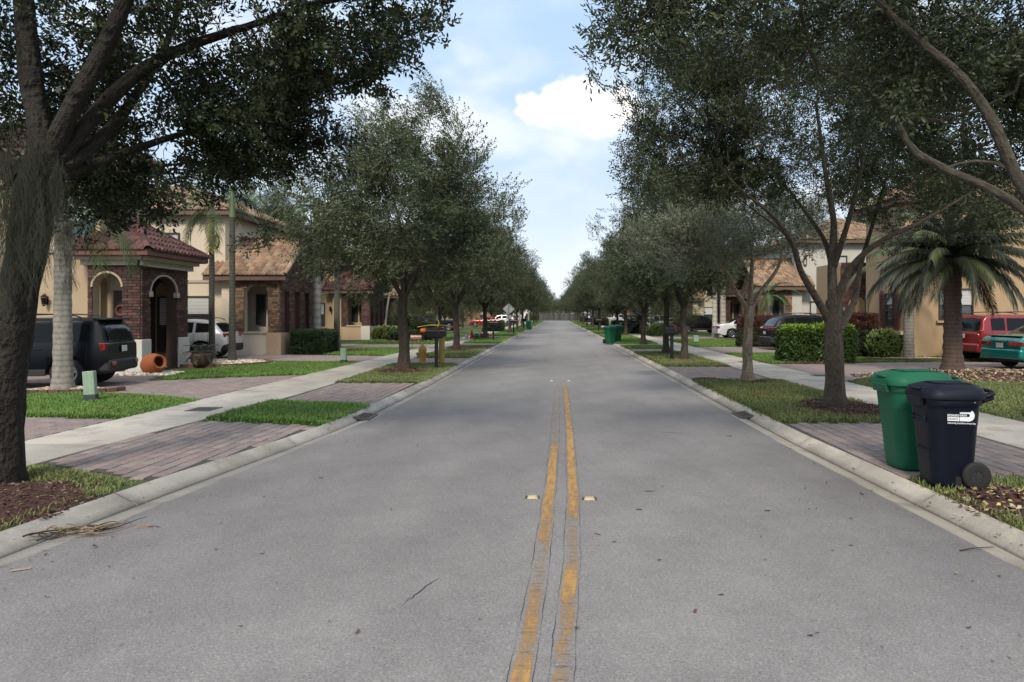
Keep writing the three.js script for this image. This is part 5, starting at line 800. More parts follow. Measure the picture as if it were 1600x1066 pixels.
lawn([[-7.15, -29.1], [-7.12, -35.9], [-13, -36.5], [-10.2, -34], [-9.9, -29.9]], 320, 'front lawn on the left before the stone porch', { seed: 8, s: 1.7 });
lawn([[-7.12, -41.2], [-7.12, -60], [-12, -60], [-12, -42]], 160, 'front lawn on the left with the caution tape', { seed: 9, s: 2 });
lawn(sR(-11.2, -18.1, 0.03), 1000, 'clumpy verge grass on the right around the two nearest right trees', { seed: 10, s: 1.55, dry: 0.2, bare: 0.12, mat: grassDull, holes: [[5.2, -12.7, 0.95, 1.25], [4.9, -17.6, 0.5]] });
lawn(sR(-23.1, -32, 0.03), 420, 'verge grass on the right around the mailbox and its two trees', { seed: 11, s: 1.6, dry: 0.2, bare: 0.08, mat: grassDull, holes: [[4.85, -26.6, 0.7], [4.75, -30.5, 0.7]] });
lawn(sR(-35.1, -38.7, 0.03), 300, 'thin verge grass strip on the right past the mailbox', { seed: 12, s: 1.7 });
lawn(sR(-41.1, -57.6, 0.03), 230, 'bright verge lawn on the right beside the far green bins', { seed: 13, s: 1.9 });
lawn([[7.4, -11.6], [7.42, -17.9], [9.4, -19.6], [12, -18.4], [14, -17.8], [14, -14.4], [9.6, -13.2]], 500, 'front lawn on the right between the walk and the wood-chip bed', { seed: 14, s: 1.5, dry: 0.12, bare: 0.06, mat: grassDull, holes: [[12.5, -19.2, 3.6, 2.2]] });
lawn([[7.4, -24.4], [7.38, -30.8], [13, -31], [13.4, -27], [12.3, -25.4]], 400, 'front lawn on the right around the clipped hedge blocks', { seed: 15, s: 1.6 });
lawn([[12.3, -25.4], [13.3, -28.1], [26, -28.1], [26, -26.7]], 300, 'grass strip along the tan house wall', { seed: 16, s: 1.6 });
lawn([[7.4, -37.2], [7.4, -48.8], [12, -48.8], [12, -38.2]], 200, 'front lawn on the right before the brick house', { seed: 17, s: 1.8 });
lawn(sR(-0.5, -7.3, 0.03), 700, 'weedy grass at the lower right edge beside the kerb', { seed: 18, s: 1.3, dry: 0.3, bare: 0.3, mat: grassDull, holes: [[4.35, -6.3, 0.75, 0.7], [4.2, -5.3, 0.45, 1.2]] });
lawn([[Lbck(-2) - 0.05, -2], [Lbck(-7) - 0.1, -7.12], [walkL(-7.9)[0] + 0.05, -7.95], [walkL(-2)[0], -2]], 700, 'tufts of weedy grass around the oak mulch bed at the lower left', { seed: 19, s: 1.25, dry: 0.2, bare: 0.45, mat: grassDull, holes: [[-5.3, -6.3, 1.05, 0.95], [-5.0, -4.9, 0.75, 1.0]] });
for (const [k, za, zb] of [[0, -56.2, -67.8], [1, -72.2, -83.8], [2, -88.2, -99.8], [3, -104.2, -117.8], [4, -122.2, -200]]) { const w = ['first', 'second', 'third', 'fourth', 'fifth'][k]; lawn(sL(za, zb, 0.05), 70, `far verge grass on the left, ${w} stretch beyond the lawn toys`, { seed: 30 + k, s: 2.6 }); lawn(sR(za - 6, zb - 6 < -198 ? -198 : zb - 6, 0.05), 70, `far verge grass on the right, ${w} stretch beyond the far green bins`, { seed: 40 + k, s: 2.6 }); }
const mulchMat = std({ map: T.mulch, roughness: 1, bumpMap: T.fine, bumpScale: 0.03 }), chipGeo = box(0.06, 0.008, 0.016), pebGeo = new THREE.IcosahedronGeometry(0.035, 1).scale(1.25, 0.7, 1);
function bed(label, cx, cz, rx, rz, o = {}) {
  const t = thing(o.name ?? 'mulch_bed', label, o.cat ?? 'mulch', [cx, GY, cz]), R = rng(o.seed ?? 1), S = 30, L = 7, pos = [0, o.h ?? 0.09, 0], uv = [0, 0], idx = [], edge = (a) => 1 + 0.16 * perlin.noise(Math.cos(a) * 1.7, Math.sin(a) * 1.7, cx + (o.seed ?? 0)) * 2, top = (a, k) => (o.h ?? 0.09) * (1 - k * k) + 0.008 + 0.02 * (1 - k) * perlin.noise(Math.cos(a) * k * 3, Math.sin(a) * k * 3, o.seed ?? 0);
  t.userData.kind = 'stuff';
  for (let l = 1; l <= L; l++) for (let i = 0; i < S; i++) { const a = i / S * 6.2832, k = l / L, x = Math.cos(a) * rx * k * edge(a), z = Math.sin(a) * rz * k * edge(a); pos.push(x, l === L ? 0.002 : top(a, k), z); uv.push(x, z); }
  for (let i = 0; i < S; i++) { idx.push(0, 1 + (i + 1) % S, 1 + i); for (let l = 0; l < L - 1; l++) { const a = 1 + l * S + i, b = 1 + l * S + (i + 1) % S; idx.push(a, b, a + S, b, b + S, a + S); } }
  const g = new THREE.BufferGeometry(); g.setAttribute('position', new THREE.Float32BufferAttribute(pos, 3)); g.setAttribute('uv', new THREE.Float32BufferAttribute(uv, 2)); g.setIndex(idx); g.computeVertexNormals();
  part('mound', g, o.mat ?? mulchMat, t);
  const list = [], q = new THREE.Quaternion(), e = new THREE.Euler();
  for (let i = 0; i < (o.n ?? 600); i++) { const a = R() * 6.28, k = Math.sqrt(R()) * (o.spill ?? 1.06), x = Math.cos(a) * rx * k * edge(a), z = Math.sin(a) * rz * k * edge(a), c = o.cols[Math.floor(R() * o.cols.length)], b = 0.6 + 0.8 * R(); list.push({ p: V(x, (k < 1 ? top(a, k) : 0.01) + 0.008, z), q: q.setFromEuler(e.set((R() - 0.5) * 1.1, R() * 6.28, (R() - 0.5) * 1.1)).clone(), s: (o.s ?? 1) * (0.5 + R()), c: lin(c[0] * b, c[1] * b, c[2] * b) }); }
  instanced(o.piece ?? 'chips', o.geo ?? chipGeo, std({ roughness: 0.95 }), list, t); return t;
}
const redChips = [[0.075, 0.03, 0.022], [0.055, 0.022, 0.016], [0.1, 0.045, 0.032], [0.035, 0.018, 0.013], [0.13, 0.09, 0.06]], litter = [...redChips, [0.30, 0.22, 0.12], [0.24, 0.17, 0.10], [0.36, 0.30, 0.2]];
bed('dark red mulch bed under the oak at the lower left', -5.25, -6.3, 1.0, 0.95, { cols: [...redChips, ...redChips, [0.26, 0.2, 0.13]], n: 1600, seed: 1, h: 0.1, s: 0.55 });
bed('leaf-strewn dark bed at the left kerb below the oak', -5.05, -4.9, 0.75, 1.0, { cols: [...redChips, ...redChips, [0.26, 0.2, 0.13]], n: 900, seed: 2, h: 0.06, s: 0.55 });
bed('dark red mulch ring around the near right tree', 5.2, -12.7, 0.95, 1.25, { cols: redChips, n: 1200, seed: 3, h: 0.1 });
bed('small mulch ring at the foot of the pale sparse tree', 4.9, -17.6, 0.45, 0.5, { cols: redChips, n: 250, seed: 4, h: 0.06 });
bed('red mulch ring around the round tree beside the hydrant', -4.62, -20.8, 0.85, 0.95, { cols: redChips, n: 700, seed: 5, h: 0.1 });
bed('mulch ring around the slim dark tree past the yellow posts', -4.75, -33.1, 0.85, 0.85, { cols: redChips, n: 350, seed: 6, h: 0.09 });
bed('mulch ring at the street tree beside the mailbox on the right', 4.85, -26.6, 0.75, 0.7, { cols: litter, n: 350, seed: 7, h: 0.07 });
bed('mulch ring at the leaning tree on the right', 4.75, -30.6, 0.75, 0.7, { cols: redChips, n: 300, seed: 8, h: 0.07 });
bed('mulch ring at the tree beside the lawn toys', -5.1, -50, 0.9, 0.9, { cols: redChips, n: 200, seed: 9, h: 0.1 });
bed('leaf-covered brown earth at the lower right corner by the kerb', 4.3, -6.35, 0.62, 0.75, { cols: [...litter, [0.42, 0.36, 0.12]], n: 900, seed: 10, h: 0.05, geo: new THREE.CircleGeometry(0.02, 5).scale(1.5, 0.8, 1).rotateX(-1.4), piece: 'leaves' });
bed('leafy earth strip along the right kerb nearest to the viewer', 4.15, -5.1, 0.4, 1.0, { cols: [...litter, [0.42, 0.36, 0.12]], n: 700, seed: 11, h: 0.04, geo: new THREE.CircleGeometry(0.02, 5).scale(1.5, 0.8, 1).rotateX(-1.4), piece: 'leaves' });
bed('wood-chip bed with fallen leaves around the dark date palm', 12.3, -19.2, 3.6, 2.2, { cols: [...litter, [0.42, 0.3, 0.16], [0.5, 0.4, 0.26]], n: 3600, seed: 12, h: 0.16, s: 1.5 });
bed('red mulch bed in front of the clipped hedge at the stone porch', -9.9, -33, 2.0, 1.7, { cols: redChips, n: 800, seed: 13, h: 0.08, s: 1.5 });
bed('red mulch at the foot of the clipped hedge blocks on the right', 9.0, -25.0, 1.7, 0.8, { cols: redChips, n: 700, seed: 14, h: 0.06, s: 1.4 });
bed('garden bed of dark mulch behind the mailbox on the left', -9.4, -44.5, 2.6, 1.6, { cols: litter, n: 500, seed: 15, h: 0.09, s: 1.8 });
bed('spilled red mulch at the corner of the right paver apron', 3.95, -18.5, 0.42, 0.3, { cols: redChips, n: 200, seed: 16, h: 0.035 });
bed('brown leaf litter at the drain end of the bright grass patch', -3.85, -12.3, 0.25, 0.5, { cols: [[0.3, 0.19, 0.11], [0.22, 0.13, 0.08], [0.36, 0.26, 0.16]], n: 200, seed: 17, h: 0.02 });
const pebbleCols = [[0.42, 0.34, 0.25], [0.5, 0.43, 0.35], [0.33, 0.25, 0.18], [0.56, 0.5, 0.43]], pebMat = std({ color: lin(0.24, 0.19, 0.15), roughness: 1, map: tiled(T.stain, 0.3) });
bed('pale pebble bed around the two slim dark palms on the left', -12.0, -24.4, 1.9, 1.5, { name: 'pebble_bed', cat: 'pebbles', cols: pebbleCols, n: 2200, seed: 18, h: 0.12, geo: pebGeo, mat: pebMat, piece: 'pebbles', s: 1.2 });
bed('white pebbles under the tipped clay pot by the brick porch', -11.75, -20.3, 0.9, 0.6, { name: 'pebble_bed', cat: 'pebbles', cols: [[0.5, 0.44, 0.37], [0.6, 0.55, 0.48], [0.42, 0.35, 0.28]], n: 900, seed: 19, h: 0.05, geo: pebGeo, mat: pebMat, piece: 'pebbles' });
bed('pebbles inside the brick ring of the left palm', -10.95, -15.75, 0.85, 0.5, { name: 'pebble_bed', cat: 'pebbles', cols: pebbleCols, n: 500, seed: 20, h: 0.07, geo: pebGeo, mat: pebMat, piece: 'pebbles' });
bed('pale stones inside the brick edge of the queen palm bed', 13.6, -26.8, 1.7, 0.6, { name: 'pebble_bed', cat: 'pebbles', cols: [[0.4, 0.26, 0.2], [0.5, 0.36, 0.28]], n: 500, seed: 21, h: 0.06, geo: pebGeo, mat: pebMat, piece: 'pebbles' });
// brick edgings laid piece by piece
function edging(label, pts, seed) {
  const t = thing('brick_edging', label, 'edging'), c = new THREE.CatmullRomCurve3(pts.map(([x, z]) => V(x, GY + 0.05, z))), L = c.getLength(), n = Math.round(L / 0.215), g = rbox(0.2, 0.12, 0.1, 0.01), R = rng(seed), m = toneMats('edging', [lin(0.16, 0.07, 0.055), lin(0.2, 0.095, 0.075), lin(0.12, 0.06, 0.05)], { roughness: 0.9, map: tiled(T.stain, 0.3) }), list = [];
  for (let i = 0; i < n; i++) { const p = c.getPointAt((i + 0.5) / n), d = c.getTangentAt((i + 0.5) / n); list.push({ g, t: Math.floor(R() * 3), m: M4(p.toArray(), [0, Math.atan2(-d.z, d.x) + 0.06 * (R() - 0.5), 0.05 * (R() - 0.5)]) }); }
  pieces(t, 'brick', list, m, 300);
}
edging('low red brick edging curved around the left palm bed', [[-13.2, -15.15], [-11.8, -15.05], [-10.6, -15.1], [-9.9, -15.4], [-9.7, -15.8]], 3);
edging('low red brick edging around the queen palm bed before the tan house', [[11.6, -26.4], [11.9, -26.05], [13.2, -25.95], [15.4, -26.2], [15.8, -26.6]], 4);
edging('dark edging along the pebble bed and second lawn on the left', [[-12.6, -22.9], [-11.2, -22.85], [-10.3, -23.4], [-10.0, -24.6], [-10.6, -25.6]], 5);
edging('low brick edging of the raised bed under the royal palm pair on the right', [[8.4, -47.6], [11, -47.2], [14, -47.4]], 6);
// ---------------------------------------------------------------- cars (front along +x of their own axes)
const carMat = { tyre: std({ color: lin(0.015, 0.015, 0.016), roughness: 0.85 }), rim: std({ color: lin(0.45, 0.46, 0.48), metalness: 0.9, roughness: 0.3 }), rimDark: std({ color: lin(0.12, 0.12, 0.13), metalness: 0.8, roughness: 0.4 }), glass: phy({ color: lin(0.008, 0.010, 0.011), roughness: 0.06, specularIntensity: 0.5 }), plastic: std({ color: lin(0.018, 0.018, 0.019), roughness: 0.65 }), red: phy({ color: lin(0.2, 0.01, 0.01), roughness: 0.15, clearcoat: 1 }), plate: std({ color: lin(0.55, 0.56, 0.55), roughness: 0.5 }), chrome: std({ color: lin(0.6, 0.6, 0.62), metalness: 1, roughness: 0.15 }), lamp: phy({ color: lin(0.6, 0.62, 0.65), roughness: 0.1, clearcoat: 1 }) };
const paint = (r, g, b, metal = 0.3) => phy({ color: lin(r, g, b), metalness: metal, roughness: 0.35, clearcoat: 1, clearcoatRoughness: 0.05 });
const interp = (pts, x) => { for (let i = 0; i < pts.length - 1; i++) if (x <= pts[i + 1][0]) { const t = clamp((x - pts[i][0]) / (pts[i + 1][0] - pts[i][0])); return lerp(pts[i][1], pts[i + 1][1], t * t * (3 - 2 * t) * 0.5 + t * 0.5); } return pts[pts.length - 1][1]; };
function car(label, pos, turn, o) {
  const t = thing('parked_car', label, o.cat ?? 'car', [pos[0], pos[1] ?? 0.105, pos[2]], turn), L = o.L, W = o.W, hw = W / 2, wr = o.wr ?? 0.34, N = 72, axles = o.axles, yb = o.yb ?? 0.27, belt = o.belt, roofY = Math.max(...o.top.map((p) => p[1])), Ra = wr + 0.07;
  const halfW = (x) => { const e = Math.max(0, (Math.abs(x) - L / 2 + 0.55) / 0.55); return hw * (1 - (x < 0 ? o.tuckR ?? 0.09 : 0.2) * e * e * e - 0.02 * e); };
  const ring = (x) => {
    const top = interp(o.top, x), w = halfW(x), b = Math.min(belt(x), top), f = clamp((top - belt(x)) / (roofY - belt(x))), wt = lerp(w * 0.95, w * (o.tumble ?? 0.8), f);
    let y0 = yb + 0.10 * Math.pow(clamp((Math.abs(x) - L / 2 + 0.5) / 0.5), 2); for (const a of axles) { const d = Math.abs(x - a); if (d < Ra) y0 = Math.max(y0, wr + Math.sqrt(Ra * Ra - d * d)); }
    y0 = Math.min(y0, b - 0.05);
    const m = Math.max(y0 + 0.01, lerp(yb, b, 0.6));
    const pts = [[w * 0.93, y0], [w * 0.985, lerp(y0, m, 0.5)], [w, m], [w * 0.985, lerp(m, b, 0.75)], [w * 0.955, b], [wt, lerp(b, top, 0.86)], [wt * 0.93, lerp(b, top, 0.975)], [wt * 0.6, top + 0.012], [0, top + 0.02]];
    return { pts, b, top, w, wt, f };
  };
  const xs = []; for (let i = 0; i <= N; i++) { const s = i / N; xs.push(-L / 2 + L * s); } for (const a of axles) for (const k of [-1, -0.93, 0.93, 1]) xs.push(a + k * Ra); for (const [x] of o.top) xs.push(clamp(x, -L / 2, L / 2)); xs.sort((a, b) => a - b);
  const pos2 = [], idx = [], K = 17; for (const x of xs) { const { pts } = ring(x); for (let j = 0; j < 9; j++) pos2.push(x, pts[j][1], pts[j][0]); for (let j = 7; j >= 0; j--) pos2.push(x, pts[j][1], -pts[j][0]); }
  for (let i = 0; i < xs.length - 1; i++) for (let j = 0; j < K - 1; j++) { const a = i * K + j, b = a + K; idx.push(a, b, a + 1, a + 1, b, b + 1); }
  for (const e of [0, xs.length - 1]) for (let j = 0; j < 8; j++) { const a = e * K + j, b = e * K + K - 1 - j; idx.push(a, a + 1, b, a + 1, b - 1, b); }
  const g = new THREE.BufferGeometry(); g.setAttribute('position', new THREE.Float32BufferAttribute(pos2, 3)); g.setIndex(idx); g.computeVertexNormals();
  part('body', g, o.paint, t);
  part('underbody', rbox(L * 0.94, 0.42, W * 0.8, 0.05, [0, yb + 0.2, 0]), carMat.plastic, t);
  // glass laid on the body's own surface
  const sidePane = (x0, x1, s, lo = 0.1, hi = 0.93) => { const p = [], ii = [], n = 10; for (let i = 0; i <= n; i++) { const x = lerp(x0, x1, i / n), r = ring(x), h = r.top - r.b; const A = r.pts[4], B = r.pts[5]; for (const k of [lo, hi]) p.push(x, lerp(A[1], B[1], h > 0.1 ? k : lo), s * (lerp(A[0], B[0], k) + 0.009)); if (i) ii.push(2 * i - 2, 2 * i - 1, 2 * i, 2 * i - 1, 2 * i + 1, 2 * i); } const q = new THREE.BufferGeometry(); q.setAttribute('position', new THREE.Float32BufferAttribute(p, 3)); q.setIndex(ii); q.computeVertexNormals(); return q; };
  const topPane = (x0, x1, k = 0.9) => { const p = [], ii = [], n = 8, m = 6, dx = x1 > x0 ? 0.012 : -0.012; void dx; for (let i = 0; i <= n; i++) { const x = lerp(x0, x1, i / n), r = ring(x), r2 = ring(x + 0.01), sl = (r2.top - r.top) / 0.01, l = Math.hypot(1, sl); for (let j = 0; j <= m; j++) { const z = (j / m * 2 - 1) * r.wt * k, y = lerp(r.top + 0.018, r.pts[5][1] + 0.005, Math.pow(Math.abs(j / m * 2 - 1), 4) * 0.6); p.push(x - sl / l * 0.014, y + 0.014 / l, z); } if (i) for (let j = 0; j < m; j++) { const a = (i - 1) * (m + 1) + j, b = a + m + 1; ii.push(a, b, a + 1, a + 1, b, b + 1); } } const q = new THREE.BufferGeometry(); q.setAttribute('position', new THREE.Float32BufferAttribute(p, 3)); q.setIndex(ii); q.computeVertexNormals(); return q; };
  for (const [x0, x1] of o.side) for (const s of [-1, 1]) part('side_window', sidePane(x0, x1, s), carMat.glass, t);
  for (const [x0, x1, k] of o.glassTop) part('windscreen', topPane(x0, x1, k), carMat.glass, t);
  const seams = []; for (const x of [o.side[0][0] + 0.02, ...o.side.slice(0, -1).map((w, i) => (w[1] + o.side[i + 1][0]) / 2), o.side[o.side.length - 1][1] + 0.1]) for (const s of [-1, 1]) { const p = [], ii = [], r = ring(x), q = [[r.pts[0][0], r.pts[0][1] + 0.05], r.pts[1], r.pts[2], r.pts[3], r.pts[4]]; q.forEach(([z, y], i) => { for (const d of [-0.006, 0.006]) p.push(x + d, y, s * (z + 0.003)); if (i) ii.push(2 * i - 2, 2 * i - 1, 2 * i, 2 * i - 1, 2 * i + 1, 2 * i); }); const g2 = new THREE.BufferGeometry(); g2.setAttribute('position', new THREE.Float32BufferAttribute(p, 3)); g2.setIndex(ii); g2.computeVertexNormals(); seams.push(g2); }
  for (const s of seams) part('door_seam', s, carMat.plastic, t);
  // wheels
  const tyre = new THREE.LatheGeometry([[wr * 0.62, -0.11], [wr * 0.93, -0.11], [wr, -0.08], [wr, 0.08], [wr * 0.93, 0.11], [wr * 0.62, 0.11]].map(([a, b]) => new THREE.Vector2(a, b)), 26).rotateX(Math.PI / 2), spokes = [cyl(wr * 0.14, wr * 0.12, 0.05, 10, [0, 0, 0.085], [Math.PI / 2, 0, 0]), new THREE.TorusGeometry(wr * 0.61, 0.02, 6, 24).translate(0, 0, 0.095)];
  for (let i = 0; i < (o.spokes ?? 5); i++) { const a = i / (o.spokes ?? 5) * 6.283; for (const d of [-0.16, 0.16]) spokes.push(box(0.035, wr * 0.56, 0.03, [Math.sin(a + d * 0.7) * wr * 0.34, Math.cos(a + d * 0.7) * wr * 0.34, 0.08], [0, 0, -a])); }
  const rim = merge(spokes), back = cyl(wr * 0.6, wr * 0.6, 0.03, 20, [0, 0, 0.02], [Math.PI / 2, 0, 0]);
  for (const a of axles) for (const s of [-1, 1]) { const w = part('wheel', tyre, carMat.tyre, t, [a, wr, s * (hw - 0.12)], [0, s > 0 ? 0 : Math.PI, 0]); part('rim', rim, o.rim ?? carMat.rim, w); part('brake_disc', back, carMat.plastic, w); }
  // rear: lamps, plate, bumper; front lamps; mirrors; rails; sills
  const xr = -L / 2, rear = o.rear;
  for (const s of [-1, 1]) part('tail_light', rbox(rear.lw ?? 0.16, rear.lh, rear.lz, 0.025, [xr + (rear.lx ?? 0.06), rear.ly, s * (halfW(xr + 0.05) - rear.lz / 2 + (rear.lo ?? 0.02))], [0, s * 0.28, 0]), carMat.red, t);
  const plate = part('number_plate', rbox(0.02, 0.15, 0.3, 0.004, [xr - (rear.px ?? 0.01), rear.py, 0], [0, 0, rear.pr ?? 0]), carMat.plate, t); part('plate_frame', box(0.014, 0.17, 0.32, [xr - (rear.px ?? 0.01) + 0.006, rear.py, 0], [0, 0, rear.pr ?? 0]), carMat.plastic, plate);
  part('rear_bumper', rbox(0.3, rear.bh ?? 0.26, W * 0.93, 0.09, [xr + 0.10, rear.by ?? 0.46, 0]), rear.body ? o.paint : carMat.plastic, t);
  part('front_bumper', rbox(0.3, 0.3, W * 0.86, 0.1, [L / 2 - 0.1, 0.45, 0]), rear.body ? o.paint : carMat.plastic, t);
  for (const s of [-1, 1]) { part('headlight', rbox(0.2, 0.14, 0.32, 0.04, [L / 2 - 0.12, 0.76, s * hw * 0.66]), carMat.lamp, t); part('mirror', rbox(0.12, 0.16, 0.22, 0.04, [o.mirror, belt(o.mirror) + 0.08, s * (hw + 0.08)]), o.paint, t); }
  if (o.rails) for (const s of [-1, 1]) part('roof_rail', tube([V(-L * 0.36, roofY - 0.03, s * hw * 0.7), V(-L * 0.33, roofY + 0.05, s * hw * 0.7), V(L * 0.08, roofY + 0.05, s * hw * 0.7), V(L * 0.12, roofY - 0.03, s * hw * 0.7)], 0.018, 6, 24), carMat.plastic, t);
  if (o.clad) part('cladding', merge([-1, 1].map((s) => rbox(axles[1] - axles[0] - 2 * Ra, 0.16, 0.05, 0.02, [(axles[0] + axles[1]) / 2, yb + 0.06, s * hw * 0.95]))), carMat.plastic, t);
  if (o.handles) for (const x of o.handles) for (const s of [-1, 1]) part('door_handle', rbox(0.2, 0.035, 0.04, 0.012, [x, belt(x) - 0.12, s * hw * 0.985]), o.paint, t);
  if (o.extra) o.extra(t, { ring, xr, hw });
  return t;
}
const boxySuv = { cat: 'car', L: 4.25, W: 1.82, wr: 0.36, axles: [-1.28, 1.3], belt: (x) => 1.06 - 0.02 * x, yb: 0.33, tumble: 0.86, tuckR: 0.05, top: [[-2.2, 1.0], [-2.1, 1.06], [-1.98, 1.5], [-1.86, 1.66], [-1.4, 1.7], [0.3, 1.69], [0.62, 1.62], [1.12, 1.12], [1.3, 1.06], [2.0, 0.98], [2.13, 0.8]], side: [[-1.72, -1.2], [-1.12, -0.32], [-0.24, 0.56]], glassTop: [[-2.09, -1.94, 0.86], [0.7, 1.1, 0.9]], mirror: 0.75, rails: true, clad: true, handles: [-0.7, 0.15], rear: { lh: 0.19, lz: 0.2, lx: 0.1, ly: 1.0, py: 0.93, bh: 0.32, by: 0.52, px: 0.03 } };
const crossover = { cat: 'car', L: 4.5, W: 1.86, wr: 0.36, axles: [-1.32, 1.4], belt: (x) => 1.04 - 0.035 * x, yb: 0.3, tumble: 0.78, top: [[-2.26, 0.98], [-2.12, 1.1], [-1.75, 1.52], [-1.5, 1.62], [-0.8, 1.68], [0.1, 1.66], [0.45, 1.58], [1.15, 1.08], [1.4, 1.02], [2.05, 0.9], [2.26, 0.7]], side: [[-1.6, -1.1], [-1.0, -0.25], [-0.17, 0.7]], glassTop: [[-2.08, -1.76, 0.84], [0.55, 1.12, 0.9]], mirror: 0.8, rails: true, clad: true, handles: [-0.6, 0.2], rear: { lh: 0.16, lz: 0.42, ly: 1.02, py: 0.82, bh: 0.34, by: 0.48, px: 0.03 } };
const sedan = { cat: 'car', L: 4.75, W: 1.84, wr: 0.33, axles: [-1.4, 1.45], belt: (x) => 0.97 - 0.025 * x, yb: 0.24, tumble: 0.72, top: [[-2.38, 0.88], [-2.3, 0.97], [-2.0, 1.05], [-1.62, 1.08], [-0.85, 1.4], [-0.3, 1.46], [0.2, 1.43], [1.15, 1.0], [1.4, 0.94], [2.1, 0.82], [2.38, 0.62]], side: [[-1.25, -0.75], [-0.68, -0.02], [0.06, 0.8]], glassTop: [[-1.58, -0.86, 0.88], [0.3, 1.12, 0.9]], mirror: 0.85, handles: [-0.5, 0.35], rear: { lh: 0.14, lz: 0.46, lx: 0.05, ly: 0.8, py: 0.74, bh: 0.34, by: 0.48, body: true, px: 0.03, lw: 0.22 } };
const pickup = { cat: 'pickup', L: 5.7, W: 2.0, wr: 0.4, axles: [-1.75, 1.85], belt: (x) => 1.2, yb: 0.42, tumble: 0.8, top: [[-2.86, 1.2], [-2.8, 1.2], [-0.72, 1.2], [-0.66, 1.3], [-0.56, 1.84], [-0.3, 1.88], [0.6, 1.88], [0.9, 1.8], [1.5, 1.24], [1.7, 1.18], [2.6, 1.12], [2.86, 0.9]], side: [[-0.4, 0.3], [0.38, 1.1]], glassTop: [[-0.66, -0.56, 0.8], [0.98, 1.46, 0.9]], mirror: 1.1, handles: [-0.1, 0.6], rear: { lh: 0.34, lz: 0.16, ly: 1.0, py: 0.62, bh: 0.24, by: 0.6, px: 0.04 } };
const nearBlack = phy({ color: lin(0.004, 0.0055, 0.009), roughness: 0.36, specularIntensity: 0.5 }), white = paint(0.62, 0.63, 0.64, 0.1);
car('black boxy off-roader seen from the rear behind the ringed palm trunk on the left', [-12.66, 0.105, -16.75], Math.PI + 0.19, { ...boxySuv, paint: nearBlack, rim: carMat.rim, spokes: 5, extra: (t, { xr, hw }) => { for (const s of [-1, 1]) part('fog_light', rbox(0.05, 0.1, 0.16, 0.03, [xr - 0.06, 0.58, s * hw * 0.72]), carMat.red, t); part('spoiler', rbox(0.3, 0.05, 1.4, 0.02, [xr + 0.24, 1.68, 0]), carMat.plastic, t); part('wiper', box(0.02, 0.02, 0.5, [xr + 0.02, 1.12, 0.1]), carMat.plastic, t); } }).scale.y = 0.95;
car('white crossover parked by the cream house, half hidden by two slim palms', [-14.95, 0.105, -27.6], Math.PI + 0.08, { ...crossover, paint: white, spokes: 5 }).scale.y = 0.9;
car('black sport utility behind the caution tape on the left', [-12.4, 0.105, -60.5], -0.06, { ...boxySuv, paint: nearBlack });
car('dark blue-grey pickup behind the caution tape on the left', [-13.2, 0.105, -76], Math.PI - 0.05, { ...pickup, paint: paint(0.014, 0.017, 0.024) });
car('bright red car on the far left beyond the pickup', [-9.7, 0.105, -97], Math.PI, { ...sedan, paint: paint(0.32, 0.01, 0.015) });
car('white car on the far left just before the diamond sign', [-8.9, 0.105, -112], Math.PI, { ...crossover, paint: white });
car('dark car on the far left behind the diamond sign', [-9.4, 0.105, -124], Math.PI, { ...crossover, paint: paint(0.05, 0.055, 0.065) });
car('white van-like car on the far left by the round sign', [-9.0, 0.105, -142], Math.PI, { ...boxySuv, paint: white });
car('red boxy sport wagon at the right edge behind the turquoise sedan', [17.0, 0.105, -25.9], 0.1, { ...boxySuv, L: 4.4, paint: paint(0.26, 0.012, 0.014), rear: { ...boxySuv.rear, body: true, lh: 0.3, lz: 0.14, ly: 1.0 } });
car('turquoise sedan parked at the right edge', [16.3, 0.105, -22.4], 0.12, { ...sedan, paint: paint(0.012, 0.24, 0.205, 0.55), extra: (t, { xr }) => { part('boot_spoiler', rbox(0.14, 0.03, 1.3, 0.012, [xr + 0.16, 1.03, 0]), carMat.glass, t); part('badge', rbox(0.02, 0.05, 0.4, 0.01, [xr - 0.015, 0.86, 0]), carMat.chrome, t); } });
car('black crossover with a bright rear window behind the clipped hedge on the right', [12.45, 0.105, -34.6], 0.05, { ...crossover, paint: phy({ color: lin(0.004, 0.006, 0.011), roughness: 0.42, specularIntensity: 0.5 }), extra: (t, { xr }) => part('chrome_strip', rbox(0.03, 0.03, 1.5, 0.01, [xr - 0.03, 0.62, 0]), carMat.chrome, t) });
car('white sedan between the royal palms and the brick house on the right', [14.0, 0.105, -51.6], 0.03, { ...sedan, paint: white });
car('black sport utility with lit-looking red tail lamps by the right mailbox', [13.1, 0.105, -65], 0.12, { ...crossover, paint: nearBlack });
car('silver car behind the black sport utility on the right', [12.0, 0.105, -69.5], 0.1, { ...sedan, paint: paint(0.42, 0.44, 0.47, 0.5) });
car('blue-grey car behind the stout low date palm on the right', [12.6, 0.105, -80], 0, { ...crossover, paint: paint(0.16, 0.18, 0.21, 0.4) });
car('white car on the far right beyond the low clipped hedge', [10.6, 0.105, -97], 0.05, { ...sedan, paint: white });
car('silver pickup on the far right', [10.0, 0.105, -118], 0, { ...pickup, paint: paint(0.4, 0.41, 0.43, 0.4) });
car('dark blue car at the far right end of the street', [8.6, 0.105, -150], 0, { ...crossover, paint: paint(0.06, 0.07, 0.12) });
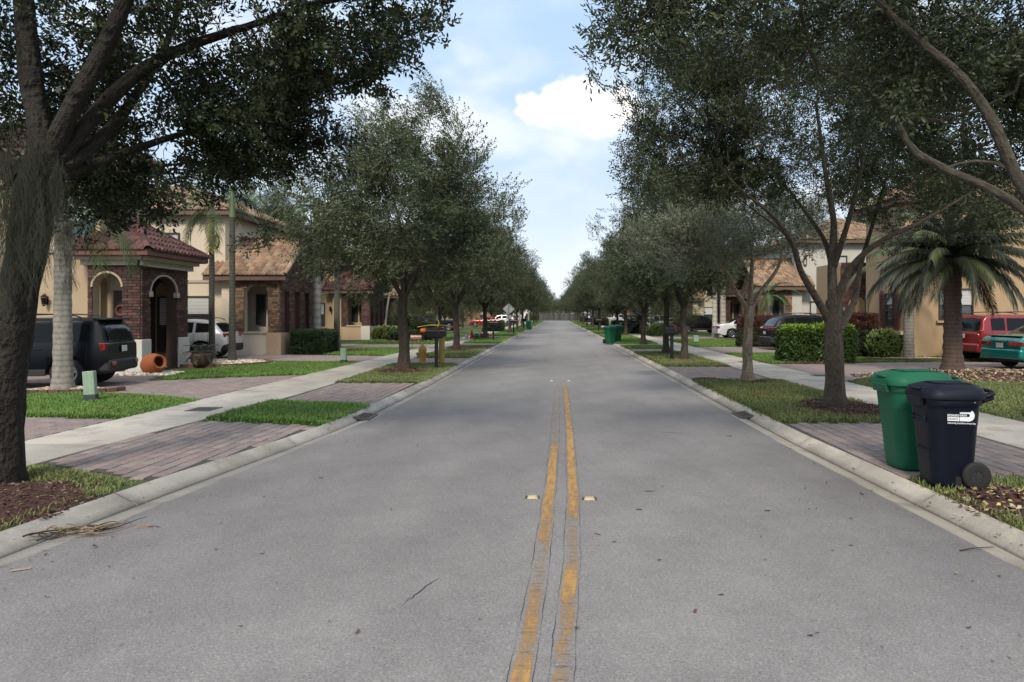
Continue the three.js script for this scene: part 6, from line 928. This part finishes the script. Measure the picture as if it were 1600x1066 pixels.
// ---------------------------------------------------------------- wheeled bins
function roundedRect(x0, x1, z0, z1, r, n = 5) { const p = []; for (const [cx, cz, a0] of [[x1 - r, z1 - r, 0], [x0 + r, z1 - r, 1], [x0 + r, z0 + r, 2], [x1 - r, z0 + r, 3]]) for (let i = 0; i <= n; i++) { const a = (a0 + i / n) * Math.PI / 2; p.push([cx + Math.cos(a) * r, cz + Math.sin(a) * r]); } return p; }
function loft(levels, capTop, capBottom = true) {      // levels: [y, x0, x1, z0, z1, r]
  const pos = [], idx = []; let m = 0;
  for (const [y, x0, x1, z0, z1, r] of levels) { const c = roundedRect(x0, x1, z0, z1, r); m = c.length; for (const [x, z] of c) pos.push(x, y, z); }
  for (let i = 0; i < levels.length - 1; i++) for (let j = 0; j < m; j++) { const a = i * m + j, b = i * m + (j + 1) % m; idx.push(a, a + m, b, b, a + m, b + m); }
  for (const [on, i] of [[capBottom, 0], [capTop, levels.length - 1]]) if (on) { const c = pos.length / 3, l = levels[i]; pos.push((l[1] + l[2]) / 2, l[0], (l[3] + l[4]) / 2); for (let j = 0; j < m; j++) idx.push(c, i * m + j, i * m + (j + 1) % m); }
  const g = new THREE.BufferGeometry(); g.setAttribute('position', new THREE.Float32BufferAttribute(pos, 3)); g.setIndex(idx); g.computeVertexNormals(); return prep(g);
}
function logoTexture() {      // the county mark printed in white
  const c = document.createElement('canvas'); c.width = 512; c.height = 288; const k = c.getContext('2d'); k.clearRect(0, 0, 512, 288); k.fillStyle = '#e9edf0';
  k.beginPath(); k.moveTo(226, 8); k.lineTo(380, 8); k.arc(380, 112, 104, -Math.PI / 2, Math.PI / 2); k.lineTo(226, 216); k.lineTo(226, 140); k.lineTo(372, 140); k.arc(372, 112, 28, Math.PI / 2, -Math.PI / 2, true); k.lineTo(226, 84); k.closePath(); k.fill();
  k.fillRect(10, 146, 208, 70);
  k.font = 'bold 54px sans-serif'; k.textBaseline = 'alphabetic'; k.save(); k.translate(8, 136); k.scale(1.14, 1); k.fillText('MIAMI', 0, 0); k.restore(); k.save(); k.translate(206, 130); k.scale(1.0, 1); k.font = 'bold 50px sans-serif'; k.fillText('-DADE', 0, 0); k.restore();
  k.globalCompositeOperation = 'destination-out'; k.font = 'bold 46px sans-serif'; k.save(); k.translate(14, 198); k.fillText('COUNTY', 0, 0, 200); k.restore(); k.globalCompositeOperation = 'source-over';
  k.font = 'italic bold 38px sans-serif'; k.fillText('Delivering Excellence Every Day', 10, 266, 490);
  const d = k.getImageData(0, 0, 512, 288), a = new Uint8Array(512 * 288 * 4); for (let j = 0; j < 288; j++) for (let i = 0; i < 512; i++) { const o = ((287 - j) * 512 + i) * 4, v = d.data[(j * 512 + i) * 4 + 3]; a[o] = a[o + 1] = a[o + 2] = v; a[o + 3] = 255; }
  const t = new THREE.DataTexture(a, 512, 288); t.magFilter = THREE.LinearFilter; t.needsUpdate = true; return t;
}
const logo = std({ color: lin(0.72, 0.74, 0.76), alphaMap: logoTexture(), transparent: true, roughness: 0.5 });
function bin(label, p, turn, color, o = {}) {      // its front looks along -x
  const t = thing('wheeled_bin', label, 'bin', p, turn, o.group), m = phy({ color: lin(...color), roughness: 0.42, bumpMap: tiled(T.fine, 0.15), bumpScale: 0.0012, specularIntensity: 0.6 }), mh = phy({ color: lin(...color.map((c) => c * 1.15)), roughness: 0.55, bumpMap: tiled(T.fine, 0.15), bumpScale: 0.001, specularIntensity: 0.6 }), black = std({ color: lin(0.014, 0.014, 0.014), roughness: 0.75 });
  const H = 1.02, k = o.k ?? 1, X = (y) => [lerp(-0.26, -0.355, y / H) * k, lerp(0.24, 0.31, Math.pow(y / H, 0.8)) * k], Z = (y) => lerp(0.245, 0.305, y / H), lv = [];
  for (const y of [0.0, 0.015, 0.06, 0.3, 0.5, 0.69, 0.7, 0.86]) { const [a, b] = X(y), z = Z(y), q = y >= 0.7 ? 0.007 : 0, in0 = y === 0 ? 0.02 : 0; lv.push([y, a - q + in0, b - in0, -z - q + in0, z + q - in0, 0.15]); }
  lv.push([0.9, X(0.9)[0] - 0.007, X(0.9)[1], -Z(0.9) - 0.007, Z(0.9) + 0.007, 0.15], [0.91, X(0.9)[0] - 0.022, X(0.9)[1] + 0.022, -Z(0.9) - 0.022, Z(0.9) + 0.022, 0.155], [1.0, X(1)[0] - 0.02, X(1)[1] + 0.02, -Z(1) - 0.02, Z(1) + 0.02, 0.155], [1.006, X(1)[0] + 0.02, X(1)[1] - 0.02, -Z(1) + 0.02, Z(1) - 0.02, 0.13]);
  part('body', loft(lv, true), m, t);
  const a = X(1)[0] - 0.045, b = X(1)[1] + 0.045, zz = Z(1) + 0.04;
  const lid = part('lid', loft([[0.975, a, b, -zz, zz, 0.16], [0.985, a - 0.01, b, -zz - 0.008, zz + 0.008, 0.165], [1.045, a - 0.006, b, -zz - 0.004, zz + 0.004, 0.165], [1.052, a + 0.012, b - 0.01, -zz + 0.014, zz - 0.014, 0.155], [1.085, a + 0.02, b - 0.015, -zz + 0.022, zz - 0.022, 0.15], [1.095, a + 0.045, b - 0.03, -zz + 0.045, zz - 0.045, 0.14], [1.125, a + 0.13, b - 0.06, -zz + 0.1, zz - 0.1, 0.11], [1.14, a + 0.22 * k, b - 0.12, -zz + 0.17, zz - 0.17, 0.09]], true, true), mh, t);
  part('lid_rib', merge([rbox(0.34 * k, 0.016, 0.04, 0.007, [0, 1.138, -0.1]), rbox(0.34 * k, 0.016, 0.04, 0.007, [0, 1.138, 0.1]), rbox(0.09, 0.03, 0.2, 0.012, [a + 0.03, 1.075, 0])]), mh, lid);
  part('handle', merge([tube([V(b - 0.06, 0.99, -zz + 0.1), V(b + 0.06, 1.03, -zz + 0.1), V(b + 0.1, 1.045, -zz + 0.17), V(b + 0.1, 1.045, zz - 0.17), V(b + 0.06, 1.03, zz - 0.1), V(b - 0.06, 0.99, zz - 0.1)], 0.022, 8, 40), rbox(0.15, 0.09, 0.05, 0.02, [b + 0.005, 0.99, -zz + 0.12], [0, 0, 0.35]), rbox(0.15, 0.09, 0.05, 0.02, [b + 0.005, 0.99, zz - 0.12], [0, 0, 0.35])]), m, t);
  // grip pocket and lift bar on the front face
  if (o.pocket !== false) {
    part('recess', rbox(0.014, 0.15, 0.24, 0.006, [X(0.78)[0] - 0.004, 0.79, 0], [0, 0, 0.1]), black, t);
    part('catch_bar', merge([cyl(0.016, 0.016, 0.26, 10, [X(0.74)[0] - 0.02, 0.745, 0], [Math.PI / 2, 0, 0]), rbox(0.05, 0.07, 0.03, 0.01, [X(0.74)[0] - 0.008, 0.745, -0.13]), rbox(0.05, 0.07, 0.03, 0.01, [X(0.74)[0] - 0.008, 0.745, 0.13]), rbox(0.03, 0.02, 0.3, 0.008, [X(0.4)[0] - 0.006, 0.4, 0])]), mh, t);
  }
  part('skirt', merge([rbox(0.05, 0.1, 0.34, 0.015, [a + 0.012, 0.94, 0], [0, 0, 0.12])]), m, t);
  // wheel wells and wheels
  const wx = X(0)[1] - 0.03;
  for (const s of [-1, 1]) {
    const w0 = new THREE.Shape(); w0.moveTo(-0.2, -0.13); for (let i = 0; i <= 14; i++) { const q = Math.PI - i / 14 * Math.PI * 0.5; w0.lineTo(Math.min(-0.06, Math.cos(q) * 0.2), Math.max(-0.13, Math.sin(q) * 0.2)); } w0.lineTo(-0.06, -0.13); w0.closePath();
    part('wheel_arch', new THREE.ExtrudeGeometry(w0, { depth: 0.02, bevelEnabled: false }).translate(wx, 0.145, s * 0.243 - 0.01), black, t);
    const w = part('wheel', merge([new THREE.LatheGeometry([[0.06, -0.034], [0.125, -0.036], [0.147, -0.026], [0.152, 0], [0.147, 0.026], [0.125, 0.036], [0.06, 0.034]].map(([r, y]) => new THREE.Vector2(r, y)), 30).rotateX(Math.PI / 2)]), black, t, [wx, 0.153, s * 0.282]);
    part('hub', merge([cyl(0.075, 0.07, 0.05, 16, [0, 0, 0], [Math.PI / 2, 0, 0]), cyl(0.022, 0.022, 0.07, 10, [0, 0, 0], [Math.PI / 2, 0, 0]), ...[0, 1, 2, 3, 4, 5].map((i) => box(0.014, 0.11, 0.062, [Math.sin(i * 1.047) * 0.06, Math.cos(i * 1.047) * 0.06, 0], [0, 0, -i * 1.047]))]), std({ color: lin(0.028, 0.028, 0.028), roughness: 0.55 }), w);
  }
  part('axle', cyl(0.012, 0.012, 0.58, 8, [wx, 0.153, 0], [Math.PI / 2, 0, 0]), carMat.chrome, t);
  part('logo', new THREE.PlaneGeometry(0.31, 0.175), logo, t, [o.lx ?? 0.02, 0.79, Z(0.79) + 0.013], [-Math.atan2(0.06, 1.02), 0, -0.03]);
  part('bolt', merge([cyl(0.008, 0.008, 0.01, 8, [0.16 * k, 0.95, Z(0.95) + 0.022], [Math.PI / 2, 0, 0]), cyl(0.013, 0.013, 0.02, 8, [X(0.66)[1], 0.68, 0.12], [0, 0, Math.PI / 2])]), carMat.chrome, t);
  return t;
}
const navy = bin('dark navy wheeled bin with a white county logo, in front of the green one', [3.9, 0.107, -7.05], -0.04, [0.0036, 0.0052, 0.0135], { k: 0.86, lx: 0.01 });
const green = bin('tall green wheeled bin half behind the navy bin on the right', [3.97, 0.107, -7.85], 0.03, [0.009, 0.105, 0.052], { k: 0.98, lx: -0.01, pocket: false });
green.scale.setScalar(0.945); navy.scale.setScalar(0.895);
dup(green, [3.2, 0.05, -42.6], Math.PI / 2 + 0.5, 'green bin facing the street on the far right verge, nearer of the pair', 0.95); dup(green, [3.72, 0.1, -43.9], Math.PI / 2 + 0.6, 'green bin standing just behind the nearer far right bin', 0.95); dup(green, [-3.35, 0.06, -84], Math.PI / 2 - 0.2, 'single green bin standing at the far left kerb', 1);
// ---------------------------------------------------------------- street furniture
function mailbox(label, x, z, turn) {
  const t = thing('mailbox', label, 'mailbox', [x, GY, z], turn, 'black kerbside mailboxes');
  part('post', merge([rbox(0.1, 1.02, 0.1, 0.01, [0, 0.51, 0]), rbox(0.16, 0.06, 0.16, 0.01, [0, 0.03, 0]), rbox(0.42, 0.05, 0.12, 0.01, [0, 1.0, 0])]), M.black, t);
  const s = new THREE.Shape(); s.moveTo(-0.12, 0); s.lineTo(0.12, 0); s.lineTo(0.12, 0.15); for (let i = 1; i <= 12; i++) { const a = i / 12 * Math.PI; s.lineTo(Math.cos(a) * 0.12, 0.15 + Math.sin(a) * 0.12); } s.closePath();
  const b = part('box', new THREE.ExtrudeGeometry(s, { depth: 0.56, bevelEnabled: true, bevelSize: 0.008, bevelThickness: 0.008, bevelSegments: 1 }).applyMatrix4(M4([-0.28, 1.03, 0], [0, Math.PI / 2, 0])), M.black, t);
  part('door', new THREE.ExtrudeGeometry(s, { depth: 0.014, bevelEnabled: false }).applyMatrix4(M4([0.29, 1.03, 0], [0, Math.PI / 2, 0])), M.black, b); part('flag', merge([box(0.02, 0.2, 0.012, [0.1, 1.2, 0.138]), box(0.09, 0.06, 0.012, [0.07, 1.28, 0.138])]), std({ color: lin(0.2, 0.02, 0.02), roughness: 0.5 }), b);
  return t;
}
mailbox('black mailbox on a square post beside the yellow hydrant', -3.78, -22.1, 0);
mailbox('black mailbox on the right verge before two dark trees', 4.28, -26.2, 0.25);
mailbox('black mailbox on the left just before the diamond sign', -4.15, -46, 0);
mailbox('black mailbox on the left right behind the diamond sign tree', -3.75, -61, 0);
mailbox('black mailbox on the left beside the far single green bin', -3.75, -80, 0);
mailbox('black mailbox on the right beyond the far pair of bins', 4.1, -69, 0);
mailbox('farthest black mailbox on the right kerb', 4.1, -96, 0);
{ // fire hydrant
  const y = std({ color: lin(0.46, 0.27, 0.05), roughness: 0.5, map: tiled(T.stain, 0.5) }), t = thing('fire_hydrant', 'yellow fire hydrant on the left verge beside a tree', 'fire hydrant', [-4.58, GY, -24.0]);
  part('body', new THREE.LatheGeometry([[0, 0], [0.16, 0], [0.16, 0.05], [0.115, 0.07], [0.11, 0.44], [0.14, 0.46], [0.14, 0.5], [0.12, 0.52]].map(([a, b]) => new THREE.Vector2(a, b)), 20), y, t);
  part('bonnet', new THREE.LatheGeometry([[0.14, 0.52], [0.135, 0.56], [0.11, 0.62], [0.06, 0.67], [0.04, 0.68], [0.035, 0.74], [0, 0.74]].map(([a, b]) => new THREE.Vector2(a, b)), 20), y, t);
  for (const [r, h, p, e] of [[0.055, 0.12, [0.14, 0.38, 0], [0, 0, -Math.PI / 2]], [0.055, 0.12, [-0.14, 0.38, 0], [0, 0, Math.PI / 2]], [0.07, 0.12, [0, 0.36, 0.15], [Math.PI / 2, 0, 0]]]) part('outlet_cap', merge([cyl(r, r, h, 12, p, e), cyl(r * 0.35, r * 0.35, h * 1.3, 5, p, e)]), y, t);
}
const postMat = std({ color: lin(0.38, 0.27, 0.06), roughness: 0.6, map: tiled(T.stain, 0.6) });
function post(label, x, z) { const t = thing('bollard', label, 'bollard', [x, GY, z], 0, 'yellow guard posts'); part('pipe', cyl(0.062, 0.062, 0.98, 16, [0, 0.49, 0]), postMat, t); part('cap', new THREE.SphereGeometry(0.062, 14, 6, 0, 6.3, 0, 1.57).scale(1, 0.5, 1).translate(0, 0.98, 0), postMat, t); }
post('left one of two yellow guard posts behind the mailbox', -4.03, -24.4);
post('right one of two yellow guard posts behind the mailbox', -3.9, -24.1);
{ // signs
  const steel = std({ color: lin(0.3, 0.31, 0.31), metalness: 0.4, roughness: 0.55 }), t = thing('road_sign', 'grey back of a diamond-shaped road sign on a post at the left', 'road sign', [-4.0, GY, -58.5]);
  const s = new THREE.Shape(); s.moveTo(-0.46, 0); s.lineTo(0, -0.46); s.lineTo(0.46, 0); s.lineTo(0, 0.46); s.closePath();
  part('plate', new THREE.ExtrudeGeometry(s, { depth: 0.012, bevelEnabled: true, bevelSize: 0.02, bevelThickness: 0.002, bevelSegments: 2 }).translate(0, 2.2, -0.045), steel, t); part('plate', rbox(0.4, 0.36, 0.012, 0.005, [0, 1.52, -0.04]), steel, t); part('post', merge([box(0.06, 2.75, 0.03, [0, 1.37, 0]), box(0.03, 2.75, 0.05, [0, 1.37, 0.01])]), std({ color: lin(0.1, 0.1, 0.1), roughness: 0.6 }), t);
  const u = thing('road_sign', 'small pale round sign on a post at the far left', 'road sign', [-4.05, GY, -99]); part('plate', cyl(0.34, 0.34, 0.015, 20, [0, 2.2, 0.04], [Math.PI / 2, 0, 0]), std({ color: lin(0.6, 0.58, 0.5), roughness: 0.6 }), u); part('mark', box(0.1, 0.26, 0.01, [0, 2.2, 0.055]), M.dark, u); part('post', cyl(0.03, 0.03, 2.5, 8, [0, 1.25, 0]), steel, u);
}
function pedestal(label, x, z, h, w, turn, tilt = 0) { const t = thing('utility_pedestal', label, 'utility box', [x, GY, z], turn, 'green utility pedestals'); part('cover', rbox(w, h * 0.74, w * 0.7, 0.012, [0.02 * tilt, h * 0.62, 0], [0, 0, tilt * -0.06]), std({ color: lin(0.3, 0.41, 0.3), roughness: 0.6, map: tiled(T.stain, 0.6) }), t); part('base', rbox(w * 1.08, h * 0.26, w * 0.8, 0.01, [0, h * 0.13, 0]), M.plinth ?? std({ color: lin(0.04, 0.05, 0.055), roughness: 0.8 }), t); }
pedestal('leaning pale green utility pedestal with a dark base on the first left lawn', -9.1, -13.75, 0.62, 0.2, 0.2, -1);
pedestal('small round-topped pale green utility post at the left sidewalk', -7.45, -24.6, 0.55, 0.2, 0);
pedestal('small brown-green utility post on the right lawn across the sidewalk', 8.2, -41.5, 0.5, 0.3, 0);
pedestal('pale green utility pedestal with dark base at the right edge', 7.95, -11.6, 0.62, 0.22, -0.3, 1);
function grate(label, x, z, w, l, name = 'storm_drain') { const t = thing(name, label, 'storm drain', [x, 0.022, z]); part('frame', merge([box(w, 0.03, 0.04, [0, 0.008, l / 2]), box(w, 0.03, 0.04, [0, 0.008, -l / 2]), box(0.04, 0.03, l - 0.04, [w / 2 - 0.02, 0.008, 0]), box(0.04, 0.03, l - 0.04, [-w / 2 + 0.02, 0.008, 0])]), std({ color: lin(0.12, 0.105, 0.095), metalness: 0.3, roughness: 0.8 }), t); part('pit', box(w - 0.05, 0.01, l - 0.05, [0, 0.004, 0]), std({ color: lin(0.006, 0.006, 0.006), roughness: 1 }), t); for (let i = 0; i < 10; i++) part('bar', box(0.018, 0.02, l - 0.05, [-w / 2 + 0.05 + i * (w - 0.1) / 9, 0.014, 0]), std({ color: lin(0.11, 0.092, 0.082), metalness: 0.3, roughness: 0.8 }), t); return t; }
grate('dark storm drain grate in the left gutter beside the bright grass patch', -3.4, -12.3, 0.4, 0.6).rotation.z = -0.13;
grate('dark storm drain grate in the right gutter beside the clumpy verge', 3.38, -12.5, 0.4, 0.6).rotation.z = 0.13;
{ const lid = (label, x, z, w, l) => { const t = thing('utility_cover', label, 'utility cover', [x, 0.107, z]); part('rim', merge([box(w, 0.012, 0.03, [0, 0.002, l / 2]), box(w, 0.012, 0.03, [0, 0.002, -l / 2]), box(0.03, 0.012, l, [w / 2, 0.002, 0]), box(0.03, 0.012, l, [-w / 2, 0.002, 0])]), std({ color: lin(0.15, 0.14, 0.13), roughness: 0.9 }), t); part('plate', rbox(w - 0.03, 0.014, l - 0.03, 0.004, [0, 0.0, 0]), std({ color: lin(0.055, 0.055, 0.055), roughness: 0.9, map: tiled(T.stain, 0.2) }), t); };
  lid('dark square utility cover in the left sidewalk next to the grass patch', -6.32, -12.6, 0.42, 0.5); lid('dark utility cover in the right sidewalk behind the near right tree', 7.55, -19.6, 0.8, 0.45); lid('small utility cover in the right sidewalk behind the pale sparse tree', 6.75, -25.2, 0.4, 0.45); }
{ // clay pot lying on its side, potted plant
  const clay = std({ color: lin(0.40, 0.12, 0.035), roughness: 0.8, map: tiled(T.stain, 0.4) }), t = thing('clay_pot', 'orange clay pot tipped on its side on white pebbles', 'pot', [-11.55, GY + 0.3, -20.1], -0.5);
  const out = [[0, -0.3], [0.12, -0.3], [0.24, -0.2], [0.31, -0.02], [0.29, 0.14], [0.2, 0.26], [0.17, 0.3], [0.2, 0.34], [0.2, 0.36], [0.15, 0.36], [0.14, 0.28], [0.24, 0.12], [0.26, -0.02], [0.2, -0.18], [0, -0.25]].map(([a, b]) => new THREE.Vector2(a, b)); part('jar', new THREE.LatheGeometry(out, 30).rotateZ(-Math.PI / 2 + 0.25), clay, t);
  const u = thing('potted_plant', 'spiky green plant in a dark pot beside the brick porch', 'potted plant', [-11.55, GY, -22.9]); part('pot', new THREE.LatheGeometry([[0, 0], [0.22, 0], [0.32, 0.2], [0.33, 0.4], [0.3, 0.46], [0.26, 0.44], [0, 0.4]].map(([a, b]) => new THREE.Vector2(a, b)), 20), std({ color: lin(0.06, 0.035, 0.025), roughness: 0.7 }), u);
  for (let i = 0; i < 20; i++) { const m = part('leaf', frondSets.small[i % 3], frondDark, u, [0, 0.42, 0], [0, i * 2.4, 0]); m.scale.setScalar(0.42); }
}
{ // yard decorations behind the tape
  const tapeM = std({ color: lin(0.62, 0.5, 0.04), roughness: 0.5 }), t = thing('caution_tape', 'yellow caution tape strung from trunk to trunk across the left yard', 'tape', [0, 0, 0]), pts = [At(652, 511, 42), At(672, 508, 42.5), At(684, 508, 43), At(694, 508.5, 44), At(712, 512, 46), At(735, 513, 48), At(748, 512.5, 49.6)];
  const c = new THREE.CatmullRomCurve3(pts), p = [], ii = []; for (let i = 0; i <= 60; i++) { const q = c.getPointAt(i / 60), w = 0.02, tw = 0.25 * Math.sin(i * 0.5); p.push(q.x, q.y - w, q.z - tw * 0.04, q.x, q.y + w, q.z + tw * 0.04); if (i) ii.push(2 * i - 2, 2 * i - 1, 2 * i, 2 * i - 1, 2 * i + 1, 2 * i); } const g = new THREE.BufferGeometry(); g.setAttribute('position', new THREE.Float32BufferAttribute(p, 3)); g.setIndex(ii); g.computeVertexNormals(); part('strip', g, tapeM, t);
  part('knot', merge([tube([At(684, 500, 43), At(686, 505, 43), At(683, 511, 43)], 0.018, 5), tube([At(745, 506, 49.5), At(748, 513, 49.5), At(744, 519, 49.5)], 0.022, 5), tube([At(749, 505, 49.5), At(746, 512, 49.5), At(750, 518, 49.5)], 0.018, 5)]), tapeM, t);
  const orange = std({ color: lin(0.5, 0.11, 0.02), roughness: 0.6 }), k = At(661, 517, 43), pk = thing('pumpkin', 'orange pumpkin decoration on the left yard edge left of the mailbox', 'pumpkin', [k.x, k.y - 0.12, k.z]); const lobes = []; for (let i = 0; i < 9; i++) { const a = i / 9 * 6.283; lobes.push(new THREE.SphereGeometry(0.11, 10, 8).scale(1, 1.25, 1).translate(Math.cos(a) * 0.09, 0.13, Math.sin(a) * 0.09)); } part('shell', merge(lobes), orange, pk); part('stem', cyl(0.025, 0.015, 0.08, 6, [0, 0.29, 0]), M.shadeWood, pk); part('stand', cyl(0.03, 0.03, Math.max(0.1, k.y - 0.12 - GY), 6, [0, -(k.y - 0.12 - GY) / 2, 0]), M.shadeWood, pk);
  const s = At(666, 527, 30), sg = thing('yard_sign', 'small red and white yard sign left of the black mailbox', 'yard sign', [-6.9, GY, -34.5]); part('board', rbox(0.55, 0.22, 0.02, 0.005, [0, 0.62, 0]), std({ color: lin(0.36, 0.1, 0.08), roughness: 0.6 }), sg); part('stripe', box(0.53, 0.07, 0.01, [0, 0.66, 0.014]), M.white, sg); part('stake', merge([box(0.02, 0.55, 0.02, [-0.2, 0.27, 0]), box(0.02, 0.55, 0.02, [0.2, 0.27, 0])]), M.dark, sg); void s;
  const red = std({ color: lin(0.45, 0.03, 0.02), roughness: 0.5 }), gr = std({ color: lin(0.02, 0.2, 0.08), roughness: 0.5 });
  const a = thing('traffic_cone', 'small red cone among the toys beside a left street tree', 'cone', [-6.1, GY, -50.5]); part('cone', new THREE.LatheGeometry([[0.0, 0.62], [0.05, 0.62], [0.15, 0.06], [0.0, 0.06]].map(([x, y]) => new THREE.Vector2(x, y)), 14), red, a); part('foot', rbox(0.36, 0.06, 0.36, 0.01, [0, 0.03, 0]), red, a); 
  const b = thing('toy_ball', 'green and white ball among the toys beside a left street tree', 'ball', [-5.75, GY + 0.22, -50.6]); part('ball', new THREE.SphereGeometry(0.22, 18, 12), gr, b); part('stripe', new THREE.TorusGeometry(0.2, 0.05, 6, 20).rotateX(0.4), M.white, b);
  const d = thing('bucket', 'white bucket left of the red cone beside a left street tree', 'bucket', [-6.5, GY, -50.8]); part('pail', new THREE.LatheGeometry([[0, 0], [0.13, 0], [0.17, 0.34], [0.15, 0.34], [0.12, 0.02]].map(([x, y]) => new THREE.Vector2(x, y)), 16), M.white, d); part('rim', new THREE.TorusGeometry(0.17, 0.015, 6, 18).rotateX(Math.PI / 2).translate(0, 0.34, 0), red, d);
  const e = thing('toy_wagon', 'low red toy wagon right of the green ball on the left', 'toy', [-5.3, GY, -51.4]); part('tray', rbox(0.7, 0.2, 0.36, 0.04, [0, 0.28, 0]), red, e); for (const x of [-0.22, 0.22]) for (const z of [-0.16, 0.16]) part('wheel', cyl(0.1, 0.1, 0.05, 12, [x, 0.1, z], [Math.PI / 2, 0, 0]), M.dark, e);
}
{ // garden light by the queen palm, stop of paving slab
  const t = thing('garden_light', 'small black garden spotlight beside the queen palm bed', 'garden light', [11.55, GY, -27.2]); part('stake', cyl(0.03, 0.03, 0.25, 8, [0, 0.12, 0]), M.black, t); part('head', cyl(0.06, 0.08, 0.16, 10, [0, 0.32, 0], [0.4, 0, 0]), M.black, t);
  const s = thing('stepping_slab', 'flat reddish slab on the driveway under the turquoise sedan', 'paving slab', [13.3, 0.107, -19.6], 0.1); part('slab', rbox(2.2, 0.07, 0.7, 0.01, [0, 0.035, 0]), std({ color: lin(0.2, 0.12, 0.11), roughness: 0.9, map: tiled(T.stain, 0.6) }), s); part('edge', box(2.24, 0.03, 0.74, [0, 0.012, 0]), std({ color: lin(0.11, 0.05, 0.045), roughness: 0.9 }), s);
}
// ---------------------------------------------------------------- litter on the road
{
  const R = rng(900), ry = (x, z) => 0.035 * (1 - Math.pow(2 * (x - Lasp(z)) / (Rasp(z) - Lasp(z)) - 1, 2)) + 0.006, dry = std({ color: lin(0.2, 0.145, 0.085), roughness: 0.9 }), dk = std({ color: lin(0.05, 0.036, 0.026), roughness: 1 });
  const a = G(115, 832, 0.02), t = thing('palm_debris', 'dry palm debris lying across the left gutter at the lower left', 'debris', [a.x, 0.01, a.z]); 
  for (let i = 0; i < 34; i++) { const L = 0.1 + 0.3 * R(), an = 0.25 + (R() - 0.5) * 1.5, ox = (R() - 0.5) * 0.75, oz = (R() - 0.5) * 0.3 - ox * 0.3, y = 0.012 + 0.03 * R(), pts = []; for (let k = 0; k <= 4; k++) { const s = k / 4 - 0.5; pts.push(V(ox + Math.cos(an) * s * L, y + 0.02 * Math.sin(k + i), oz - Math.sin(an) * s * L + 0.05 * (R() - 0.5))); } part('strand', tube(pts, 0.005 + 0.005 * R(), 4, 8, 0.002), R() < 0.6 ? dry : dk, t); }
  const b = G(225, 822, 0.02), u = thing('dry_leaf', 'curled dry leaf on the asphalt right of the palm debris', 'leaf', [b.x, 0.012, b.z]); part('blade', new THREE.PlaneGeometry(0.11, 0.05, 4, 2).rotateX(-1.4), dry, u); part('stem', tube([V(0.05, 0, 0), V(0.1, 0.01, 0.01), V(0.13, 0, 0)], 0.003, 4), dk, u);
  const c = G(1527, 857, 0.02), w = thing('stick', 'bent dark twig lying on the asphalt at the lower right', 'twig', [c.x, 0.014, c.z]); part('branch', tube([V(-0.15, 0, 0.03), V(-0.05, 0.012, 0.02), V(0.08, 0.01, -0.015), V(0.16, 0, -0.05)], 0.006, 5, 12, 0.003), dk, w);
  const leaf = new THREE.PlaneGeometry(0.045, 0.02, 2, 1).rotateX(-Math.PI / 2), lp = leaf.attributes.position; for (let i = 0; i < lp.count; i++) lp.setY(i, 0.006 * Math.abs(lp.getX(i)) / 0.02); 
  const list = [], q = new THREE.Quaternion(), e = new THREE.Euler();
  for (let i = 0; i < 560; i++) { const d = 3.2 + 22 * R() * R(), side = R(), z = -d; let x = side < 0.36 ? Lasp(z) + (R() * R()) * 1.6 - 0.25 : side < 0.72 ? Rasp(z) - (R() * R()) * 1.6 + 0.3 : lerp(Lasp(z), Rasp(z), R()); if (side > 0.72 && R() < 0.45) continue; const inside2 = x > Lasp(z) && x < Rasp(z), c2 = [[0.06, 0.045, 0.03], [0.2, 0.14, 0.08], [0.035, 0.03, 0.025], [0.28, 0.22, 0.13], [0.12, 0.06, 0.035]][Math.floor(R() * 5)]; list.push({ p: V(x, inside2 ? ry(x, z) + 0.002 : 0.05, z), q: q.setFromEuler(e.set((R() - 0.5) * 0.5, R() * 6.28, (R() - 0.5) * 0.5)).clone(), s: 0.35 + 0.75 * R() * R(), c: lin(...c2) }); }
  const h = thing('leaf_litter', 'scattered dry leaves and bits along the gutters and on the asphalt', 'leaves'); stuff(h); instanced('leaves', leaf, std({ roughness: 0.95 }), list, h);
  const k = G(1402, 991, 0.02), lf = thing('dry_leaf', 'small brown leaf on the asphalt near the lower right', 'leaf', [k.x, 0.014, k.z]); part('blade', new THREE.PlaneGeometry(0.05, 0.022, 3, 2).rotateX(-1.3), dry, lf);
  const l2 = G(32, 888, 0.02), lg = thing('dry_leaf', 'pale torn leaf on the asphalt at the lower left edge', 'leaf', [l2.x, 0.012, l2.z]); part('blade', new THREE.PlaneGeometry(0.12, 0.03, 4, 2).rotateX(-1.45).rotateY(0.5), std({ color: lin(0.32, 0.25, 0.17), roughness: 0.9 }), lg);
}
renderer.render(scene, camera);
